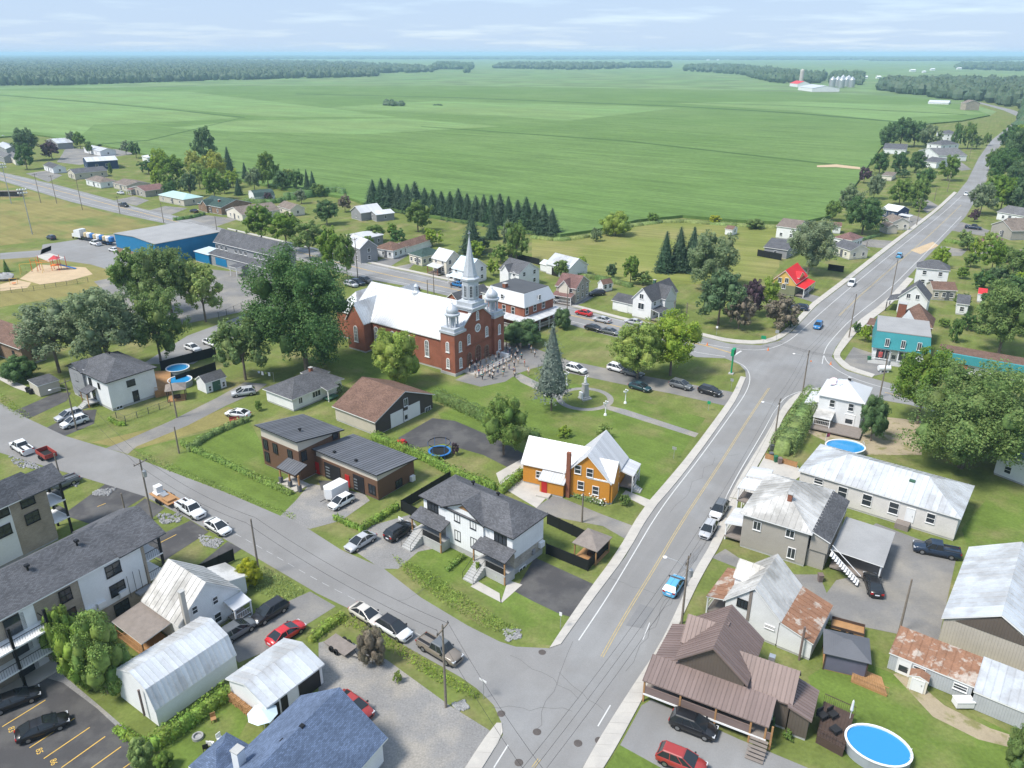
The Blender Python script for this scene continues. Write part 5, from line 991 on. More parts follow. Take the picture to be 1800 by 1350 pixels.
# ---------------- houses along the highway ----------------
def H(name, label, A, B_, C, He, roof, ridge, rise, wall, rm, n=3, cat='house', faces='fr', z=(1.6,), metal=0, o=.3, **k):
    h = House(name, label, cat, A, B_, C, He, roof, ridge, rise, wall, rm, o, metal, **k)
    if n: h.auto(faces, n, z)
    if n and cat == 'house': h.door_l('f', h.L * .5 + .9 if n % 2 else h.L * .5, .95, 2.05, 'dark_grey_siding', 0, .3, 0)
    return h
vh = H('victorian_house', 'white cross-gabled house with black roof and corner veranda by the highway', (1110, 524), (1146, 532), (1192, 512), 4.9, 'gable', 'y', 3.2, 'white_siding', 'dark_shingle', 0)
for u, v, h in ((1128, 521, 1.2), (1127, 538, 1.5)): vh.win('f', u, v, 1.0 if h < 1.4 else 1.6, h, None, 'v')
vh.block(vh.L * .45, vh.W * .35, vh.L * .75, vh.W * .42, 4.9, 'gable', 'x', 2.9, None, 'dark_shingle', .3); vh.block(-7, 1.5, 7.2, 6, 2.7, 'gable', 'x', 1.4, None, 'dark_shingle', .3); MB().box(-5, -2, 1.7, 1.82, .1, 2.1).build('garage_door', 'white_trim', vh.e)
vh.porch(vh.L - .2, vh.L + 2.2, .2, vh.W * .36, 2.6, 3.1, 'dark_shingle', 'x-', [(vh.L + 2.0, .4), (vh.L + 2.0, vh.W * .34)], .5); vh.auto('r', 2, (1.7, 4.2)); vh.chimney(1151, 492, 8.6, .6, 1.2, 'green_door')
H('gambrel_house', 'white house with charcoal roof just behind the presbytery', (876, 472.5), (912, 482.5), (947, 472), 4.4, 'gable', 'x', 2.7, 'white_siding', 'charcoal_shingle', 2, faces='fr', z=(1.6, 4.0)).block(1.5, -.6, 3.4, 4, 4.4, 'gable', 'y', 1.9, None, 'charcoal_shingle', .3)
g1 = H('garage', 'white barn-like garage with grey tin roof next to the mown meadow', (958, 463), (1000, 474), (1018, 461), 3.2, 'gable', 'x', 2.6, 'white_siding', 'tin', 0, 'garage', metal=.9); g1.door_l('f', g1.L * .4, 2.4, 2.3, 'black_trim', 0, .1, 0, 'garage_door'); g1.door_l('f', g1.L * .75, 2.4, 2.3, 'black_trim', 0, .1, 0, 'garage_door'); g1.block(-3.5, 1, 3.5, 4, 2.4, 'gable', 'x', 1, None, 'white_tin', .2)
rh = H('brick_house', 'beige stone house with reddish-brown roof and front gable by the highway', (975, 502), (1013, 508), (1036, 494), 4.4, 'gable', 'x', 2.6, 'field_stone', 'rose_shingle', 2, z=(1.6, 3.8)); rh.block(1.2, -.6, 3.6, 4, 4.4, 'gable', 'y', 2.0, 'cream_siding', 'rose_shingle', .3); rh.porch(.2, rh.L - .5, -2.0, .2, 2.4, 3.0, 'rose_shingle', 'y+', [(.4, -1.8), (rh.L - .7, -1.8)], .4)
H('garden_shed', 'white garden shed with brown roof beside a black off-road car', (1050, 497.5), (1060, 501), (1074, 496), 2.3, 'gable', 'y', 1.2, 'white_siding', 'brown_shingle', 1, 'shed', 'r', o=.15)
H('cottage', 'white house with pale blue tin roof in front of the steeple', (793, 471), (822, 478), (852, 467), 4.2, 'gable', 'x', 3.0, 'white_siding', 'blue_tin', 2, z=(1.6, 3.9), metal=.8).porch(.3, 6, -2, .2, 2.4, 2.9, 'blue_tin', 'y+', [(.5, -1.8), (5.8, -1.8)], .4)
H('cottage', 'cream house with white tin roof and brick porch across from the church', (758, 453), (784, 460), (803, 451), 4.4, 'gable', 'x', 2.7, 'cream_siding', 'white_tin', 2, z=(1.6, 3.9), metal=.8).porch(.3, 5.5, -2.2, .2, 2.5, 3.0, 'white_tin', 'y+', [(.5, -2), (5.3, -2)], .4, 'chimney_brick')
H('bungalow', 'cream bungalow with green hip roof and red front steps', (717, 445.5), (741, 452), (767, 440), 3.1, 'hip', 'x', 1.7, 'cream_siding', 'green_shingle', 3)
h5 = H('bungalow', 'white bungalow with brown roof and long rear wing by the highway', (654, 435.5), (691, 441), (734, 434), 2.9, 'hip', 'x', 1.8, 'white_siding', 'brown_shingle', 3); h5.block(3, h5.W - 2, 6, 15, 2.6, 'gable', 'y', 1.4, None, 'brown_shingle', .3)
H('grey_house', 'tall grey gabled house with white roof among roadside trees', (605, 427), (632, 438), (652, 428), 4.8, 'gable', 'x', 2.6, 'grey_siding', 'white_tin', 2, z=(1.6, 4.0), metal=.8)
H('metal_barn', 'long grey barn with white tin roof behind the grey gabled house', (608, 413), (640, 420), (668, 411), 3.2, 'gable', 'y', 1.2, 'grey_siding', 'white_tin', 2, 'barn', metal=.9)
H('barn', 'grey barn with green gable end and white tin roof near the spruce row', (615, 370), (634, 375), (660, 366), 3.2, 'gable', 'y', 2.3, 'grey_siding', 'white_tin', 1, 'barn', metal=1.)
H('barn', 'long low grey barn with white roof nearest the spruce row', (646, 372.5), (661, 378), (690, 372.5), 2.8, 'gable', 'y', 1.0, 'grey_siding', 'white_tin', 1, 'barn', metal=1.)
H('outbuilding', 'beige outbuilding with brown gable roof in a back yard behind maples', (487, 362), (510, 369), (525, 362), 2.9, 'gable', 'x', 1.9, 'cream_siding', 'tan_shingle', 2, 'shed')
H('barn', 'small white barn with dark green gambrel roof near a long hedge', (436, 341), (447, 347), (476, 340), 2.6, 'gambrel', 'y', 2.4, 'white_siding', 'green_shingle', 1, 'barn', o=.15)
h7 = H('bungalow', 'white cross-gabled bungalow with taupe roof and paved yard by the highway', (396, 369), (425, 378), (470, 362), 2.9, 'gable', 'y', 2.2, 'cream_siding', 'tan_shingle', 2); h7.block(h7.L * .3, h7.W * .3, h7.L * .9, h7.W * .4, 2.9, 'gable', 'x', 2.0, None, 'tan_shingle', .3)
h8 = H('brick_house', 'brick bungalow with dark green roof and white porch posts by the highway', (346, 357), (388, 365), (422, 352), 3.2, 'gable', 'x', 2.3, 'brown_brick', 'green_shingle', 3); h8.block(3.5, -.8, 4.5, 5, 3.2, 'gable', 'y', 1.9, None, 'green_shingle', .3); h8.chimney(385, 351, 5.2, .8, 2.5)
H('bungalow', 'bungalow with pale teal roof and tan walls by the highway', (277, 342), (322, 351), (349, 344), 3.0, 'hip', 'x', 1.7, 'beige_siding', 'pale_teal', 3)
H('bungalow', 'grey brick bungalow with red-brown roof and white porch columns', (227, 330), (254, 336), (291, 330), 2.9, 'gable', 'y', 1.6, 'taupe_siding', 'rose_shingle', 2).porch(.2, 5, -2, .2, 2.5, 2.9, 'rose_shingle', 'y+', [(.4, -1.8), (2.6, -1.8), (4.8, -1.8)], .3, rail=False)
H('bungalow', 'low bungalow with brown roof next to a white car on its drive', (197, 321), (222, 327), (252, 319), 2.8, 'gable', 'x', 1.4, 'beige_siding', 'tan_shingle', 3)
H('bungalow', 'white hip-roofed bungalow with taupe shingles on the highway bend', (149, 315), (175, 321), (199, 316), 3.0, 'hip', 'x', 1.8, 'white_siding', 'tan_shingle', 3)
H('row_house', 'long tan building with charcoal roof facing the highway', (117, 301), (130, 305), (182, 297.5), 3.3, 'gable', 'y', 1.8, 'beige_siding', 'charcoal_shingle', 2, z=(1.7,))
H('cottage', 'little white house with dark roof left of the long tan building', (75, 290), (92, 296), (108, 291), 3.0, 'gable', 'x', 1.7, 'white_siding', 'dark_shingle', 2)
nb = H('navy_barn', 'navy blue barn with bright white roof and two white windows', (144, 278), (152, 284.5), (206, 280), 5.0, 'gable', 'y', 1.4, 'navy_siding', 'white_tin', 1, 'barn', 'f', metal=1.2)
for t in (.3, .62): nb.win_l('r', nb.W * t, 2.6, 1.4, 1.4)
H('garden_shed', 'boxy white shed with low white roof at the corn edge', (248, 274), (258, 277), (272, 273), 3.2, 'hip', 'x', .8, 'white_siding', 'white_tin', 0, 'shed')
H('farm_shed', 'white farm shed with pale roof at the back of the gravel yard', (146, 260), (175, 266), (206, 264), 3.2, 'gable', 'x', 1.5, 'white_siding', 'white_tin', 2, 'shed', metal=1.2)
H('farm_shed', 'grey metal farm shed near the purple maple', (81, 246), (100, 252), (118, 247), 4.2, 'gable', 'y', 2., 'grey_siding', 'tin', 0, 'shed', metal=1.2)
H('farm_shed', 'white-roofed grey shed behind two round maples at the left edge', (-6, 254), (10, 262), (28, 257), 3.6, 'gable', 'x', 1.6, 'grey_siding', 'white_tin', 1, 'shed', metal=1.2)
H('cottage', 'beige gabled house at the left edge below the grey shed', (14, 273), (25, 280), (35, 275), 3.6, 'gable', 'x', 2.2, 'cream_siding', 'grey_shingle', 1); H('cottage', 'grey-roofed house cut by the left edge near the highway', (-20, 268), (6, 277), (18, 271), 3.4, 'gable', 'x', 2., 'grey_siding', 'grey_shingle', 1)
# ---------------- houses along the far main road ----------------
ry = H('yellow_house', 'yellow and olive house with bright red roof and white porch', (1356, 493), (1400, 500), (1412, 484), 3.6, 'gable', 'y', 3.4, 'yellow_siding', 'red_tin', 0, metal=.6)
MB().box(.28, ry.L - .28, .22, .3, .3, 2.9).box(ry.L - .3, ry.L - .22, .3, ry.W - .3, .3, 2.9).build('lower_cladding', 'olive_siding', ry.e)
for u, v in ((1371, 492), (1383, 493), (1378, 503)): ry.win('f', u, v, .9, 1.3, None, 'v', .06)
ry.block(ry.L * .45, ry.W * .3, ry.L * .5, ry.W * .45, 4.6, 'gable', 'x', 1.3, None, 'red_tin', .2); ry.porch(ry.L - .2, ry.L + 2.3, .3, ry.W - .3, 2.5, 3.1, 'red_tin', 'x-', [(ry.L + 2.1, .5), (ry.L + 2.1, ry.W * .5), (ry.L + 2.1, ry.W - .5)], .5, metal=.6); ry.block(1.0, ry.W, 4, 5, 3.4, 'gable', 'y', 1.6, None, 'grey_shingle', .3)
H('white_house', 'white two-storey house with dark hip roof right of the main road', (1611, 470), (1671, 476), (1679, 468), 5.6, 'hip', 'x', 2.0, 'white_siding', 'charcoal_shingle', 2, z=(1.7, 4.3))
H('long_house', 'long beige house with brown roof behind the dark-roofed gable house', (1640, 509), (1684, 511), (1690, 500), 3.0, 'gable', 'x', 1.5, 'beige_siding', 'brown_shingle', 3)
gw = H('gable_house', 'white house with steep charcoal gable roof and side porch by the main road', (1578, 522), (1633, 530), (1643, 519), 4.2, 'gable', 'y', 3.6, 'white_siding', 'charcoal_shingle', 0); gw.block(-2.5, .2, 2.8, gw.W - .4, 2.7, 'shed', 'x+', .9, None, 'charcoal_shingle', .2, walls=False)
for u, v in ((1597, 520), (1613, 522)): gw.win('f', u, v, .8, 1.1, None, 'v')
for y in (.5, gw.W - .5): MB().box(-2.4, -2.2, y - .1, y + .1, 0, 2.7).build('porch_post', 'black_trim', gw.e)
bp = H('pyramid_house', 'brown-roofed brick house with steep hip roof and wide chimney behind the store', (1573, 567), (1640, 577), (1657, 562), 4.6, 'hip', 'x', 4.2, 'brown_brick', 'brown_shingle', 0); bp.chimney(1588, 533, 8.5, 1.7, 3.5); bp.block(-6, 1, 6.5, 6, 2.8, 'hip', 'x', .8, None, 'brown_shingle', .3); MB().add([(.5, .2, 4.6), (bp.L * .6, .2, 4.6), (bp.L * .3, .2, 8)], [(0, 1, 2)]).build('white_gable', 'white_siding', bp.e)
H('small_house', 'small white outbuilding with dark roof behind the beige house', (1681, 533), (1705, 536), (1716, 522), 3.0, 'gable', 'x', 1.4, 'white_siding', 'charcoal_shingle', 2, 'shed'); H('garden_shed', 'tiny shed with bright orange-red roof among trees', (1719, 516), (1735, 518), (1740, 508), 2.4, 'gable', 'x', .8, 'white_siding', 'red_tin', 0, 'shed', o=.15)
H('bungalow', 'grey-roofed cream house behind the big roadside maple', (1464, 431), (1495, 441), (1503, 430), 3.1, 'gable', 'x', 1.8, 'cream_siding', 'charcoal_shingle', 2); H('bungalow', 'white bungalow with red-brown hip roof left of the main road', (1464, 417), (1498, 423), (1531, 419), 3.2, 'hip', 'x', 1.8, 'white_siding', 'rose_shingle', 3)
H('garden_shed', 'white shed with pinkish roof behind the red-brown bungalow', (1464, 397), (1480, 398), (1487, 394), 2.9, 'gable', 'x', 1.0, 'white_siding', 'rose_shingle', 0, 'shed'); H('field_barn', 'white barn with taupe roof at the meadow edge', (1364, 397), (1402, 402), (1408, 390), 4.4, 'gable', 'x', 1.9, 'white_siding', 'tan_shingle', 2, 'barn')
H('garden_shed', 'isolated tiny white shed with brown roof in the meadow', (1274, 402), (1288, 404), (1294, 400), 2.3, 'gable', 'x', 1.0, 'white_siding', 'brown_shingle', 1, 'shed', 'r', o=.15); H('grey_garage', 'low grey garage with slate roof behind a dark fence in the meadow', (1342, 434), (1385, 440), (1393, 424), 3.0, 'gable', 'x', 1.9, 'grey_siding', 'charcoal_shingle', 1, 'garage')
H('navy_house', 'navy house with cream roof left of the main road', (1549, 367), (1578, 372), (1599, 368), 3.2, 'gable', 'x', 1.7, 'navy_siding', 'white_tin', 2).porch(9, 14, -1.8, .2, 2.4, 2.8, 'white_tin', 'y+', [(9.2, -1.6), (13.8, -1.6)], .4); H('bungalow', 'beige house with brown roof just below the navy house', (1551, 384), (1569, 391), (1584, 384), 3.1, 'gable', 'x', 1.8, 'cream_siding', 'tan_shingle', 2)
H('garden_shed', 'small brown-roofed shed beside the beige house', (1545, 394), (1560, 400), (1566, 394), 2.5, 'gable', 'x', 1.3, 'beige_siding', 'tan_shingle', 0, 'shed'); H('garden_shed', 'tan shed in the garden between trees left of the road', (1549, 308), (1569, 309.5), (1573, 304), 2.6, 'shed', 'y+', .5, 'cream_siding', 'tan_shingle', 0, 'shed')
H('farmhouse', 'white farmhouse with slate roof, furthest of the roadside group', (1646, 232), (1660, 235.5), (1670, 231), 5.0, 'hip', 'x', 2.2, 'white_siding', 'charcoal_shingle', 2, z=(1.6, 4)); H('farmhouse', 'white two-storey house with grey hip roof in the tree group', (1629, 252), (1655, 255), (1669, 251), 5.6, 'hip', 'x', 2.3, 'white_siding', 'charcoal_shingle', 2, z=(1.6, 4.2))
H('farmhouse', 'white gabled house with grey roof in front of the two-storey hip house', (1614, 264), (1650, 273), (1662, 264), 3.6, 'gable', 'y', 3.0, 'white_siding', 'grey_shingle', 2); H('garage', 'long white garage with slate roof at the corn edge', (1552, 261), (1593, 263), (1603, 257), 3.4, 'gable', 'x', 2.4, 'white_siding', 'charcoal_shingle', 0, 'garage'); H('garage', 'white garage with slate roof below the gabled farmhouse', (1622, 283), (1647, 286), (1654, 280), 3.4, 'gable', 'x', 2., 'white_siding', 'charcoal_shingle', 1, 'garage')
tb = H('taupe_house', 'large taupe house with two brown gables at the right edge', (1742, 394), (1779, 406), (1825, 394), 3.4, 'gable', 'y', 2.6, 'taupe_siding', 'tan_shingle', 1); tb.block(-2, 4, 8, 12, 3.4, 'gable', 'y', 2.6, None, 'tan_shingle', .3)
H('bungalow', 'red-brown roofed bungalow near a dark pickup at the right', (1710, 428), (1747, 433), (1782, 423), 3.0, 'hip', 'x', 2.1, 'beige_siding', 'rose_shingle', 3); H('bungalow', 'grey-roofed long house at the right edge above the taupe house', (1752, 372), (1800, 380), (1822, 372), 3.2, 'gable', 'x', 2., 'white_siding', 'grey_shingle', 2); H('bungalow', 'brown-roofed white house cut by the right edge', (1786, 440), (1822, 449), (1850, 440), 3.0, 'hip', 'x', 1.8, 'white_siding', 'tan_shingle', 2)
H('metal_shop', 'blue-grey metal building behind the big maple at the right edge', (1752, 792), (1850, 828), 14., 4.2, 'gable', 'x', 2.4, 'white_plain', 'blue_shingle', 2, 'building')
# ---------------- far farmstead with silos ----------------
H('red_barn', 'far barn with bright red roof beside a concrete tower silo', (1388, 146), (1402, 147.5), (1411, 146), 6, 'gable', 'x', 5, 'white_siding', 'red_tin', 0, 'barn', found=.1); H('machine_shed', 'far white machine shed with red-edged roof', (1403, 152), (1428, 155), (1440, 151), 6, 'gable', 'x', 4, 'white_siding', 'white_tin', 0, 'barn', found=.1)
H('farm_barn', 'far long white poultry barn at the field edge', (1631, 180), (1668, 181), (1669, 178), 3, 'gable', 'x', 2, 'white_siding', 'white_tin', 0, 'barn', found=.1); H('stone_silo_house', 'far small grey building by the bend of the road', (1689, 180), (1699, 181), (1704, 179), 9, 'gable', 'x', 3, 'tan_brick', 'tan_shingle', 0, 'building', found=.1)
for u, v in ((1462, 153), (1471, 152), (1478, 154), (1487, 152), (1480, 149), (1490, 150), (1496, 153.5)):
    p = P(u, v); MB().lathe([(6, 0), (6, 14), (5.7, 14.5), (1.2, 19), (.8, 19.5)], n=16).build('grain_bin', 'steel', loc=(p.x, p.y, 0)); o = bpy.context.scene.objects[-1] if False else None
for o in [o for o in COL.objects if o.name.startswith('grain_bin')]: tag(o, 'far galvanised grain bin in the silo cluster', 'grain bin', 'grain bins of the far farm')
p = P(1407, 151); tag(MB().lathe([(4, 0), (4, 28), (3.6, 30), (1, 32)], n=16).build('tower_silo', 'concrete', loc=(p.x, p.y, 0)), 'tall concrete tower silo beside the red barn far away', 'silo')
for i, (u, v, w, d, h, lab) in enumerate([(1245, 106.5, 160, 40, 12, 'far white farm shed on the horizon left of the wood'), (1262, 106.2, 120, 40, 12, 'far pale barn on the horizon right of the first shed'), (1522, 138, 60, 25, 9, 'far white farm building near the silos'), (1545, 138, 70, 25, 9, 'far low white shed right of the silos'), (1605, 126, 110, 35, 11, 'far white barn in the hazy farmland'), (1640, 124, 90, 35, 11, 'far pale barn next to the hazy white barn'), (1687, 122, 100, 35, 10, 'far white shed by the right-hand wood'), (1700, 113, 130, 40, 12, 'far barn near the right horizon'), (1625, 128, 60, 30, 9, 'far small white house in the farmland')]):
    p = P(u, v); L_ = w / 6; mb = MB().box(-L_ / 2, L_ / 2, 0, d / 3, 0, h * .5); mb.slab([(-L_ / 2, -1, h * .5), (L_ / 2, -1, h * .5), (L_ / 2, d / 6, h * .75), (-L_ / 2, d / 6, h * .75)], .3).slab([(-L_ / 2, d / 3 + 1, h * .5), (L_ / 2, d / 3 + 1, h * .5), (L_ / 2, d / 6, h * .75), (-L_ / 2, d / 6, h * .75)], .3)
    tag(mb.build('far_barn', 'white_plain', loc=(p.x, p.y, 0)), lab, 'barn')
# ---------------- vegetation ----------------
leaf_mat('leaf_green', (0.184, 0.285, 0.073)); leaf_mat('leaf_dark', (0.115, 0.208, 0.076)); leaf_mat('leaf_bright', (0.294, 0.402, 0.084)); leaf_mat('leaf_silver', (0.230, 0.298, 0.163)); leaf_mat('leaf_purple', (0.086, 0.054, 0.067), trans=.1); leaf_mat('leaf_brown', (0.192, 0.163, 0.106), trans=.1)
leaf_mat('leaf_yellow', (0.384, 0.422, 0.077)); leaf_mat('needle', (.042, .085, .042), trans=.05); leaf_mat('needle_blue', (.12, .155, .125), trans=.05); leaf_mat('cedar', (0.172, 0.264, 0.060), trans=.1); leaf_mat('cedar_dark', (0.110, 0.190, 0.060), trans=.1); leaf_mat('weed', (0.294, 0.393, 0.101)); leaf_mat('far_leaf', (0.060, 0.105, 0.050), trans=0); leaf_mat('flower', (0.750, 0.750, 0.700), var=.1, trans=.2)
mat('bark', (.16, .13, .105), .95, 0, .25, 2, .2, 8); mat('grey_bark', (.25, .235, .215), .95, 0, .2, 2, .2, 8)
rng = np.random.default_rng(5)
def unit(v): return v / np.maximum(np.linalg.norm(v, axis=1, keepdims=True), 1e-9)
def leaf_quads(cen, nrm, size, tilt=.7, aspect=.62, zs=1.):
    n = len(cen); nn = unit(nrm + rng.normal(0, tilt, (n, 3))); t = unit(np.cross(nn, rng.normal(0, 1, (n, 3)))); b = np.cross(nn, t)
    s = size * rng.uniform(.55, 1.4, (n, 1)); t = t * s * np.array([1, 1, zs]); b = b * s * aspect * np.array([1, 1, zs])
    return np.stack([cen - t, cen - b * .9 + t * .1, cen + t, cen + b * .9 + t * .1], 1)
def quads_mesh(name, Q, m, core=None):
    V = Q.reshape(-1, 3); nf = len(Q); me = bpy.data.meshes.new(name); extraV, extraF = [], []
    if core: extraV, extraF = core.v, core.f
    ne = len(extraV); me.vertices.add(len(V) + ne)
    allv = np.concatenate([V, np.array(extraV, float).reshape(-1, 3)]) if ne else V
    me.vertices.foreach_set('co', allv.astype(np.float32).ravel())
    lt = np.concatenate([np.full(nf, 4), np.array([len(f) for f in extraF], int)]) if ne else np.full(nf, 4)
    lv = np.concatenate([np.arange(nf * 4), np.array([i + nf * 4 for f in extraF for i in f], int)]) if ne else np.arange(nf * 4)
    me.loops.add(len(lv)); me.loops.foreach_set('vertex_index', lv.astype(np.int32)); me.polygons.add(len(lt))
    me.polygons.foreach_set('loop_start', np.concatenate([[0], np.cumsum(lt)[:-1]]).astype(np.int32)); me.polygons.foreach_set('loop_total', lt.astype(np.int32))
    me.materials.append(MATS[m]); me.update(calc_edges=True); me.validate(); return me
def crown_mesh(name, seed, nc, lpc, ls, shape='round', cs=.5):
    global rng; rng = np.random.default_rng(seed); nl = {'round': 17, 'oval': 14, 'loose': 20}[shape]; lob = []
    for i in range(nl):      # lobes on a golden spiral, each with its own size
        z = 1 - 2 * (i + .5) / nl; a = i * 2.4 + rng.uniform(-.5, .5); h = math.sqrt(max(0, 1 - z * z)); k = rng.uniform(.52, .74) * (1 - .3 * max(z, 0) if shape == 'oval' else 1)
        if z < -.93: continue
        lob.append((np.array([h * math.cos(a) * k, h * math.sin(a) * k, .5 + z * k * .54]), rng.uniform(.22, .4) if shape != 'loose' else rng.uniform(.18, .32)))
    lob.append((np.array([0, 0, .52]), .5)); out = []; core = MB(); rnd = random.Random(seed); w = np.array([r * r for _, r in lob]); w /= w.sum()
    for (c, R), f in zip(lob, w):
        core.blob(tuple(c), (R * cs, R * cs, R * cs * .56), 7, 5, .3, rnd)
        for _ in range(max(3, int(nc * f * 1.15))):
            d = unit(rng.normal(0, 1, (1, 3)) + np.array([[0, 0, .25]]))[0]; cc = c + d * R * rng.uniform(.55, 1.08) * np.array([1, 1, .55]); rr = rng.uniform(.09, .17)
            m = int(lpc * (rr / .14) ** 2); dd = unit(rng.normal(0, 1, (m, 3)) + np.array([0, 0, .3])); q = cc + dd * rr * rng.uniform(.5, 1.1, (m, 1)) * np.array([1, 1, .5])
            out.append(leaf_quads(q, dd * .6 + d * .6 + np.array([0, 0, .4]), ls, zs=.5))
    return quads_mesh(name, np.concatenate(out), 'leaf_green', core)
def spruce_mesh(name, seed, lv=26, br=16, ls=.05, bare=0.):
    global rng; rng = np.random.default_rng(seed); out = []
    for i in range(lv):
        z = bare + (1 - bare) * (i / lv) ** .95; r = (1 - (z - bare) / (1 - bare)) ** .75 * rng.uniform(.9, 1.15) + .04; nb = max(4, int(br * (.35 + r)))
        for j in range(nb):
            a = 2 * PI * (j + rng.random()) / nb; m = max(3, int(13 * r) + 2); t = rng.random((m, 1)) ** .7; ln = r * rng.uniform(.8, 1.12)
            q = np.concatenate([np.cos(a) * ln * t, np.sin(a) * ln * t, z - .07 * ln * t + rng.normal(0, .008, (m, 1))], 1); q[:, :2] += rng.normal(0, .05, (m, 2)) * r
            out.append(leaf_quads(q, np.tile([np.cos(a) * .5, np.sin(a) * .5, 1.], (m, 1)), ls * 1.5 * (.7 + .6 * r), .45, .5, .2))
    core = MB(); core.lathe([(.78, bare + .03), (.5, bare + .4 * (1 - bare)), (.03, .96)], n=7)
    Q = np.concatenate(out); return quads_mesh(name, Q, 'needle', core)
def trunk_mesh(name, seed, hz=.55, limbs=6):
    rnd = random.Random(seed); m = MB(); m.tube((0, 0, -.02), (.01, .01, hz * .55), .05, .036, 8, False).tube((.01, .01, hz * .55), (.0, .02, hz), .036, .015, 8, False)
    for i in range(limbs):
        a = 2 * PI * i / limbs + rnd.uniform(-.3, .3); z = hz * rnd.uniform(.45, .75); r = rnd.uniform(.25, .5); m.tube((.01, .01, z), (r * .5 * math.cos(a), r * .5 * math.sin(a), z + .16), .02, .012, 6, False).tube((r * .5 * math.cos(a), r * .5 * math.sin(a), z + .16), (r * math.cos(a), r * math.sin(a), z + rnd.uniform(.2, .36)), .012, .005, 5, False)
    return m.mesh(name, 'bark')
CR = {'big': [crown_mesh('crown', 100 + i, 150, 95, .032) for i in range(4)], 'mid': [crown_mesh('crown', 200 + i, 90, 58, .05) for i in range(4)], 'small': [crown_mesh('crown', 300 + i, 50, 32, .08) for i in range(4)],
      'oval': [crown_mesh('crown', 400 + i, 90, 58, .05, 'oval') for i in range(2)], 'loose': [crown_mesh('crown', 500 + i, 140, 70, .036, 'loose') for i in range(3)]}
CR['huge'] = [crown_mesh('crown', 700 + i, 300, 130, .02) for i in range(2)]
CR['dense'] = [crown_mesh('crown', 800 + i, 170, 95, .03, 'round', .8) for i in range(3)]
SPR = [spruce_mesh('crown', 600 + i) for i in range(3)]; SPR_BIG = spruce_mesh('crown', 650, 30, 16, .035, .2)
TR = [trunk_mesh('trunk', i) for i in range(4)]; STEM = MB().tube((0, 0, -.02), (0, 0, .9), .03, .008, 7, False).mesh('trunk', 'bark')
cnt = [0]
def own_mat(o, m):
    o.material_slots[0].link = 'OBJECT'; o.material_slots[0].material = MATS[m]
def tree(kind, u, vb, vt, w, m, label, cat='tree', group=None, name=None, base=None, under=.2):
    p = P(u, vb); d = depth(p.x, p.y); h = max(height_from(p.x, p.y, vt), 1.2); R = w * d / FPX / 2; cnt[0] += 1; i = cnt[0]
    e = empty(name or ('spruce_tree' if kind in ('spruce', 'bigspruce') else 'tree'), (p.x, p.y, 0), i * 2.4); tag(e, label, cat, group)
    if kind in ('spruce', 'bigspruce'):
        c = inst('crown', SPR_BIG if kind == 'bigspruce' else SPR[i % 3], e, (0, 0, h * .04), 0, (R, R, h * .96)); inst('trunk', STEM, e, (0, 0, 0), 0, (h * .35, h * .35, h))
    else:
        lo = under * h if kind != 'bush' else -.05 * h
        k = kind if kind in CR else 'mid'
        if kind == 'bush': k = 'dense' if w > 34 else 'small'
        c = inst('crown', CR[k][i % len(CR[k])], e, (0, 0, lo), 0, (R, R, (h - lo))); inst('trunk', TR[i % 4], e, (0, 0, 0), 0, (R * .9 if kind != 'bush' else R * .5, R * .9 if kind != 'bush' else R * .5, h * (1.05 if kind != 'bush' else .7)))
    own_mat(c, m); return e
T = tree
# --- big trees round the church and the left side ---
T('huge', 540, 655, 450, 205, 'leaf_dark', 'huge dark green maple left of the church, largest tree of the village', under=.05)
T('mid', 432, 668, 556, 112, 'leaf_green', 'maple standing just left of the huge maple near the bungalow', under=.08); T('dense', 697, 680, 577, 98, 'leaf_bright', 'bright green maple in front of the church side wall', under=.1)
T('loose', 105, 655, 528, 140, 'leaf_silver', 'silvery poplar beside the brick building, leftmost of the grey-green group'); T('loose', 195, 660, 500, 150, 'leaf_silver', 'tall silvery poplar in the middle of the grey-green group'); T('big', 285, 645, 508, 105, 'leaf_green', 'darker green maple at the right end of the grey-green group', under=.12)
T('mid', 160, 600, 512, 90, 'leaf_silver', 'grey-green poplar at the back of the silvery group'); T('bush', 35, 668, 625, 66, 'leaf_dark', 'round dark shrub in front of the brick building', 'shrub', name='shrub')
T('mid', 248, 552, 432, 92, 'leaf_green', 'left maple of the trio in the school yard'); T('big', 305, 568, 428, 112, 'leaf_green', 'middle maple of the trio in the school yard', under=.16); T('mid', 362, 566, 458, 84, 'leaf_bright', 'bright green maple, right one of the school yard trio', under=.2); T('mid', 222, 518, 462, 44, 'leaf_dark', 'small dark tree at the back of the school yard trio')
for u, vb, vt, w, l in ((462, 436, 358, 66, 'roadside maple nearest the school roof by the highway'), (505, 444, 372, 62, 'second roadside maple behind the school'), (545, 455, 388, 66, 'light roadside maple at the end of the school roof'), (588, 496, 398, 56, 'slender roadside tree with visible trunk beside the grey house'), (612, 503, 408, 42, 'slim roadside tree right of the slender one'), (660, 425, 395, 40, 'garden tree behind the white bungalow')): T('mid', u, vb, vt, w, 'leaf_green', l, under=.26)
T('bigspruce', 969, 722, 563, 66, 'needle_blue', 'tall blue-grey spruce with bare trunk on the church lawn'); T('dense', 885, 800, 690, 92, 'leaf_green', 'round dense maple between the garage yard and the church lawn', under=.12)
T('big', 1120, 668, 565, 100, 'leaf_bright', 'left half of the broad tree pair by the parked cars', under=.1); T('big', 1178, 660, 553, 118, 'leaf_bright', 'right half of the broad tree pair by the parked cars', under=.1); T('bush', 918, 606, 560, 74, 'leaf_dark', 'very dark round bush in front of the presbytery', 'shrub', name='shrub'); T('bush', 989, 578, 540, 36, 'leaf_dark', 'dark bush at the presbytery veranda corner by the highway', 'shrub', name='shrub'); T('small', 1001, 528, 492, 30, 'leaf_bright', 'small bright tree in front of the stone house')
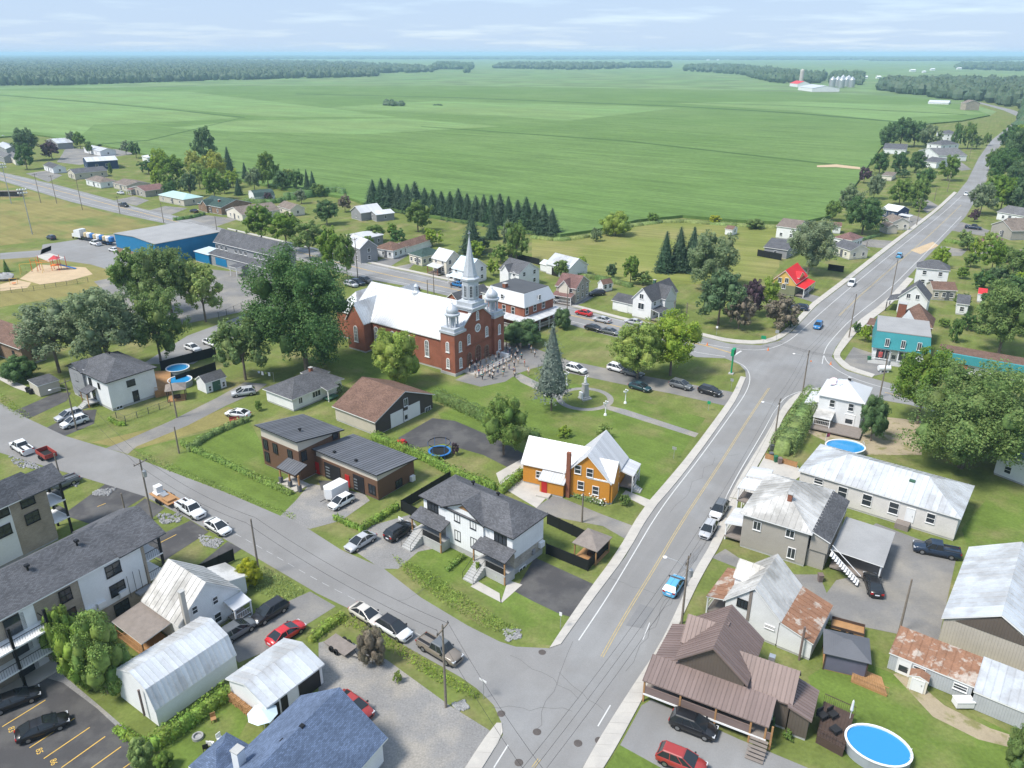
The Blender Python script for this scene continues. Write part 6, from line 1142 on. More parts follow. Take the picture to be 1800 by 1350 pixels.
# --- right hand side ---
T('huge', 1688, 822, 640, 240, 'leaf_green', 'enormous leafy maple behind the white hall', under=.0); T('big', 1612, 745, 606, 112, 'leaf_green', 'rounded maple in front of the corner store', under=.1); T('mid', 1765, 800, 690, 90, 'leaf_silver', 'greyish tree at the right edge behind the enormous maple'); T('dense', 1530, 775, 692, 54, 'leaf_dark', 'dense egg-shaped tree beside the mural house', under=.02)
T('big', 1755, 622, 498, 116, 'leaf_green', 'large round maple above the teal building', under=.08); T('oval', 1677, 602, 556, 26, 'cedar_dark', 'narrow cedar behind the brown-roofed house', under=.02)
T('big', 1250, 508, 408, 98, 'leaf_silver', 'tall grey-green tree at the meadow beside the white Victorian house', under=.1); T('mid', 1262, 572, 474, 94, 'leaf_dark', 'dark roadside tree right of the Victorian house', under=.08)
for u, vb, vt, w, l in ((1168, 478, 404, 40, 'left spruce of the three at the meadow edge'), (1192, 476, 396, 46, 'middle spruce of the three at the meadow edge'), (1215, 476, 396, 48, 'right spruce of the three at the meadow edge')): T('spruce', u, vb, vt, w, 'needle', l)
T('mid', 1322, 556, 488, 44, 'leaf_purple', 'dark purple maple near the yellow house', under=.08); T('mid', 1348, 550, 487, 44, 'leaf_bright', 'bright yellow-green tree behind the purple maple', under=.08); T('mid', 1372, 580, 518, 66, 'leaf_brown', 'brownish-purple crab apple at the road corner', under=.08); T('mid', 1298, 578, 512, 62, 'leaf_brown', 'brownish tree at the corner lawn beside the dark tree', under=.08); T('bush', 1390, 575, 553, 30, 'leaf_dark', 'low dark hedge bush at the sidewalk', 'shrub', name='shrub')
T('big', 1420, 482, 384, 92, 'leaf_silver', 'big grey-green maple behind the red-roofed house', under=.1); T('small', 1108, 500, 448, 36, 'leaf_green', 'thin young tree in the grass left of the spruces', under=.15)
for u, vb, vt, w, m, l in ((1082, 414, 369, 54, 'leaf_bright', 'broad yellowish bush clump at the corn edge'), (1047, 424, 399, 22, 'leaf_silver', 'small pale bush at the corn edge'), (1147, 391, 374, 26, 'leaf_green', 'green bush on the ditch bank'), (1256, 393, 377, 28, 'leaf_yellow', 'bright yellow-green bush on the ditch bank'), (1325, 402, 384, 36, 'leaf_green', 'bush clump on the ditch bank near the barn'), (1060, 395, 386, 20, 'leaf_green', 'low bush left of the ditch bend')): T('bush', u, vb, vt, w, m, l, 'shrub', name='shrub')
# --- spruce windbreak ---
tops = [(657, 316), (672, 311), (686, 309), (702, 322), (717, 321), (731, 319), (748, 328), (762, 329), (777, 335), (792, 334), (807, 331), (822, 338), (837, 340), (851, 341), (864, 340), (879, 340), (894, 343), (910, 347), (925, 345), (940, 352), (955, 358), (970, 364)]
for k, (u, vt) in enumerate(tops): T('spruce', u, 362 + (u - 657) * .163, vt + (k * 7 % 5) - 2, 36 + (k * 5 % 13), 'needle', 'dark spruce in the windbreak row along the corn field', group='spruce windbreak by the corn')
# --- middle distance left ---
for kd, u, vb, vt, w, m, l in (('mid', 735, 408, 350, 58, 'leaf_green', 'round tree on the lawn in front of the spruce row'), ('mid', 575, 395, 350, 50, 'leaf_dark', 'dark round tree behind the beige outbuilding'), ('small', 607, 373, 343, 28, 'leaf_brown', 'reddish-brown small tree beside the grey barn'), ('spruce', 830, 446, 374, 50, 'needle', 'broad dark conifer behind the steeple'), ('spruce', 866, 420, 377, 30, 'needle', 'small conifer in front of the spruce row end'), ('oval', 908, 460, 384, 48, 'leaf_green', 'tall egg-shaped tree at the meadow corner'), ('small', 893, 440, 388, 28, 'leaf_silver', 'pale small tree beside the egg-shaped one'), ('small', 985, 490, 455, 36, 'leaf_green', 'tree in front of the barn-like garage'), ('small', 880, 462, 430, 40, 'leaf_green', 'leafy garden tree behind the pale blue roofed house'), ('small', 868, 485, 455, 30, 'leaf_bright', 'garden shrub tree beside the pale blue roofed house'),
    ('mid', 50, 283, 224, 48, 'leaf_dark', 'big round maple at the far left yard'), ('mid', 48, 298, 252, 37, 'leaf_dark', 'round maple nearer the highway at the far left'), ('mid', 92, 280, 247, 38, 'leaf_purple', 'purple maple in the far left yard'), ('small', 127, 258, 230, 22, 'leaf_silver', 'left tree of the pair at the gravel yard'), ('small', 142, 262, 232, 24, 'leaf_green', 'right tree of the pair at the gravel yard'), ('small', 158, 272, 246, 16, 'leaf_green', 'thin tree beside the white farm shed'), ('small', 222, 272, 247, 20, 'leaf_silver', 'pale tree at the corn edge behind the woodpile'), ('small', 240, 278, 248, 24, 'leaf_dark', 'dark tree at the corn edge behind the woodpile'),
    ('mid', 285, 318, 260, 40, 'leaf_bright', 'yellowish tree left in the grove behind the bungalows'), ('mid', 305, 325, 272, 54, 'leaf_green', 'wide tree at the left end of the grove'), ('oval', 362, 290, 216, 46, 'leaf_dark', 'tallest poplar rising over the grove'), ('loose', 345, 318, 264, 40, 'leaf_yellow', 'weeping willow with yellow-green crown, left one'), ('loose', 380, 322, 266, 52, 'leaf_yellow', 'weeping willow with yellow-green crown, right one'), ('spruce', 404, 308, 256, 24, 'needle', 'dark spruce behind the willows'), ('mid', 335, 346, 300, 32, 'leaf_dark', 'dark rounded tree in front of the grove'), ('mid', 378, 352, 293, 46, 'leaf_green', 'round green tree in the middle of the grove'), ('mid', 352, 332, 285, 36, 'leaf_bright', 'light green tree in the grove centre'), ('spruce', 420, 343, 313, 18, 'needle', 'small dark spruce by the gambrel barn'), ('spruce', 432, 318, 284, 16, 'needle', 'slim spruce right of the willows'), ('mid', 448, 335, 293, 34, 'leaf_silver', 'grey-green tree right of the willows'), ('oval', 472, 330, 260, 46, 'leaf_green', 'tall pale tree right in the grove'), ('mid', 497, 334, 298, 36, 'leaf_dark', 'dark round tree at the hedge end'), ('mid', 522, 336, 297, 32, 'leaf_dark', 'leafy tree left of the two slim spruces'), ('spruce', 541, 337, 296, 16, 'needle', 'left slim spruce by the curved hedge'), ('spruce', 551, 338, 299, 18, 'needle', 'right slim spruce by the curved hedge'), ('mid', 530, 358, 332, 24, 'leaf_silver', 'small pale tree in front of the curved hedge'), ('small', 472, 356, 338, 18, 'leaf_purple', 'purple shrub beside the gambrel barn'), ('small', 300, 350, 318, 26, 'leaf_dark', 'dark tree behind the pale teal roof'), ('small', 300, 345, 306, 30, 'leaf_green', 'tree behind the red-brown bungalow'), ('small', 196, 312, 284, 8, 'cedar_dark', 'thin columnar cedar behind the white bungalow')): T(kd, u, vb, vt, w, m, l, under=.1)
# --- along the far road ---
for kd, u, vb, vt, w, m, l in (('mid', 1560, 262, 215, 40, 'leaf_dark', 'leftmost tree of the dark grove above the farmhouses'), ('mid', 1582, 258, 204, 50, 'leaf_dark', 'tallest tree of the dark grove above the farmhouses'), ('mid', 1606, 258, 212, 44, 'leaf_dark', 'middle tree of the dark grove above the farmhouses'), ('mid', 1632, 262, 218, 44, 'leaf_silver', 'grey-green tree at the right of the dark grove'), ('oval', 1545, 306, 262, 38, 'leaf_dark', 'left one of three conical maples'), ('oval', 1577, 308, 262, 34, 'leaf_dark', 'middle one of three conical maples'), ('oval', 1608, 304, 260, 36, 'leaf_dark', 'right one of three conical maples'), ('mid', 1665, 318, 270, 40, 'leaf_green', 'roadside maple by the white garage'), ('mid', 1626, 328, 294, 40, 'leaf_dark', 'dark tree below the three conical maples'), ('small', 1586, 312, 296, 26, 'leaf_dark', 'shrub below the three conical maples'), ('small', 1518, 322, 294, 26, 'leaf_purple', 'dark purple tree at the corn corner'), ('big', 1515, 412, 343, 78, 'leaf_dark', 'large dark maple group left of the navy house'), ('mid', 1490, 382, 322, 50, 'leaf_silver', 'silvery tree at the corn edge above the large maple'), ('mid', 1535, 350, 304, 34, 'leaf_silver', 'pale tree at the corn edge by the garden'), ('mid', 1462, 388, 352, 34, 'leaf_green', 'lighter tree beside the white shed at the corn edge'), ('mid', 1580, 360, 312, 46, 'leaf_green', 'yellowish garden tree left of the road'), ('mid', 1612, 366, 308, 44, 'leaf_green', 'roadside garden tree above the navy house'), ('small', 1614, 372, 348, 28, 'leaf_green', 'small roadside tree right of the navy house'), ('oval', 1679, 262, 211, 22, 'cedar_dark', 'tall conifer beside the far farmhouse'), ('mid', 1700, 262, 214, 30, 'leaf_green', 'bright tree right of the tall conifer'), ('small', 1716, 262, 238, 22, 'leaf_green', 'small tree near the far road'), ('small', 1734, 256, 233, 16, 'leaf_green', 'last small tree beside the far road'),
    ('big', 1785, 300, 222, 62, 'leaf_dark', 'topmost dark tree of the roadside wood at the right edge'), ('big', 1758, 322, 258, 60, 'leaf_dark', 'left tree of the roadside wood at the right edge'), ('big', 1792, 345, 280, 64, 'leaf_dark', 'lower tree of the roadside wood at the right edge'), ('mid', 1790, 378, 315, 50, 'leaf_dark', 'tree between the roadside wood and the grey-roofed house'), ('mid', 1722, 378, 320, 50, 'leaf_silver', 'silvery roadside tree right of the road'), ('mid', 1758, 372, 307, 52, 'leaf_green', 'green maple right of the silvery roadside tree'), ('small', 1711, 390, 367, 19, 'leaf_purple', 'small purple tree on the roadside lawn'), ('small', 1695, 428, 404, 29, 'cedar', 'clipped round topiary tree by the driveway'), ('mid', 1742, 478, 422, 44, 'leaf_green', 'leafy tree below the red-brown roofed bungalow'), ('mid', 1778, 500, 432, 54, 'leaf_green', 'broad tree in the thicket at the right edge'), ('mid', 1728, 510, 475, 46, 'leaf_dark', 'dark tree behind the beige long house'), ('mid', 1775, 540, 480, 50, 'leaf_dark', 'dark tree at the right edge above the big maple'), ('small', 1705, 470, 445, 30, 'leaf_green', 'shrubby tree in the thicket by the road'), ('small', 1690, 490, 468, 26, 'leaf_green', 'bush beside the white two-storey house'), ('small', 1520, 600, 572, 26, 'leaf_bright', 'bright bush left of the corner store'), ('small', 1506, 585, 566, 18, 'leaf_dark', 'dark low bush by the sidewalk near the store'), ('mid', 1725, 585, 555, 40, 'leaf_green', 'thicket tree behind the teal building'), ('small', 1660, 575, 560, 24, 'leaf_green', 'bush behind the pyramid-roofed house')): T(kd, u, vb, vt, w, m, l, under=.06)
for k, (u, v) in enumerate([(1742, 300), (1770, 262), (1798, 262), (1748, 345), (1775, 350), (1738, 445), (1765, 460), (1795, 470), (1715, 455), (1700, 440), (1752, 500), (1795, 515), (1690, 540), (1735, 545), (1795, 590), (1765, 575), (1700, 580), (1650, 470)]): T('mid', u, v, v - (38 if v < 420 else 26) - k % 3 * 6, 30 + k % 4 * 7, ('leaf_green', 'leaf_dark', 'leaf_bright')[k % 3], 'leafy tree in the thickets right of the main road', group='thicket trees right of the main road', under=.03)
for k, (u, v) in enumerate([(318, 336), (395, 340), (410, 330), (460, 318), (485, 322), (510, 326), (560, 345), (262, 306), (276, 330), (645, 436), (700, 430), (760, 432), (690, 415), (850, 440), (838, 455), (1130, 500), (1075, 490), (1020, 482)]): T('small', u, v, v - 22 - k % 3 * 5, 24 + k % 4 * 5, ('leaf_green', 'leaf_dark', 'leaf_bright')[k % 3], 'small leafy tree in the back gardens north of the highway', group='garden trees north of the highway', under=.03)
# --- near shrubs ---
T('dense', 118, 1165, 1062, 66, 'cedar', 'left tall cedar between apartments and parking', under=.01); T('dense', 150, 1205, 1092, 84, 'cedar', 'front left cedar of the lumpy clump beside the gambrel barn', under=.0); T('dense', 190, 1218, 1078, 104, 'cedar', 'big lumpy bright green cedar touching the gambrel barn', under=.0)
for u, vb, vt, w, m, l in ((437, 1030, 984, 54, 'leaf_yellow', 'pale yellow-green shrub near the old white house'), (655, 1168, 1104, 58, 'leaf_brown', 'round brownish bush beside the gravel drive'), (700, 1200, 1180, 18, 'leaf_bright', 'tiny bright bush on the verge by the gravel drive'), (250, 1345, 1300, 50, 'cedar', 'clipped shrub at the bottom edge beside the parking lot'), (290, 1352, 1325, 40, 'leaf_green', 'low shrub at the bottom edge in the garden'), (1020, 858, 848, 14, 'leaf_green', 'small green shrub under the orange gable'), (1098, 888, 868, 22, 'leaf_green', 'shrub by the orange house porch'), (875, 1018, 1002, 18, 'leaf_bright', 'bright hosta bush by the right duplex stairs'), (840, 1010, 985, 12, 'leaf_bright', 'small bush left of the right duplex stairs'), (1060, 770, 744, 30, 'leaf_bright', 'bright bush behind the orange house, right one'), (993, 768, 750, 28, 'leaf_bright', 'bright bush behind the orange house, left one'), (1352, 1280, 1258, 22, 'leaf_dark', 'dark bush by the brown house steps'), (1350, 1310, 1298, 16, 'leaf_yellow', 'yellow flowering bush by the brown house drive'), (1384, 1300, 1285, 20, 'leaf_green', 'flowering bush near the pool deck'), (1785, 1350, 1275, 60, 'leaf_green', 'tree cut by the lower right corner'), (800, 800, 778, 16, 'leaf_purple', 'slim purple shrub beside the trampoline'), (455, 722, 702, 16, 'cedar', 'clipped round cedar near the lane'), (598, 690, 676, 14, 'cedar', 'small round cedar by the bungalow porch'), (570, 640, 612, 26, 'leaf_green', 'small tree behind the white bungalow')): T('bush', u, vb, vt, w, m, l, 'shrub', name='shrub')
T('spruce', 12, 478, 455, 12, 'cedar_dark', 'single small tree in the playground lawn')
# --- hedges ---
def hedge(l, w, h, m, label, z=0, group=None, dens=26, name='hedge'):
    global rng; pts = smooth_poly(px(l), 1); c0 = pts[0].copy(); pts = [p - c0 for p in pts]; L = sum((b - a).length for a, b in zip(pts, pts[1:])); rng = np.random.default_rng(int(l[0][0]))
    n = int(dens * L * (w + 2 * h)); n = min(n, 26000); seg = [(a, b, (b - a).length) for a, b in zip(pts, pts[1:])]; lens = np.array([s[2] for s in seg]); idx = rng.choice(len(seg), n, p=lens / lens.sum()); t = rng.random(n)
    A = np.array([tuple(s[0]) for s in seg])[idx]; Bv = np.array([tuple(s[1]) for s in seg])[idx]; d = unit(Bv - A); q = A + (Bv - A) * t[:, None]; nr = np.stack([-d[:, 1], d[:, 0], np.zeros(n)], 1)
    hv = h * (1 + .1 * np.sin(q[:, 0] * 1.7) + .06 * np.sin(q[:, 1] * 3.1)); th = rng.random(n) * PI; side = np.cos(th); up = np.sin(th) ** .55
    pos = q + nr * (np.sign(side) * np.abs(side) ** .5 * w / 2)[:, None]; pos[:, 2] = np.maximum(up * hv * rng.uniform(.9, 1.04, n), .05); low = rng.random(n) < .4; pos[low, 2] *= rng.random(low.sum()); pos += rng.normal(0, .05, pos.shape)
    Q = leaf_quads(pos, nr * side[:, None] + np.array([0, 0, 1.]) * up[:, None], .13, .6); core = MB()
    for a, b, ln in seg:
        if ln < .01: continue
        dd = (b - a).normalized(); nn = Vector((-dd.y, dd.x, 0)) * w * .3; core.add([a - nn, b - nn, b + nn, a + nn] + [p + Vector((0, 0, h * .72)) for p in (a - nn * .8, b - nn * .8, b + nn * .8, a + nn * .8)], [(0, 1, 5, 4), (1, 2, 6, 5), (2, 3, 7, 6), (3, 0, 4, 7), (4, 5, 6, 7)])
    o = inst(name, quads_mesh(name, Q, m, core), None, (c0.x, c0.y, 0)); return tag(o, label, 'hedge', group)
hedge([(320, 782), (345, 796), (400, 818), (450, 843), (512, 870)], .9, 1.1, 'cedar', 'low cedar hedge along the street side of the modern house lawn'); hedge([(330, 795), (365, 770), (405, 752), (438, 740)], .9, 1.2, 'cedar', 'cedar hedge along the lane beside the modern house lawn'); hedge([(588, 912), (615, 925), (630, 930)], .8, .9, 'cedar', 'short reddish cedar hedge in front of the gravel drive'); hedge([(632, 935), (665, 915), (700, 893)], .9, 1.1, 'cedar', 'cedar hedge between the gravel drive and the duplex parking')
hedge([(655, 772), (700, 790), (760, 815), (800, 838), (870, 862)], 1.4, 1.7, 'cedar', 'long cedar hedge behind the modern house and the trampoline'); hedge([(765, 700), (800, 715), (850, 738), (900, 760), (945, 778)], 2.4, 2.2, 'leaf_green', 'thick leafy hedge between garage yard and church lawn'); hedge([(1372, 800), (1395, 765), (1420, 720), (1432, 706)], 4.2, 3.4, 'cedar', 'massive cedar hedge wall beside the mural house', dens=34); hedge([(270, 1318), (310, 1292), (350, 1262), (400, 1225)], 1.5, 1.8, 'cedar', 'clipped cedar hedge along the gambrel barn'); hedge([(205, 1285), (230, 1300), (265, 1318)], 1., .9, 'cedar', 'low hedge between barn and parking lot')
hedge([(545, 1130), (575, 1105), (605, 1085)], 1.1, 1., 'leaf_bright', 'leafy low hedge behind the red car'); hedge([(785, 1005), (800, 992), (815, 980)], .6, .8, 'cedar', 'short clipped hedge on the duplex front lawn'); hedge([(500, 352), (540, 348), (590, 340), (605, 345)], 4, 4.5, 'cedar_dark', 'long curved dark hedge in the back gardens', dens=6); hedge([(430, 356), (480, 358), (500, 354)], 3, 2.5, 'cedar_dark', 'lower hedge below the gambrel barn', dens=8); hedge([(305, 388), (330, 385), (360, 378)], 2., 1.6, 'cedar_dark', 'hedge in front of the brick bungalow', dens=10); hedge([(193, 738), (205, 748), (221, 748)], .7, .9, 'cedar', 'short hedge beside the two-storey house steps'); hedge([(880, 868), (900, 850), (920, 835)], 1.4, 1.6, 'cedar', 'bushy hedge behind the duplex roof'); hedge([(1500, 428), (1525, 420), (1545, 415)], 1.5, 1.2, 'cedar_dark', 'dark hedge by the red-brown bungalow', dens=10); hedge([(1660, 425), (1680, 428), (1690, 430)], 2, 1.5, 'cedar', 'low hedge left of the topiary tree', dens=12)
hedge([(935, 418), (985, 424), (1050, 414), (1110, 398)], 4, 1.2, 'weed', 'strip of tall weeds along the ditch by the corn', dens=4, name='weed_strip'); hedge([(1110, 398), (1180, 389), (1270, 396), (1370, 401)], 4, 1.3, 'weed', 'strip of tall weeds along the ditch right of the yellow bush', dens=4, name='weed_strip')
hedge([(1010, 486), (1060, 492), (1110, 505)], 3, 1.6, 'leaf_green', 'scrubby hedge between garage and Victorian house', dens=6)
fl = hedge([(988, 862), (1010, 872), (1035, 880), (1060, 888)], 1.1, .9, 'leaf_green', 'flower bed bushes along the orange house wall', name='flower_bush')
rng = np.random.default_rng(8); o = inst('blossom', quads_mesh('blossom', leaf_quads(np.stack([*(np.array([tuple(P(990 + 70 * t, 862 + 27 * t)) for t in rng.random(260)]) + rng.normal(0, .3, (260, 3)) + np.array([0, 0, .75])).T], 1) - np.array([fl.location.x, fl.location.y, 0]), np.tile([0, 0, 1.], (260, 1)), .14, .6, .9), 'flower'), fl)
# --- verges of tall grass and weeds ---
def verge(name, l, h, m, dens, seed):
    global rng; rng = np.random.default_rng(seed); poly = [tuple(p[:2]) for p in px(l)]; xs = [p[0] for p in poly]; ys = [p[1] for p in poly]; area = abs(sum(poly[i][0] * poly[(i + 1) % len(poly)][1] - poly[(i + 1) % len(poly)][0] * poly[i][1] for i in range(len(poly)))) / 2
    n = int(area * dens); pts = []
    bx = np.array(poly)
    while len(pts) < n:
        q = np.stack([rng.uniform(min(xs), max(xs), 4000), rng.uniform(min(ys), max(ys), 4000)], 1); ins = np.zeros(4000, bool); j = len(bx) - 1
        for i in range(len(bx)):
            c = ((bx[i, 1] > q[:, 1]) != (bx[j, 1] > q[:, 1])) & (q[:, 0] < (bx[j, 0] - bx[i, 0]) * (q[:, 1] - bx[i, 1]) / (bx[j, 1] - bx[i, 1] + 1e-12) + bx[i, 0]); ins ^= c; j = i
        pts += list(q[ins])
    pts = np.array(pts[:n]); patch = .5 + .5 * np.sin(pts[:, 0] * .9) * np.sin(pts[:, 1] * 1.1 + 2); z = rng.random(n) * h * (.35 + .65 * patch)
    Q = leaf_quads(np.concatenate([pts, z[:, None]], 1), np.tile([0, 0, .6], (n, 1)), .15, .9, .4); o = inst(name, quads_mesh(name, Q, m)); o['kind'] = 'stuff'; return o
verge('tall_grass', [(690, 978), (760, 1010), (830, 1058), (910, 1108), (900, 1122), (850, 1105), (780, 1062), (715, 1015)], .8, 'weed', 40, 1); verge('tall_grass', [(600, 1078), (660, 1110), (730, 1150), (800, 1195), (845, 1225), (830, 1232), (760, 1195), (690, 1150), (620, 1105), (560, 1095)], .8, 'weed', 40, 2); verge('tall_grass', [(420, 985), (470, 1000), (540, 1040), (500, 1060), (450, 1040), (425, 1020)], .6, 'weed', 30, 3); verge('tall_grass', [(235, 800), (290, 826), (400, 868), (520, 915), (520, 905), (400, 858), (300, 815), (245, 792)], .25, 'weed', 22, 4); verge('tall_grass', [(0, 690), (30, 712), (60, 735), (40, 738), (0, 712)], .3, 'weed', 20, 5); verge('tall_grass', [(1160, 1195), (1145, 1215), (1300, 1275), (1300, 1262)], .35, 'leaf_dark', 14, 6)
def rocks(name, l, n, seed):
    rnd = random.Random(seed); m = MB(); q = px(l); 
    for _ in range(n):
        a, b = rnd.random(), rnd.random(); p = q[0] * (1 - a) * (1 - b) + q[1] * a * (1 - b) + q[2] * a * b + q[3] * (1 - a) * b; m.blob((p.x, p.y, .06), (rnd.uniform(.1, .24), rnd.uniform(.1, .22), rnd.uniform(.08, .17)), 6, 4, .25, rnd)
    o = m.build(name, 'rock'); o['kind'] = 'stuff'
for i, l in enumerate(([(13, 800), (60, 815), (75, 825), (30, 822)], [(100, 838), (140, 846), (135, 856), (108, 850)], [(165, 862), (205, 858), (190, 872), (162, 870)], [(272, 905), (325, 900), (315, 918), (285, 922)], [(350, 940), (395, 950), (380, 965), (355, 958)], [(885, 1105), (915, 1108), (915, 1122), (890, 1128)], [(795, 1238), (815, 1232), (825, 1245), (805, 1250)])): rocks('rock_bed', l, 130, i)
# --- far woods ---
def wood(name, poly, n, wpx, hpx, seed, m='far_leaf'):
    r = np.random.default_rng(seed); bx = np.array(poly, float); pts = []
    while len(pts) < n:
        q = np.stack([r.uniform(bx[:, 0].min(), bx[:, 0].max(), 3000), r.uniform(bx[:, 1].min(), bx[:, 1].max(), 3000)], 1); ins = np.zeros(3000, bool); j = len(bx) - 1
        for i in range(len(bx)):
            c = ((bx[i, 1] > q[:, 1]) != (bx[j, 1] > q[:, 1])) & (q[:, 0] < (bx[j, 0] - bx[i, 0]) * (q[:, 1] - bx[i, 1]) / (bx[j, 1] - bx[i, 1] + 1e-12) + bx[i, 0]); ins ^= c; j = i
        pts += list(q[ins])
    base = MB().blob((0, 0, 0), 1., 8, 6, .0); bv = np.array(base.v); bf = np.array(base.f); V, F_ = [], []
    for k, (u, v) in enumerate(pts[:n]):
        p = P(u, v); d = depth(p.x, p.y); R = wpx * d / FPX * r.uniform(.35, .75); Hh = min(hpx * d / FPX, 17.) * r.uniform(.75, 1.15); jv = bv * (1 + r.normal(0, .16, (len(bv), 1))); V.append(jv * [R, R, Hh * .55] + [p.x, p.y, Hh * .5]); F_.append(bf + k * len(bv))
    V = np.concatenate(V); F_ = np.concatenate(F_); o = inst(name, quads_mesh(name, V[F_], m)); o['kind'] = 'stuff'; return o
wood('far_wood', [(-20, 151), (120, 150), (330, 143), (480, 139), (660, 135), (668, 129), (760, 127), (770, 122), (600, 112), (300, 104), (-20, 103)], 5200, 10, 16, 1); wood('far_wood', [(760, 121.5), (828, 122.5), (830, 116), (770, 112)], 300, 8, 9, 2); wood('far_wood', [(865, 120), (1000, 123), (1100, 121), (1098, 115), (900, 113)], 420, 8, 9, 3); wood('far_wood', [(1103, 119.5), (1178, 119.5), (1176, 114), (1105, 114)], 200, 7, 8, 4)
wood('far_wood', [(1205, 125), (1300, 131), (1360, 146), (1440, 148), (1450, 139), (1340, 124), (1290, 119), (1210, 119)], 520, 10, 15, 5); wood('far_wood', [(1457, 147), (1512, 150), (1512, 138), (1465, 136)], 90, 12, 16, 6); wood('far_wood', [(-20, 103), (1820, 106), (1820, 100.5), (900, 99.5), (-20, 98)], 2600, 16, 4, 7); wood('far_wood', [(1530, 107), (1770, 107.5), (1770, 104), (1540, 104)], 260, 9, 5, 8); wood('far_wood', [(1680, 122), (1820, 126), (1820, 113), (1690, 114)], 300, 9, 10, 9)
wood('roadside_wood', [(1545, 158), (1600, 168), (1700, 178), (1725, 178), (1800, 195), (1830, 195), (1830, 150), (1700, 148), (1600, 148), (1548, 148)], 480, 17, 22, 10); wood('roadside_wood', [(1800, 232), (1830, 255), (1830, 190), (1812, 196)], 60, 26, 30, 11); wood('field_trees', [(672, 186), (700, 190), (708, 187), (690, 184)], 14, 10, 9, 12); wood('field_trees', [(815, 128), (825, 129), (825, 127)], 4, 8, 9, 13); wood('field_trees', [(745, 186), (780, 188), (780, 187)], 5, 6, 4, 14)
# ---------------- vehicles ----------------
def paint(name, c, r=.3, metal=.0):
    m, t, b = newmat(name); b.inputs['Base Color'].default_value = (*c, 1); b.inputs['Roughness'].default_value = r; b.inputs['Metallic'].default_value = metal; b.inputs['Coat Weight'].default_value = .5; b.inputs['Coat Roughness'].default_value = .1
for n_, c_ in dict(p_white=(.72, .73, .74), p_silver=(.42, .43, .45), p_grey=(.12, .13, .14), p_black=(.012, .012, .014), p_navy=(.015, .03, .06), p_teal=(.02, .06, .075), p_blue=(.02, .17, .42), p_sky=(.1, .38, .62), p_red=(.5, .02, .025), p_brown=(.2, .17, .14), p_maroon=(.32, .035, .03), p_champagne=(.55, .52, .47)).items(): paint(n_, c_)
mat('tyre', (.015, .015, .016), .9); mat('rim', (.35, .36, .37), .35, .8); mat('plastic_black', (.02, .02, .022), .7); glass_mat('head_lamp', (.55, .57, .6), .1); mat('tail_lamp', (.35, .01, .01), .3, spec=.5); mat('plate', (.7, .72, .78), .5); glass_mat('car_glass', (.02, .025, .03), .05)
SPEC = {  # L, stations (x, halfwidth, shoulder z), cabin base x0,x1, roof x0,x1, z base, z roof, half width base/roof, wheel r, axle x
    'sedan': (4.7, [(-2.35, .74, .78), (-2.2, .84, .98), (-1.5, .9, 1.02), (0, .91, .98), (1.0, .9, .96), (1.8, .87, .86), (2.22, .8, .74), (2.35, .68, .6)], -2.0, 1.35, -.95, .2, .97, 1.44, .85, .62, .33, 1.38),
    'hatch': (4.1, [(-2.05, .74, .85), (-1.95, .83, 1.02), (-1.2, .87, 1.02), (0, .88, .98), (.9, .87, .97), (1.6, .84, .88), (1.95, .76, .76), (2.05, .65, .62)], -2.0, 1.25, -1.45, .2, .98, 1.5, .82, .63, .32, 1.25),
    'suv': (4.65, [(-2.32, .78, .9), (-2.22, .87, 1.1), (-1.3, .92, 1.1), (0, .93, 1.06), (1.0, .92, 1.06), (1.8, .89, .98), (2.2, .82, .86), (2.32, .72, .7)], -2.24, 1.35, -1.7, .2, 1.08, 1.66, .88, .66, .36, 1.36),
    'pickup': (5.7, [(-2.85, .9, 1.08), (-2.8, .93, 1.12), (-1.0, .94, 1.12), (.2, .95, 1.12), (1.3, .94, 1.12), (2.3, .92, 1.06), (2.75, .86, .95), (2.85, .78, .8)], -.75, 1.42, -.55, .75, 1.1, 1.84, .88, .72, .39, 1.75)}
CM = {}
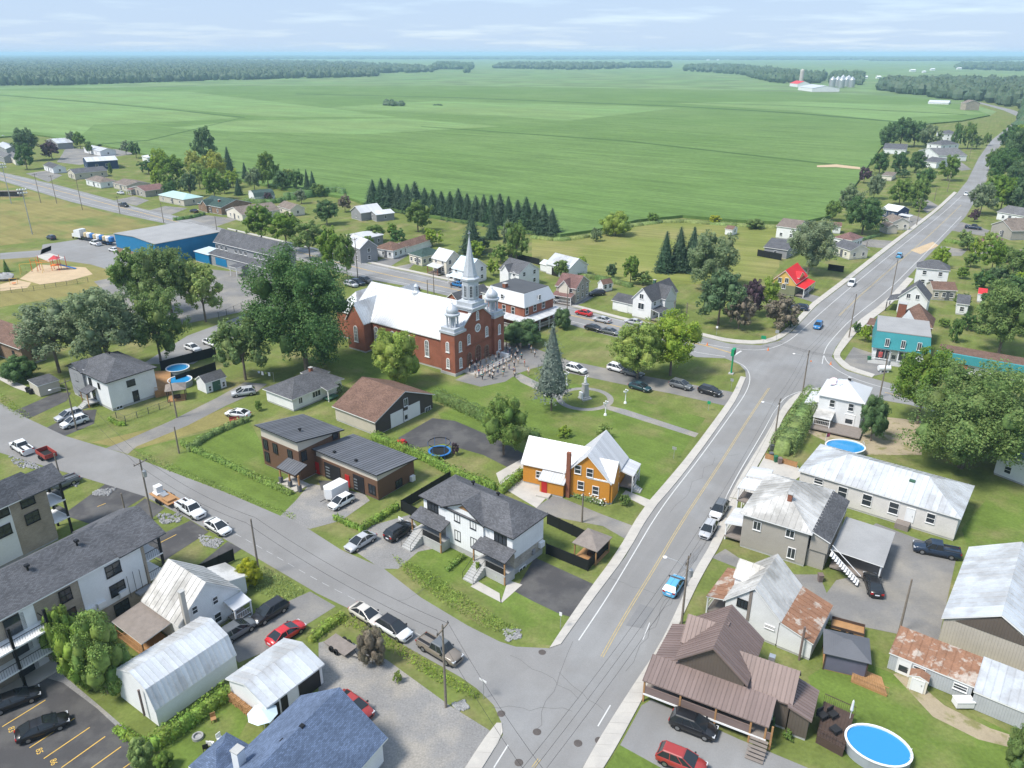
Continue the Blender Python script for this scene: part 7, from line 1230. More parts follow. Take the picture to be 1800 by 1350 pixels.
def car_meshes(k):
    if k in CM: return CM[k]
    L, stn, b0, b1, r0, r1, zb, zr, wb, wr, wh, ax = SPEC[k]; n = len(stn); R = []
    for x, w, zs in stn: R.append([(x, s * y, z) for s, y, z in ((-1, w * .82, .24), (-1, w * .98, .42), (-1, w, .66), (-1, w * .97, zs - .1), (-1, w * .86, zs), (0, 0, zs + .035), (1, w * .86, zs), (1, w * .97, zs - .1), (1, w, .66), (1, w * .98, .42), (1, w * .82, .24))])
    m = len(R[0]); body = MB(); body.add([p for r in R for p in r], [(i * m + j, (i + 1) * m + j, (i + 1) * m + (j + 1) % m, i * m + (j + 1) % m) for i in range(n - 1) for j in range(m)] + [tuple(range(m)), tuple(range(n * m - 1, (n - 1) * m - 1, -1))])
    bm = bmesh.new(); me = body.mesh('body', 'p_white'); bm.from_mesh(me); bmesh.ops.recalc_face_normals(bm, faces=bm.faces); bm.to_mesh(me); bm.free(); me.polygons.foreach_set('use_smooth', [len(p.vertices) == 4 for p in me.polygons])
    cab = MB(); c = [(b0, -wb, zb), (b1, -wb, zb), (b1, wb, zb), (b0, wb, zb), (r0, -wr, zr), (r1, -wr, zr), (r1, wr, zr), (r0, wr, zr)]; cab.add(c, [(4, 5, 6, 7), (0, 1, 5, 4), (1, 2, 6, 5), (2, 3, 7, 6), (3, 0, 4, 7)])
    rf = MB().add([(r0 - .06, -wr - .02, zr - .02), (r1 + .04, -wr - .02, zr - .02), (r1 + .04, wr + .02, zr - .02), (r0 - .06, wr + .02, zr - .02), (r0 + .05, -wr + .1, zr + .05), (r1 - .1, -wr + .1, zr + .05), (r1 - .1, wr - .1, zr + .05), (r0 + .05, wr - .1, zr + .05)], [(4, 5, 6, 7), (0, 1, 5, 4), (1, 2, 6, 5), (2, 3, 7, 6), (3, 0, 4, 7), (3, 2, 1, 0)])
    for i in range(4): rf.tube(c[i], c[i + 4], .05, .045, 5)
    for t in ((.5,) if k in ('sedan', 'hatch', 'pickup') else (.36, .7)):
        for s in (-1, 1): rf.tube((b0 + (b1 - b0) * t, s * wb, zb), (r0 + (r1 - r0) * t, s * wr, zr), .045, .04, 5)
    tyre = MB().lathe([(wh * .6, -.11), (wh * .93, -.12), (wh, -.08), (wh, .08), (wh * .93, .12), (wh * .6, .11)], n=16, cap=False).mesh('tyre', 'tyre'); rim = MB().lathe([(wh * .62, -.1), (wh * .62, .1), (wh * .2, .09)], n=12).mesh('rim', 'rim')
    w0, wN = stn[0][1], stn[-2][1]; zf = stn[-2][2]; zt = stn[1][2]
    hl = MB().box(-.22, .06, -.2, .2, -.07, .07).mesh('headlight', 'head_lamp'); tl = MB().box(-.04, .12, -.16, .16, -.1, .1).mesh('taillight', 'tail_lamp'); gl = MB().box(-.03, .04, -.45, .45, -.1, .1).mesh('grille', 'plastic_black'); pl = MB().box(-.02, .02, -.26, .26, -.07, .07).mesh('licence_plate', 'plate'); mr = MB().box(-.08, .08, -.1, .1, -.07, .07).mesh('mirror', 'plastic_black'); sk = MB().box(-L / 2 + .3, L / 2 - .3, -stn[3][1] * .97, stn[3][1] * .97, .2, .34).mesh('sill', 'plastic_black')
    bed = MB().box(-2.7, -.85, -.74, .74, 1.125, 1.14).mesh('bed', 'plastic_black') if k == 'pickup' else None; rail = None
    if k == 'pickup': rl = MB(); [rl.box(-2.8, -.8, s * .84 - .07, s * .84 + .07, 1.1, 1.2) for s in (-1, 1)]; rl.box(-2.84, -2.76, -.9, .9, .7, 1.2); rail = rl.mesh('bed_rail', 'p_white')
    CM[k] = (me, cab.mesh('window', 'car_glass'), rf.mesh('roof', 'p_white'), tyre, rim, hl, tl, gl, pl, mr, sk, bed, rail); return CM[k]
def car(k, u, v, hd, pm, label, far=False, roofm=None, group=None, z=.05, zc=.6):
    me, cab, rf, ty, ri, hl, tl, gl, pl, mr, sk, bed, rail = car_meshes(k); L, stn, b0, b1, r0, r1, zb, zr, wb, wr, wh, ax = SPEC[k]
    p = P(u, v, zc); nm = {'pickup': 'pickup_truck', 'suv': 'parked_car', 'sedan': 'parked_car', 'hatch': 'parked_car'}[k]; e = empty(nm, (p.x, p.y, z), hd); tag(e, label, 'truck' if k == 'pickup' else 'car', group)
    b = inst('body', me, e); own_mat(b, pm); r = inst('roof', rf, e); own_mat(r, roofm or pm); inst('window', cab, e)
    if bed: inst('bed', bed, e); x = inst('bed_rail', rail, e); own_mat(x, pm)
    for sx in (-1, 1):
        for sy in (-1, 1):
            w = inst('wheel', ty, e, (ax * sx, sy * (stn[3][1] - .1), wh)); w.rotation_euler = (PI / 2, 0, 0); inst('rim', ri, w)
    w1 = stn[-2][1]; zf = stn[-2][2]; xf = stn[-2][0]; xr = stn[0][0]
    for s in (-1, 1): inst('headlight', hl, e, (xf + .04, s * (w1 - .2), zf - .09)); inst('taillight', tl, e, (xr + .02, s * (stn[0][1] - .12), stn[0][2] - .02))
    if not far:
        inst('grille', gl, e, (stn[-1][0], 0, stn[-1][2] - .12)); inst('licence_plate', pl, e, (xr - .01, 0, .62)); inst('sill', sk, e)
        for s in (-1, 1): inst('mirror', mr, e, (b1 - .35, s * (stn[4][1] + .08), zb + .08))
    return e
D2 = math.pi / 180; UP = 52 * D2; DN = 232 * D2; SB = ST + PI; RB = RD + PI
for a in (('sedan', 383, 926, ST, 'p_white', 'white sedan parked behind the white pickup on the street'), ('pickup', 335, 896, ST, 'p_white', 'white crew-cab pickup hitched to the flatbed trailer on the street'), ('pickup', 38, 787, SB, 'p_white', 'white pickup towing a red dump trailer at the left edge'), ('pickup', 104, 852, DN, 'p_grey', 'grey pickup partly behind the upper apartment balconies'), ('suv', 121, 731, DN, 'p_silver', 'silver car, upper of two side by side at the two-storey house'), ('suv', 131, 742, DN, 'p_white', 'white car, lower of two side by side at the two-storey house'), ('suv', 428, 690, 200 * D2, 'p_silver', 'silver crossover on the lane beside the shed'), ('sedan', 418, 727, 165 * D2, 'p_white', 'white car parked beside the lane below the silver crossover'),
    ('hatch', 600, 882, DN, 'p_white', 'small white hatchback on the modern house gravel drive'), ('sedan', 634, 952, DN, 'p_silver', 'silver sedan at the duplex gravel parking'), ('suv', 702, 934, UP, 'p_black', 'black SUV nose-in beside the duplex stairs'), ('sedan', 644, 1080, ST, 'p_champagne', 'pale silver sedan parked along the verge, left of the black-roofed car'), ('suv', 693, 1106, ST, 'p_white', 'white crossover with black roof parked along the verge', False, 'p_black'), ('pickup', 773, 1143, ST, 'p_brown', 'brown pickup with dark bed cover parked near the corner', False, 'p_grey'),
    ('suv', 474, 1076, DN, 'p_black', 'black SUV with open door in front of the old white house'), ('suv', 416, 1109, UP, 'p_grey', 'dark grey car behind the gambrel barn'), ('sedan', 503, 1113, UP, 'p_red', 'bright red car behind the metal garage'), ('sedan', 622, 1241, ST, 'p_maroon', 'red car half hidden by the blue shingle roof'), ('sedan', 75, 1278, 35 * D2, 'p_black', 'black sedan in parking stall beside number 85'), ('sedan', 26, 1230, 35 * D2, 'p_black', 'black sedan at the far left parking stall'),
    ('hatch', 1185, 1029, RD, 'p_sky', 'light blue hatchback with sunroof parked by the right sidewalk'), ('suv', 1264, 897, RB, 'p_white', 'white SUV with dark roof parked by the grey-beige house', False, 'p_grey'), ('hatch', 1245, 931, RB, 'p_silver', 'silver hatchback parked in front of the white SUV'), ('pickup', 1646, 967, 158 * D2, 'p_navy', 'dark pickup with wood in its bed beside the white hall'), ('sedan', 1535, 1027, 78 * D2, 'p_black', 'black convertible-like sedan in the rear yard'), ('suv', 1219, 1275, -28 * D2, 'p_black', 'black SUV in front of the brown house porch'), ('suv', 1198, 1338, -28 * D2, 'p_maroon', 'red SUV at the bottom edge by the brown house'),
    ('suv', 1013, 649, ST, 'p_white', 'white SUV nearest the tall spruce on the church drive'), ('suv', 1086, 648, ST, 'p_white', 'white SUV under the left of the broad tree pair'), ('suv', 1113, 656, ST, 'p_grey', 'dark car half hidden under the broad trees'), ('sedan', 1125, 680, ST, 'p_teal', 'dark teal sedan on the near side of the church drive'), ('suv', 1197, 677, ST, 'p_grey', 'grey SUV on the church drive near the sidewalk'), ('suv', 1248, 688, ST, 'p_black', 'black SUV closest to the road on the church drive')): car(*a)
for a in (('sedan', 1026, 550, SB, 'p_red', 'red convertible driving on the highway'), ('sedan', 1058, 562, SB, 'p_silver', 'silver sedan following the red convertible'), ('sedan', 1044, 577, ST, 'p_black', 'black sedan on the near highway lane'), ('sedan', 1073, 583, ST, 'p_grey', 'dark car behind the black sedan by the trees'), ('sedan', 1114, 566, SB, 'p_silver', 'grey sedan near the Victorian house'), ('sedan', 804, 500, SB, 'p_blue', 'blue car on the highway behind the steeple'), ('suv', 796, 483, DN, 'p_white', 'white car in the drive of the pale blue roofed house'), ('suv', 617, 500, ST, 'p_silver', 'silver car parked behind the church, leftmost'), ('suv', 629, 497, ST, 'p_navy', 'dark blue car parked behind the church, middle'), ('suv', 642, 493, ST, 'p_brown', 'brown car parked behind the church, right'), ('sedan', 725, 506, SB, 'p_black', 'black car at the highway edge beside the church roof'), ('hatch', 1438, 572, RB, 'p_blue', 'blue hatchback on the main road near the junction'), ('suv', 1497, 498, RB, 'p_white', 'white SUV on the main road beside the red-roofed house'), ('hatch', 1581, 449, RD, 'p_sky', 'light blue car driving away up the main road'), ('sedan', 1698, 341, RB, 'p_white', 'white car far up the main road'), ('suv', 1405, 541, 150 * D2, 'p_navy', 'navy SUV in the drive behind the crab apple'), ('suv', 1049, 516, 200 * D2, 'p_black', 'black off-road car beside the white garden shed'), ('pickup', 1711, 400, ST, 'p_navy', 'dark pickup on the lawn drive near the topiary'), ('pickup', 218, 361, ST, 'p_black', 'black pickup on the highway far left'), ('sedan', 212, 339, SB, 'p_white', 'white car in front of the brown-roofed bungalow'), ('suv', 90, 418, SB, 'p_navy', 'dark SUV at the ball field car park'), ('sedan', 187, 426, ST, 'p_blue', 'blue car beside the tow truck'), ('sedan', 200, 439, SB, 'p_white', 'white car at the arena wall'), ('sedan', 338, 611, ST, 'p_white', 'white car parked on the school street, left'), ('sedan', 370, 602, ST, 'p_white', 'white car parked on the school street, right'), ('sedan', 341, 371, SB, 'p_black', 'black car in the drive of the brick bungalow'), ('suv', 971, 527, ST, 'p_grey', 'grey car beside the presbytery veranda'), ('sedan', 6, 240, ST, 'p_white', 'white vehicle at the far left edge'), ('pickup', 168, 428, SB, 'p_white', 'white tow truck with orange bed beside the semi truck')): car(*a, far=True)
# trailers and the semi truck
mat('rust_red', (.3, .05, .04), .8, 0, .2, 2); mat('orange_paint', (.75, .2, .03), .6); mat('blue_drum', (.03, .15, .4), .6); mat('tan_tank', (.55, .45, .28), .7)
def wheel(e, x, y, r=.35): w = inst('wheel', car_meshes('suv')[3], e, (x, y, r)); w.rotation_euler = (PI / 2, 0, 0)
def trailer(name, u, v, hd, label, L=4, Wd=1.9, deck=.7, m='wood', side=.5, sm='black_metal', cat='trailer'):
    p = P(u, v, deck); e = empty(name, (p.x, p.y, .04), hd); tag(e, label, cat); MB().box(-L / 2, L / 2, -Wd / 2, Wd / 2, deck - .1, deck).build('deck', m, e)
    if side: MB().box(-L / 2, L / 2, -Wd / 2, -Wd / 2 + .06, deck, deck + side).box(-L / 2, L / 2, Wd / 2 - .06, Wd / 2, deck, deck + side).box(-L / 2, -L / 2 + .06, -Wd / 2 + .06, Wd / 2 - .06, deck, deck + side).box(L / 2 - .06, L / 2, -Wd / 2 + .06, Wd / 2 - .06, deck, deck + side).build('side_panel', sm, e)
    MB().tube((L / 2, .5, deck - .15), (L / 2 + 1.3, 0, deck - .2), .05).tube((L / 2, -.5, deck - .15), (L / 2 + 1.3, 0, deck - .2), .05).tube((L / 2 + 1.2, 0, 0), (L / 2 + 1.2, 0, deck - .1), .04).build('drawbar', 'black_metal', e)
    for x in (-.4, .4):
        for y in (-Wd / 2 - .08, Wd / 2 + .08): wheel(e, x, y)
    return e
t1 = trailer('flatbed_trailer', 290, 873, ST, 'flatbed trailer loaded with a skid machine and pallets behind the white pickup', 5.4, 2.1, .75, 'wood', 0)
MB().box(-2.3, -.9, -.7, .7, .78, 1.0).box(-2.2, -1.2, -.5, .5, 1.0, 2.0).build('skid_loader', 'white_trim', t1); MB().box(-.6, .6, -.5, .4, .76, 1.2).build('machine', 'steel', t1); MB().box(.6, 2.2, -.8, .6, .76, 1.05).build('pallet_load', 'wood', t1)
trailer('dump_trailer', 82, 799, SB, 'red and grey dump trailer behind the white pickup at the left', 3.6, 1.9, .6, 'plastic_black', .7, 'rust_red'); trailer('utility_trailer', 1490, 1103, 155 * D2, 'wooden utility trailer standing in the rear yard', 3.6, 1.8, .6, 'wood', .35, 'dark_wood'); trailer('flat_trailer', 598, 1133, ST, 'bare flat trailer beside the metal garage', 3.6, 1.8, .55, 'grey_wood', 0)
p = P(590, 861, 1.2); e = empty('cargo_trailer', (p.x, p.y, .04), DN); tag(e, 'white enclosed cargo trailer on the modern house drive', 'trailer'); MB().add([(-1.7, -.95, .45), (1.5, -.95, .45), (1.5, .95, .45), (-1.7, .95, .45), (-1.7, -.95, 2.2), (1.5, -.95, 2.2), (1.5, .95, 2.2), (-1.7, .95, 2.2), (2.0, 0, .45), (2.0, 0, 2.1)], [(3, 2, 8, 1, 0), (4, 5, 9, 6, 7), (0, 1, 5, 4), (1, 8, 9, 5), (8, 2, 6, 9), (2, 3, 7, 6), (3, 0, 4, 7)]).build('body', 'p_white', e); [wheel(e, -.2, y, .33) for y in (-1, 1)]; MB().tube((1.9, 0, .5), (3., 0, .5), .05).build('drawbar', 'black_metal', e)
p = P(145, 414, 1.5); e = empty('semi_truck', (p.x, p.y, .04), ST + PI + .12); tag(e, 'white semi truck with a flatbed of tanks beside the arena', 'truck'); MB().box(1.2, 3.2, -1.2, 1.2, .9, 3.3).box(-.6, 1.2, -1.25, 1.25, .9, 3.8).build('cab', 'p_white', e); MB().add([(3.2, -1, .8), (5.2, -.9, .8), (5.2, .9, .8), (3.2, 1, .8), (3.2, -1, 2.2), (5.1, -.85, 1.9), (5.1, .85, 1.9), (3.2, 1, 2.2)], [(4, 5, 6, 7), (0, 1, 5, 4), (1, 2, 6, 5), (2, 3, 7, 6)]).build('hood', 'p_white', e); MB().box(2.2, 3.25, -1.1, 1.1, 2.3, 3.0).build('windshield', 'car_glass', e); MB().box(-18, -.6, -1.25, 1.25, 1.1, 1.35).build('trailer_deck', 'black_metal', e)
for i in range(9): MB().lathe([(.9, 1.35), (.95, 1.6), (.95, 2.7), (.7, 2.95)], (-2.5 - i * 1.85, 0), 10).build('tank', ('tan_tank', 'white_trim', 'blue_drum')[i % 3], e)
for x in (4.3, .6, -.5, -14, -15.2):
    for y in (-1.1, 1.1): wheel(e, x, y, .48)
# ---------------- utility poles and wires ----------------
mat('pole_wood', (.2, .17, .14), .95, 0, .2, 2, .15, 8); mat('wire', (.03, .03, .03), .6); mat('galv', (.42, .43, .44), .5, .5)
POLES = {}
def pole(key, u, vb, vt, label, arm=1, lamp=None, transformer=False, r=.15, m='pole_wood', name='utility_pole'):
    p = P(u, vb); h = min(height_from(p.x, p.y, vt), 13); e = empty(name, (p.x, p.y, 0), ST + .2); tag(e, label, 'pole'); MB().tube((0, 0, -.2), (0, 0, h), r, r * .65, 10).build('post', m, e); POLES[key] = (p.x, p.y, h)
    if arm:
        a = MB().box(-.06, .06, -1.1, 1.1, h - .55, h - .43).build('crossarm', 'pole_wood', e); mb = MB()
        for y in (-1., 0, 1.): mb.tube((0, y, h - .43), (0, y, h - .2 + (.3 if y == 0 else 0)), .05, .04, 6)
        mb.build('insulator', 'plastic_black', a)
    if transformer: MB().lathe([(.25, h - 2.6), (.28, h - 2.5), (.28, h - 1.7), (.2, h - 1.6)], (.42, 0), 12).box(.05, .2, -.05, .05, h - 2.3, h - 2.1).build('transformer', 'galv', e)
    if lamp:
        lx, ly = math.cos(lamp - e.rotation_euler.z), math.sin(lamp - e.rotation_euler.z); z = h - 1.8
        MB().tube((0, 0, z), (lx * 1.2, ly * 1.2, z + .7), .04).tube((lx * 1.2, ly * 1.2, z + .7), (lx * 2.5, ly * 2.5, z + .75), .04).build('lamp_arm', 'galv', e); MB().blob((lx * 2.7, ly * 2.7, z + .72), (.28, .28, .1), 8, 5, 0).build('lamp_head', 'white_trim', e)
    return e
LW = RD + PI / 2
for a in (('r1', 1198, 1096, 978, 'utility pole with street lamp and transformers beside the light blue hatchback', 1, LW, True), ('r2', 1359, 787, 702, 'utility pole with lamp arm next to the massive cedar hedge', 1, LW), ('r3', 1411, 688, 617, 'utility pole with orange band at the junction corner by the mural house', 1, LW), ('r4', 1492, 594, 517, 'utility pole on the right sidewalk above the corner store', 1), ('r5', 1565, 525, 456, 'utility pole beside the white gable house on the main road', 1), ('r6', 1546, 698, 619, 'utility pole in front of the corner store steps', 1, None, True), ('y1', 1580, 1113, 1018, 'leaning bare pole in the rear yard beside the rusty shed', 0), ('s1', 784, 1243, 1099, 'tall utility pole at the verge near the brown pickup', 1), ('s2', 456, 1012, 912, 'utility pole beside the pale yellow-green shrub', 0), ('s3', 268, 914, 808, 'utility pole with grey transformer by the flatbed trailer', 1, None, True), ('s4', 226, 925, 867, 'short wooden pole behind the apartment roof', 0), ('s5', 106, 840, 797, 'short wooden pole beside the dump trailer', 0), ('s6', 135, 756, 667, 'utility pole with street lamp in front of the two-storey house', 1, DN), ('s7', 311, 734, 671, 'utility pole by the gazebo of the two-storey house', 0), ('s8', 315, 797, 750, 'pole at the hedge corner of the modern house lawn', 0), ('o1', 1023, 918, 867, 'pole beside the orange house driveway', 0),
    ('h1', 629, 488, 418, 'highway utility pole next to the slim roadside tree', 1), ('h2', 752, 519, 492, 'short pole at the highway behind the church roof', 0), ('h3', 763, 517, 475, 'highway utility pole behind the church roof', 1), ('h4', 1184, 562, 528, 'utility pole in front of the Victorian house', 1), ('h5', 1206, 560, 532, 'second utility pole right of the Victorian house', 0), ('h6', 997, 545, 500, 'pale lamp post in front of the stone house', 0), ('h7', 72, 357, 303, 'utility pole along the ball field fence, leftmost', 1), ('h8', 100, 358, 308, 'utility pole along the ball field fence, second', 1), ('h9', 145, 369, 298, 'tall utility pole along the ball field fence', 1), ('h10', 211, 376, 345, 'utility pole near the black highway pickup', 1), ('h11', 288, 392, 356, 'utility pole in front of the pale teal roof', 0), ('h12', 382, 410, 380, 'utility pole at the arena corner', 0), ('f1', 1611, 396, 352, 'utility pole beside the navy house on the far road', 1), ('f2', 1642, 353, 330, 'utility pole on the far road lawn', 1), ('f3', 1665, 337, 304, 'tall utility pole on the far road lawn', 1), ('f4', 1703, 281, 252, 'utility pole at the far farmhouses', 1), ('f5', 1735, 310, 300, 'small far pole right of the road', 0), ('f6', 1520, 452, 425, 'utility pole by the cream house on the main road', 1)): pole(*a)
def ball_light(u, vb, vt, label):
    p = P(u, vb); h = height_from(p.x, p.y, vt); e = empty('floodlight_mast', (p.x, p.y, 0), .5); tag(e, label, 'floodlight'); MB().tube((0, 0, -.2), (0, 0, h), .2, .12, 10).build('mast', 'galv', e); MB().box(-1.5, 1.5, -.1, .1, h - .7, h - .5).box(-1.2, 1.2, -.1, .1, h - 1.8, h - 1.6).build('crossarm', 'galv', e)
    for x in (-1.3, -.45, .45, 1.3):
        for z in (h - .2, h - 1.4): MB().blob((x, -.15, z), (.35, .28, .32), 8, 5, 0).build('floodlight', 'white_trim', e)
ball_light(57, 412, 332, 'tall ball field floodlight mast nearest the car park'); ball_light(20, 358, 288, 'ball field floodlight mast at the left edge')
def wires(keys, label, offs=(-1., 0, 1.), dz=-.2, sag=.9, group='overhead wires'):
    for o in offs:
        mb = MB()
        for a, b in zip(keys, keys[1:]):
            A = POLES[a] if isinstance(a, str) else a; B_ = POLES[b] if isinstance(b, str) else b; A, B_ = Vector(A), Vector(B_); d = (B_ - A); n = Vector((-d.y, d.x, 0)).normalized() * o; N = 10; prev = None
            for i in range(N + 1):
                t = i / N; q = A + d * t + n + Vector((0, 0, dz - sag * 4 * t * (1 - t)))
                if prev is not None: mb.tube(prev, q, .016, n=4, cap=False)
                prev = q
        tag(mb.build('overhead_wire', 'wire'), label, 'wire', group)
wires(['s6', 's3', 's2', 's1', (4., 42., 9.)], 'thin overhead wire strung along the side street poles', (-.7, .7)); wires([(-2, 40, 9.5), 'r1', 'r2', 'r3', 'r4', 'r5', 'f6'], 'thin overhead wire strung along the main road poles', (-.8, 0, .8)); wires(['h4', 'r3', 'r6', (95., 108., 9.)], 'dark overhead wire crossing the junction', (-.5, .1, .6)); wires(['h7', 'h8', 'h9', 'h10', 'h11', 'h12', 'h1', 'h3', 'h6', 'h4'], 'thin overhead wire following the highway poles', (-.5, .5)); wires(['f6', 'f1', 'f2', 'f3', 'f4'], 'thin overhead wire along the far road poles', (-.5, .5))
# ---------------- fences ----------------
mat('fence_black', (.012, .014, .014), .7, 0, .1, 1); mat('fence_link', (.1, .11, .11), .6, .4)
def fence(l, h, label, m='fence_black', step=2.4, link=False, name='fence'):
    pts = px(l); c = pts[0]; e = empty(name, (c.x, c.y, 0)); tag(e, label, 'fence')
    for a, b in zip(pts, pts[1:]):
        L = (b - a).length; n = max(1, round(L / step)); ang = math.atan2(b.y - a.y, b.x - a.x); w = L / n; key = (name, m, round(w, 2), h, link)
        if key not in WC:
            if link:
                k = MB().tube((0, 0, h), (w, 0, h), .025, n=5).tube((0, 0, h * .5), (w, 0, h * .5), .015, n=4).tube((0, 0, .08), (w, 0, .08), .015, n=4); [k.tube((w * i / 8, 0, .05), (w * i / 8, 0, h), .008, n=3, cap=False) for i in range(1, 8)]
            else: k = MB().box(.05, w - .05, -.02, .02, .06, h).box(0, w, -.035, .035, h - .05, h)
            WC[key] = (k.mesh('panel', m), MB().box(-.05, .05, -.05, .05, 0, h + .08).mesh('post', m))
        for i in range(n + 1):
            q = a + (b - a) * (i / n) - c
            inst('post', WC[key][1], e, q, ang)
            if i < n: inst('panel', WC[key][0], e, q, ang)
    return e
fence([(962, 921), (1028, 952)], 1.8, 'black panel fence behind the duplex along the neighbour drive'); fence([(960, 974), (1033, 1004), (1068, 965)], 1.7, 'black panel fence around the duplex back yard beside the asphalt'); fence([(740, 915), (706, 898), (792, 846)], 1.8, 'black panel fence between the modern house and the duplex'); fence([(284, 652), (380, 626)], 2.2, 'black privacy fence behind the pool, upper one'); fence([(311, 676), (380, 652)], 2., 'black privacy fence beside the pool, lower one'); fence([(205, 735), (221, 742), (300, 713)], 1.2, 'low black chain-link fence beside the two-storey house', 'fence_link', 2.4, True); fence([(1331, 450), (1373, 458)], 2.2, 'dark fence around the grey garage in the meadow'); fence([(1455, 475), (1482, 479)], 2, 'dark fence near the cream house by the main road'); fence([(893, 452), (948, 466)], 2, 'dark fence behind the barn-like garage'); fence([(385, 560), (450, 532)], 1.6, 'chain-link fence of the school yard', 'fence_link', 3, True); fence([(0, 516), (60, 511), (155, 496)], 1.4, 'low fence in front of the playground', 'fence_link', 3, True); fence([(345, 1015), (362, 1010), (412, 985)], 1.8, 'dark green fence beside the apartment drive'); fence([(250, 1098), (275, 1085)], 1.6, 'dark fence behind the old white house garden'); fence([(1345, 806), (1400, 822)], 1., 'low wooden fence at the hall entrance', 'wood', 1.6)
# ---------------- pools, decks, gazebos ----------------
def water_mat():
    m, t, b = newmat('pool_water'); b.inputs['Base Color'].default_value = (.03, .24, .5, 1); b.inputs['Roughness'].default_value = .08; n = t.nodes.new('ShaderNodeTexNoise'); n.inputs['Scale'].default_value = 3; bp = t.nodes.new('ShaderNodeBump'); bp.inputs['Strength'].default_value = .25; t.links.new(n.outputs['Fac'], bp.inputs['Height']); t.links.new(bp.outputs[0], b.inputs['Normal'])
water_mat(); mat('pool_wall', (.3, .33, .36), .6, 0, .1, 1)
def pool(u, v, rx, ry, rz, label, h=1.25, wm='pool_wall'):
    p = P(u, v, h); e = empty('swimming_pool', (p.x, p.y, 0), rz); tag(e, label, 'pool'); n = 32; ring = lambda a, b, z: [(a * math.cos(2 * PI * i / n), b * math.sin(2 * PI * i / n), z) for i in range(n)]
    m = MB(); m.add(ring(rx, ry, 0) + ring(rx, ry, h), [(i, (i + 1) % n, n + (i + 1) % n, n + i) for i in range(n)]); m.build('wall', wm, e); m = MB(); m.add(ring(rx + .08, ry + .08, h + .03) + ring(rx - .12, ry - .12, h + .03) + ring(rx - .12, ry - .12, h - .3) + ring(rx + .08, ry + .08, h - .06), [(i, (i + 1) % n, n + (i + 1) % n, n + i) for i in range(n)] + [(n + i, n + (i + 1) % n, 2 * n + (i + 1) % n, 2 * n + i) for i in range(n)] + [(3 * n + i, 3 * n + (i + 1) % n, (i + 1) % n, i) for i in range(n)]); m.build('rim', 'white_trim', e); MB().add(ring(rx - .1, ry - .1, h - .15), [tuple(range(n))]).build('water', 'pool_water', e); MB().tube((rx - .2, -.25, h), (rx - .2, -.25, h + .8), .03).tube((rx - .2, .25, h), (rx - .2, .25, h + .8), .03).build('ladder', 'white_trim', e); return e
pool(1544, 1309, 2.95, 2.35, -30 * D2, 'oval blue above-ground pool with white rim at the lower right'); pool(1486, 784, 3.2, 2.5, 0, 'round blue pool half hidden behind the white hall'); pool(316, 667, 2.3, 2.3, 0, 'round blue pool beside the deck of the two-storey house'); pool(312, 646, 2.3, 2.3, 0, 'blue pool behind the upper privacy fence')
def deck(l, h, label, m='dark_wood', name='deck', rail=True, sides=None):
    q = px(l, h); c = q[0]; e = empty(name, (c.x, c.y, 0)); tag(e, label, 'deck'); r = [p - c for p in q]; a, b, d_ = r[0], r[1], r[3]; n = max(3, int((b - a).length / .28))
    for i in range(n): x0 = a + (b - a) * ((i + .04) / n); x1 = a + (b - a) * ((i + .96) / n); y0 = d_ + (r[2] - d_) * ((i + .04) / n); y1 = d_ + (r[2] - d_) * ((i + .96) / n); MB().prism([x0, x1, y1, y0], h - .05, h).build('plank', m, e)
    MB().prism([p * .985 for p in r], .0 if h < 1.5 else h - .4, h - .055).build('base', m, e)
    if rail:
        for i in (sides or (0, 1)):
            A, B_ = r[i], r[(i + 1) % 4]; k = MB().tube(A + Vector((0, 0, 0)) * 1, B_, .04, n=4); L = (B_ - A).length; k = MB(); Az, Bz = Vector((A.x, A.y, h + .95)), Vector((B_.x, B_.y, h + .95)); k.tube(Az, Bz, .045, n=4); N = int(L / .18); [k.tube((A.x + (B_.x - A.x) * j / N, A.y + (B_.y - A.y) * j / N, h), (A.x + (B_.x - A.x) * j / N, A.y + (B_.y - A.y) * j / N, h + .95), .018, n=3, cap=False) for j in range(N + 1)]; k.build('railing', m, e)
    return e
deck([(1436, 1292), (1484, 1318), (1502, 1256), (1448, 1232)], 1.0, 'dark wooden pool deck behind the brown house', sides=(0, 2)); deck([(272, 690), (300, 683), (300, 652), (272, 652)], 1.2, 'brown wooden deck with stairs beside the two-storey house', 'wood', sides=(0,)); deck([(1496, 1195), (1560, 1222), (1550, 1190), (1502, 1170)], .3, 'small wooden terrace with slatted screen by the gazebo', 'wood', sides=(0,))
def gazebo(u, v, w, d_, rz, label, rm='seam_grey', pm='dark_wood', walls=None, h=2.4, floor='wood'):
    p = P(u, v, 0); e = empty('gazebo', (p.x, p.y, 0), rz); tag(e, label, 'gazebo'); r = MB(); [r.slab(q, .08) for q in roof_polys(-w / 2 - .3, -d_ / 2 - .3, w + .6, d_ + .6, h, 'hip', 'x', .9)]; r.build('roof', rm, e)
    for x in (-w / 2, w / 2):
        for y in (-d_ / 2, d_ / 2): MB().box(x - .07, x + .07, y - .07, y + .07, 0, h + .1).build('post', pm, e)
    MB().box(-w / 2, w / 2, -d_ / 2, d_ / 2, .0, .12).build('floor', floor, e)
    if walls: MB().box(-w / 2 + .07, w / 2 - .07, -d_ / 2 - .02, -d_ / 2 + .02, .1, h).box(w / 2 - .02, w / 2 + .02, -d_ / 2 + .07, d_ / 2 - .07, .1, h).build('curtain', walls, e)
    MB().box(-.6, .6, -.4, .4, .12, .7).build('table', 'dark_wood', e); return e
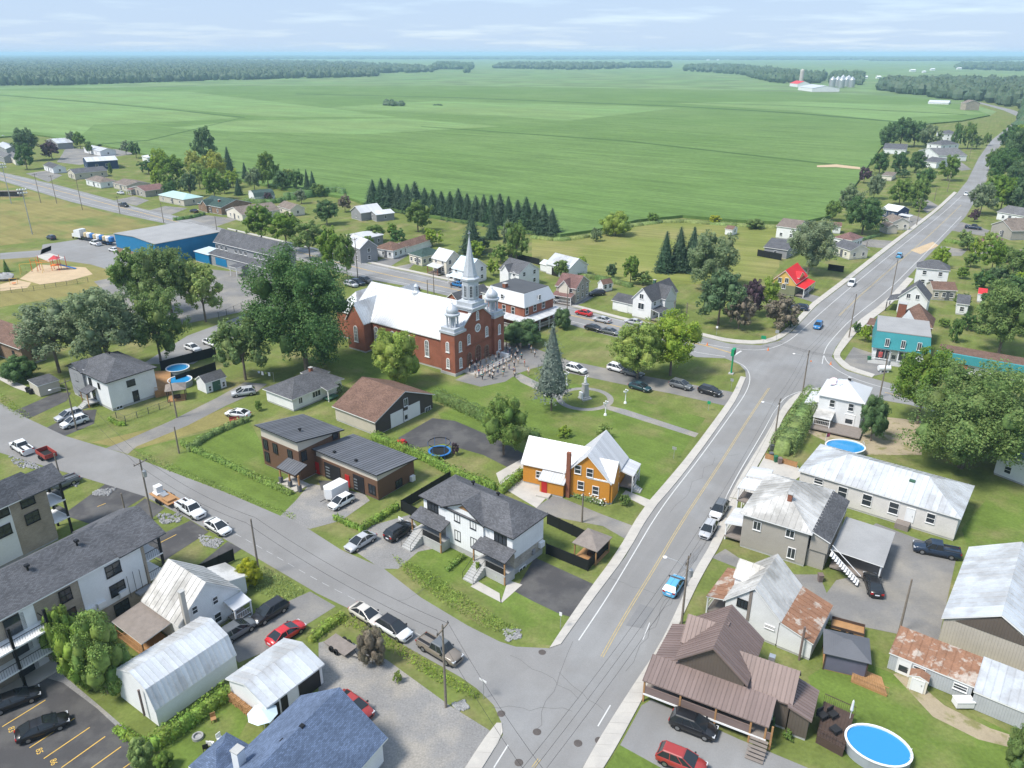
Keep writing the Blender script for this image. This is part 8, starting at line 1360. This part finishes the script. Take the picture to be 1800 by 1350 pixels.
mat('mesh_curtain', (.13, .13, .18), .8); gazebo(1482, 1165, 4.2, 3.6, -20 * D2, 'blue-grey roofed gazebo with grey curtains in the back garden', 'dark_grey_siding', 'dark_wood', 'mesh_curtain'); gazebo(312, 700, 3.2, 3.2, 20 * D2, 'brown-roofed gazebo on a low deck beside the two-storey house', 'grey_wood'); gazebo(1040, 975, 3.6, 3.2, 55 * D2, 'grey-roofed pergola with barbecue in the duplex back yard', 'grey_wood', 'wood')
# ---------------- small things ----------------
p = P(773, 800); e = empty('trampoline', (p.x, p.y, 0)); tag(e, 'round trampoline with blue rim and black net', 'trampoline'); MB().lathe([(1.6, .75), (1.95, .75), (1.95, .85), (1.6, .85)], n=20, cap=False).build('rim', 'blue_drum', e); MB().lathe([(1.6, .78), (.01, .77)], n=20, cap=False).build('mat', 'fence_black', e)
for i in range(6): a = i * PI / 3; MB().tube((1.9 * math.cos(a), 1.9 * math.sin(a), 0), (1.9 * math.cos(a), 1.9 * math.sin(a), 2.5), .03).build('post', 'blue_drum', e)
MB().lathe([(1.88, 2.3), (1.88, 2.45)], n=12, cap=False).build('net_top', 'fence_black', e)
p = P(1028, 701); e = empty('monument', (p.x, p.y, 0), .5); tag(e, 'grey stone monument with pale statue in the lawn circle', 'statue'); MB().box(-1, 1, -1, 1, 0, .3).box(-.75, .75, -.75, .75, .3, .6).add([(-.6, -.6, .6), (.6, -.6, .6), (.6, .6, .6), (-.6, .6, .6), (-.45, -.45, 3.0), (.45, -.45, 3.0), (.45, .45, 3.0), (-.45, .45, 3.0)], [(0, 1, 5, 4), (1, 2, 6, 5), (2, 3, 7, 6), (3, 0, 4, 7), (4, 5, 6, 7)]).box(-.55, .55, -.55, .55, 3.0, 3.2).build('pedestal', 'foundation', e)
MB().lathe([(.34, 3.2), (.3, 3.6), (.2, 4.1), (.24, 4.45), (.1, 4.62), (.13, 4.75), (.12, 4.9), (.02, 5.0)], n=10).tube((.15, 0, 4.4), (.75, .1, 4.75), .07, .05).tube((-.15, 0, 4.4), (-.3, .1, 3.9), .07, .05).build('statue', 'white_plain', e, smooth=True); MB().box(-1.1, -.7, -.5, .5, .3, 1.6).build('plaque', 'white_plain', e)
for i, (u, v, l) in enumerate(((996, 677, 'white lamp post left of the monument'), (958, 695, 'white lamp post beside the spruce trunk'), (1099, 709, 'white lamp post right of the lawn circle'), (1064, 730, 'white lamp post at the path below the monument'))):
    p = P(u, v); e = empty('lamp_post', (p.x, p.y, 0), .6); tag(e, l, 'lamp post'); MB().lathe([(.32, 0), (.25, .3), (.1, .45), (.08, 2.6)], n=10).build('post', 'white_plain', e); MB().box(-.5, .5, -.05, .05, 2.3, 2.4).build('arm', 'white_plain', e)
    for x in (-.45, 0, .45): MB().blob((x, 0, 2.6 + (.25 if x == 0 else 0)), .16, 8, 6, 0).build('globe', 'white_plain', e)
mat('sign_green', (.01, .28, .12), .5); p = P(1285, 657); e = empty('sign_pylon', (p.x, p.y, 0), RD); tag(e, 'green pylon sign at the junction lawn', 'sign'); MB().box(-.5, .5, -.5, .5, 0, .2).build('base', 'foundation', e); MB().tube((0, 0, .2), (0, 0, 4.2), .18, .16).build('post', 'sign_green', e); MB().box(-.8, .8, -.3, .3, 4.2, 5.6).build('cabinet', 'sign_green', e); MB().box(-.55, .55, -.33, .33, 4.45, 5.3).build('panel', 'black_trim', e)
def sign(u, vb, h, w, hh, m, label, rz=0., name='road_sign', pm='galv', sz=None):
    p = P(u, vb); e = empty(name, (p.x, p.y, 0), rz); tag(e, label, 'sign'); MB().tube((0, 0, 0), (0, 0, h), .035).build('post', pm, e); MB().box(-w / 2, w / 2, -.06, -.03, h - hh, h).build('board', m, e)
for a in ((1340, 612, 3., 1.1, .8, 'sign_green', 'green road sign at the far corner of the junction'), (1364, 600, 2.8, .8, .8, 'galv', 'back of a road sign at the far corner'), (1285, 685, 2.4, .6, .6, 'galv', 'road sign seen from behind beside the church drive'), (1245, 722, 2., .6, .6, 'sign_green', 'small green sign on the church lawn edge'), (1184, 806, 2.2, .7, .5, 'galv', 'grey sign board on the lawn beside the sidewalk'), (985, 1105, 2.4, .35, .5, 'white_trim', 'small white road sign on the corner lawn'), (850, 1228, 2.6, .95, .25, 'white_trim', 'white street-name sign at the corner'), (1372, 790, 1.6, .9, .5, 'sign_green', 'small coloured sign by the cedar hedge'), (1259, 590, 2.4, .5, .5, 'white_trim', 'white sign on the lawn beside the brownish tree'), (1424, 645, 1.5, .3, .3, 'orange_paint', 'orange marker on the junction pole')): sign(*a, rz=RD - PI / 2 if a[0] != 850 else ST)
for u, v, l in ((1243, 607, 'orange traffic cone on the highway centre line'), (1350, 616, 'orange traffic cone at the far kerb'), (1460, 641, 'orange traffic cone near the store kerb')): p = P(u, v); tag(MB().lathe([(.24, 0), (.24, .04), (.16, .05), (.04, .7)], n=10).build('traffic_cone', 'orange_paint', loc=(p.x, p.y, .04)), l, 'cone')
def bin_(u, v, m, label, rz=0):
    p = P(u, v); e = empty('wheelie_bin', (p.x, p.y, 0.03), rz); tag(e, label, 'bin'); MB().add([(-.24, -.26, .06), (.24, -.26, .06), (.24, .26, .06), (-.24, .26, .06), (-.3, -.34, 1.0), (.3, -.34, 1.0), (.3, .34, 1.0), (-.3, .34, 1.0)], [(3, 2, 1, 0), (0, 1, 5, 4), (1, 2, 6, 5), (2, 3, 7, 6), (3, 0, 4, 7), (4, 5, 6, 7)]).build('body', m, e); MB().box(-.32, .32, -.36, .38, 1.0, 1.08).build('lid', m, e)
mat('bin_green', (.03, .14, .07), .6); bin_(1355, 806, 'dark_grey_siding', 'grey bin, left of the three near the hall'); bin_(1363, 812, 'bin_green', 'green bin in the middle near the hall'); bin_(1370, 815, 'brown_tin', 'brown bin, right of the three near the hall'); bin_(1356, 792, 'dark_grey_siding', 'grey bin by the pole at the hedge'); bin_(729, 945, 'bin_green', 'green bin beside the duplex stairs'); bin_(721, 950, 'plastic_black', 'black bin beside the duplex stairs'); bin_(1441, 1022, 'brown_tin', 'brown bin by the grey-beige house corner'); bin_(50, 690, 'plastic_black', 'left black bin by the beige shed'); bin_(55, 693, 'plastic_black', 'right black bin by the beige shed'); bin_(1527, 635, 'bin_green', 'green bin beside the store steps')
p = P(1592, 655); tag(MB().tube((-1.2, 0, .9), (1.2, 0, .9), .6, n=14).box(-.9, -.6, -.4, .4, 0, .5).box(.6, .9, -.4, .4, 0, .5).build('propane_tank', 'p_white', loc=(p.x - 4.5, p.y + .4, 0)), 'white tank beside the store steps', 'tank')
rnd = random.Random(3); wd = empty('wood_pile', tuple(P(432, 1252)), math.radians(-38)); tag(wd, 'stacked firewood along the end of the metal garage', 'firewood')
lm = [MB().tube((0, -.22, 0), (0, .22, 0), r, n=7).mesh('log', 'wood') for r in (.09, .11, .13)]
for i in range(22):
    for j in range(5): inst('log', lm[(i + j) % 3], wd, (-2.6 + i * .24 + (j % 2) * .1, rnd.uniform(-.05, .05), .12 + j * .21), 0)
def chair(u, v, rz, m, label):
    p = P(u, v); e = empty('garden_chair', (p.x, p.y, 0), rz); tag(e, label, 'chair'); MB().box(-.26, .26, -.26, .26, .38, .43).build('seat', m, e); MB().box(-.26, .26, .22, .28, .43, .95).build('backrest', m, e); [MB().box(x - .025, x + .025, y - .025, y + .025, 0, .38).build('leg', m, e) for x in (-.22, .22) for y in (-.22, .22)]
chair(388, 1303, 1., 'white_trim', 'white garden chair right of the small table'); chair(371, 1312, 3., 'white_trim', 'white low seat beside the black garden chair'); chair(362, 1318, 3.6, 'plastic_black', 'black garden chair on the lawn'); chair(376, 1268, .5, 'wood', 'wooden garden chair by the hedge'); chair(705, 897 + 20, 2.5, 'white_trim', 'white garden chair behind the black SUV')
p = P(348, 1297); tag(MB().lathe([(.55, 0), (.55, .3), (.4, .3), (.4, .1)], n=14).build('fire_pit', 'rock', loc=(p.x, p.y, 0)), 'round stone fire pit on the garden lawn', 'fire pit')
p = P(466, 1282); e = empty('garden_umbrella', (p.x, p.y, 0)); tag(e, 'pale blue garden umbrella behind the blue roofed house', 'umbrella'); MB().tube((0, 0, 0), (0, 0, 2.4), .03).build('pole', 'white_trim', e); MB().lathe([(1.5, 2.05), (.75, 2.35), (.03, 2.6)], n=8, cap=False).build('canopy', 'blue_tin', e)
p = P(1494, 1262, 1.2); e = empty('garden_umbrella', (p.x, p.y, 1.15)); tag(e, 'closed white umbrella on the pool deck', 'umbrella'); MB().tube((0, 0, 0), (0, 0, 2.4), .03).build('pole', 'white_trim', e); MB().lathe([(.06, .9), (.16, 1.1), (.1, 2.2), (.02, 2.4)], n=8).build('canopy', 'white_plain', e)
for u, v, l in ((1445, 1260, 'left dark lounge chair on the pool deck'), (1463, 1258, 'right dark lounge chair on the pool deck'), (1468, 1285, 'dark coffee table on the pool deck')): p = P(u, v, 1.2); e = empty('coffee_table' if 'table' in l else 'lounge_chair', (p.x, p.y, 1.15), .5); tag(e, l, 'furniture'); MB().box(-.45, .45, -.4, .4, .2, .42).build('seat', 'plastic_black', e); ('table' in l) or MB().box(-.45, .45, .32, .42, .42, .9).build('backrest', 'plastic_black', e); [MB().box(x - .03, x + .03, y - .03, y + .03, 0, .2).build('leg', 'plastic_black', e) for x in (-.4, .4) for y in (-.35, .35)]
p = P(413, 741); e = empty('park_bench', (p.x, p.y, 0), .45); tag(e, 'red-brown bench beside the hedge of the modern house', 'bench'); MB().box(-.9, .9, -.25, .25, .4, .46).build('seat', 'rust_red', e); MB().box(-.9, .9, .2, .26, .5, .9).build('backrest', 'rust_red', e); [MB().box(x - .05, x + .05, -.22, .24, 0, .4).build('leg', 'rust_red', e) for x in (-.75, .75)]
p = P(425, 737); tag(MB().box(-.6, .6, -.4, .4, 0, .8).box(-.65, .65, -.45, .45, .8, .88).build('utility_box', 'galv', loc=(p.x, p.y, 0)), 'grey utility box beside the bench', 'box')
p = P(922, 838); e = empty('patio_table', (p.x, p.y, .03), .4); tag(e, 'dark patio table beside the orange house', 'table'); MB().box(-.9, .9, -.5, .5, .7, .76).build('top', 'plastic_black', e); [MB().box(x - .04, x + .04, y - .04, y + .04, 0, .7).build('leg', 'plastic_black', e) for x in (-.8, .8) for y in (-.4, .4)]
p = P(705, 783); e = empty('garden_tractor', (p.x, p.y, .03), 2.8); tag(e, 'small red tractor cart parked by the hedge', 'tractor'); MB().box(-.9, .9, -.5, .5, .4, .7).box(-.7, .1, -.35, .35, .7, 1.1).build('body', 'p_red', e); [wheel(e, x, y, .3) for x in (-.6, .6) for y in (-.55, .55)]
# playground
p = P(92, 476); e = empty('play_structure', (p.x, p.y, 0), .2); tag(e, 'red and yellow climbing structure with blue slide on sand', 'playground')
for i, (x, y) in enumerate(((0, 0), (2, 0), (2, 2), (0, 2), (-4, 0), (-4, 2), (-6, 1), (4, 1))): MB().tube((x, y, 0), (x, y, 3.6 + (i % 3) * .5), .09).build('post', 'p_red' if i % 2 else 'orange_paint', e)
MB().box(-.2, 2.2, -.2, 2.2, 1.5, 1.65).build('platform', 'orange_paint', e); r = MB(); [r.slab(q, .06) for q in roof_polys(-.4, -.4, 2.8, 2.8, 3.6, 'hip', 'x', 1.)]; r.build('roof', 'p_red', e); MB().slab([(2.2, .5, 1.6), (6.5, .5, .2), (6.5, 1.5, .2), (2.2, 1.5, 1.6)], .1).build('slide', 'blue_drum', e); MB().tube((-4, 0, 2.8), (-.1, 0, 2.8), .07).tube((-4, 2, 2.8), (-.1, 2, 2.8), .07).tube((-6, 1, 2.8), (-4, 1, 2.8), .07).build('monkey_bars', 'orange_paint', e)
p = P(57, 480); e = empty('swing_set', (p.x, p.y, 0), .3); tag(e, 'yellow swing frame left of the climbing structure', 'swing'); MB().tube((-3, 0, 3), (3, 0, 3), .07).tube((-3, -1, 0), (-3, 0, 3), .06).tube((-3, 1, 0), (-3, 0, 3), .06).tube((3, -1, 0), (3, 0, 3), .06).tube((3, 1, 0), (3, 0, 3), .06).build('frame', 'yellow_paint', e); [MB().tube((x, 0, .6), (x, 0, 3), .015, n=4).box(x - .25, x + .25, -.12, .12, .5, .56).build('swing_seat', 'plastic_black', e) for x in (-1.5, 0, 1.5)]
p = P(25, 500); e = empty('toddler_play', (p.x, p.y, 0), .3); tag(e, 'small yellow toddler play set on the left sand patch', 'playground'); MB().tube((-1, 0, 0), (-1, 0, 1.8), .06).tube((1, 0, 0), (1, 0, 1.8), .06).tube((-1, 0, 1.8), (1, 0, 1.8), .06).build('frame', 'yellow_paint', e); MB().box(-.5, .5, -.4, .4, .4, .5).build('platform', 'orange_paint', e)
p = P(8, 492); tag(MB().blob((0, 0, .8), (3.2, 2., 1.3), 10, 6, .2, random.Random(2)).build('climbing_boulder', 'rock', loc=(p.x, p.y, 0)), 'grey climbing boulder at the left of the playground', 'boulder')
for u, v, l in ((20, 345, 'grey dugout at the ball field edge'),): p = P(u, v); tag(MB().box(-5, 5, -1.5, 1.5, 0, .1).box(-5, 5, 1.3, 1.5, 0, 2.4).box(-5, -4.8, -1.5, 1.3, 0, 2.4).box(4.8, 5, -1.5, 1.3, 0, 2.4).slab([(-5.2, -1.8, 2.6), (5.2, -1.8, 2.6), (5.2, 1.7, 2.4), (-5.2, 1.7, 2.4)], .12).build('dugout', 'grey_wood', loc=(p.x, p.y, 0)), l, 'dugout')
p = P(1691, 1242); tag(MB().box(-.9, .9, -.5, .5, .25, .95).box(-.95, .95, -.55, .55, .95, 1.02).build('cooler_box', 'white_trim', loc=(p.x, p.y, 0)), 'white box standing on the grass before the rusty shed', 'box')
p = P(1692, 1140); e = empty('ladder', (p.x, p.y, 0), -.5); tag(e, 'aluminium ladder leaning on the tan storage barn', 'ladder'); MB().tube((-.2, -.6, 0), (-.2, .1, 2.6), .03).tube((.2, -.6, 0), (.2, .1, 2.6), .03).build('rail', 'steel', e); k = MB(); [k.tube((-.2, -.6 + .7 * t, 2.6 * t), (.2, -.6 + .7 * t, 2.6 * t), .02) for t in (.12, .25, .38, .5, .62, .75, .88)]; k.build('rung', 'steel', e)
p = P(1448, 792); e = empty('flag', (p.x, p.y, 0), .4); tag(e, 'small red and white flag in front of the hedge', 'flag'); MB().tube((0, 0, 0), (0, 0, 3.2), .03).build('pole', 'white_trim', e); MB().box(.03, .8, -.01, .01, 2.5, 3.1).build('cloth', 'p_red', e)
p = P(482, 672); e = empty('clothes_line', (p.x, p.y, 0), -.3); tag(e, 'clothes line with laundry on the lawn by the bungalow', 'clothes line'); MB().tube((0, 0, 0), (0, 0, 2.2), .04).tube((-7, 0, 0), (-7, 0, 2.2), .04).tube((0, 0, 2.1), (-7, 0, 2.1), .012, n=4).build('line', 'galv', e); [MB().box(-1.2 - i * .8, -.7 - i * .8, -.01, .01, 1.3 + (i % 2) * .3, 2.08).build('laundry', ('white_plain', 'leaf_bright', 'white_plain', 'faded_blue')[i % 4], e) for i in range(4)]
# ---------------- people ----------------
for n_, c_ in dict(skin=(.5, .32, .24), shirt_white=(.75, .75, .74), shirt_black=(.025, .025, .03), shirt_red=(.5, .05, .06), shirt_blue=(.08, .15, .4), shirt_grey=(.25, .25, .27), shirt_pink=(.6, .3, .35), shirt_teal=(.08, .35, .35), trouser_dark=(.03, .035, .05), trouser_blue=(.07, .1, .2), trouser_tan=(.35, .28, .2), hair_dark=(.03, .02, .015), hair_light=(.3, .2, .1)).items(): mat(n_, c_, .8, 0, .1, 6)
def skin_mesh(name, verts, edges, radii, m, sub=1):
    me = bpy.data.meshes.new(name); me.from_pydata(verts, edges, []); o = bpy.data.objects.new(name, me); COL.objects.link(o); md = o.modifiers.new('s', 'SKIN'); sd = o.modifiers.new('u', 'SUBSURF'); sd.levels = sub
    for i, r in enumerate(radii): me.skin_vertices[0].data[i].radius = (r, r) if not isinstance(r, tuple) else r
    me.skin_vertices[0].data[0].use_root = True; dg = bpy.context.evaluated_depsgraph_get(); out = bpy.data.meshes.new_from_object(o.evaluated_get(dg)); bpy.data.objects.remove(o); out.name = name; out.materials.clear(); out.materials.append(MATS[m]); out.polygons.foreach_set('use_smooth', [True] * len(out.polygons)); return out
def pose(arm, stride):
    # pelvis, spine, chest, neck, head, crown | arms | legs
    v = [(0, 0, .95), (0, 0, 1.12), (0, 0, 1.36), (0, 0, 1.5), (0, .01, 1.6), (0, .0, 1.72)]; e = [(0, 1), (1, 2), (2, 3), (3, 4), (4, 5)]; r = [(.15, .11), (.14, .1), (.17, .11), .055, .09, .07]
    for s in (-1, 1):
        a, f = arm[0 if s < 0 else 1]; i = len(v); v += [(s * .2, 0, 1.4), (s * (.2 + a[0]), a[1], a[2]), (s * (.2 + f[0]), f[1], f[2]), (s * (.2 + f[0] * 1.12), f[1] * 1.2 + .02, f[2] - .08)]; e += [(2, i), (i, i + 1), (i + 1, i + 2), (i + 2, i + 3)]; r += [.06, .05, .036, .04]
    for s in (-1, 1):
        i = len(v); d = stride * s; v += [(s * .1, 0, .88), (s * .1, d * .5, .5), (s * .1, d, .09), (s * .1, d + .13, .04)]; e += [(0, i), (i, i + 1), (i + 1, i + 2), (i + 2, i + 3)]; r += [.09, .065, .045, .04]
    return v, e, r
down = ((.06, .02, 1.12), (.08, .06, .86)); bent = ((.07, -.02, 1.12), (.0, .24, 1.1)); up_ = ((.08, .1, 1.2), (.02, .3, 1.42))
PEOPLE = []
for arm, st_ in (((down, down), .0), ((down, bent), .14), ((bent, bent), .0), ((up_, down), .1)):
    v, e, r = pose(arm, st_); body = skin_mesh('body', v, e, r, 'skin')
    k = lambda ids, g: ([v[i] for i in ids], [(ids.index(a), ids.index(b)) for a, b in e if a in ids and b in ids], [tuple(q * g for q in r[i]) if isinstance(r[i], tuple) else r[i] * g for i in ids])
    sh = skin_mesh('shirt', *k([0, 1, 2, 6, 7, 10, 11], 1.16), 'shirt_white'); tr = skin_mesh('trousers', *k([0, 14, 15, 16, 18, 19, 20], 1.14), 'trouser_dark')
    hr = MB().blob((0, -.02, 1.7), (.1, .115, .1), 10, 6, .04).mesh('hair', 'hair_dark'); PEOPLE.append((body, sh, tr, hr))
def person(u, v, rz, shirt, trouser, hair, label, k=0, s=1., z=.03, group='people in front of the church'):
    p = P(u, v, z); e = empty('person', (p.x, p.y, z), rz); e.scale = (s, s, s); tag(e, label, 'person', group); b, sh, tr, hr = PEOPLE[k % 4]
    inst('body', b, e); x = inst('shirt', sh, e); own_mat(x, shirt); y = inst('trousers', tr, e); own_mat(y, trouser); h = inst('hair', hr, e); own_mat(h, hair)
rp = random.Random(21); used = {}
spots = [(851, 631), (861, 634), (877, 631), (890, 614), (915, 614), (930, 613), (934, 620), (940, 628), (900, 626), (906, 632), (899, 636), (893, 628), (911, 640), (917, 632), (904, 645), (895, 650), (886, 655), (878, 648), (868, 660), (858, 652), (848, 655), (842, 660), (835, 650), (838, 640), (845, 645), (855, 640), (866, 645), (872, 636), (884, 640), (890, 644), (868, 652), (875, 657), (866, 667), (848, 668), (836, 664), (826, 655), (905, 660), (884, 662), (896, 620), (908, 622), (903, 657), (910, 625), (929, 660), (905, 664), (922, 645), (880, 628), (829, 643), (841, 652), (853, 660), (861, 665)]
cols = ['shirt_white', 'shirt_white', 'shirt_white', 'shirt_black', 'shirt_red', 'shirt_blue', 'shirt_grey', 'shirt_pink', 'shirt_teal']; nm_ = dict(shirt_white='a white', shirt_black='a black', shirt_red='a red', shirt_blue='a blue', shirt_grey='a grey', shirt_pink='a pink', shirt_teal='a teal')
for i, (u, v) in enumerate(spots):
    c = rp.choice(cols); t_ = rp.choice(['trouser_dark', 'trouser_dark', 'trouser_blue', 'trouser_tan']); where = 'on the church terrace' if (u < 880 and v < 662 and u + 1.7 * (v - 600) < 985) else 'on the church forecourt'
    person(u, v, rp.uniform(0, 6.28), c, t_, rp.choice(['hair_dark', 'hair_light']), 'person in %s shirt and %s trousers standing %s' % (nm_[c], {'trouser_dark': 'dark', 'trouser_blue': 'blue', 'trouser_tan': 'tan'}[t_], where), i, rp.uniform(.93, 1.04), .33 if 'terrace' in where else .03)
person(801 - 30 + 22, 506, .5, 'shirt_black', 'trouser_dark', 'hair_dark', 'person in dark clothes walking at the highway edge behind the church', 1, group=None)
# ---------------- haze ----------------
hm = bpy.data.materials.new('haze'); hm.use_nodes = True; ht = hm.node_tree; ht.nodes.clear()
ho = ht.nodes.new('ShaderNodeOutputMaterial'); hv = ht.nodes.new('ShaderNodeVolumePrincipled')
hv.inputs['Color'].default_value = (.52, .76, 1.0, 1); hv.inputs['Density'].default_value = .00012; hv.inputs['Anisotropy'].default_value = .0
ht.links.new(hv.outputs[0], ho.inputs['Volume']); MATS['haze'] = hm
hb = MB().box(-40000, 40000, -500, 58000, -1.2, 75).build('haze', 'haze'); hb['kind'] = 'stuff'
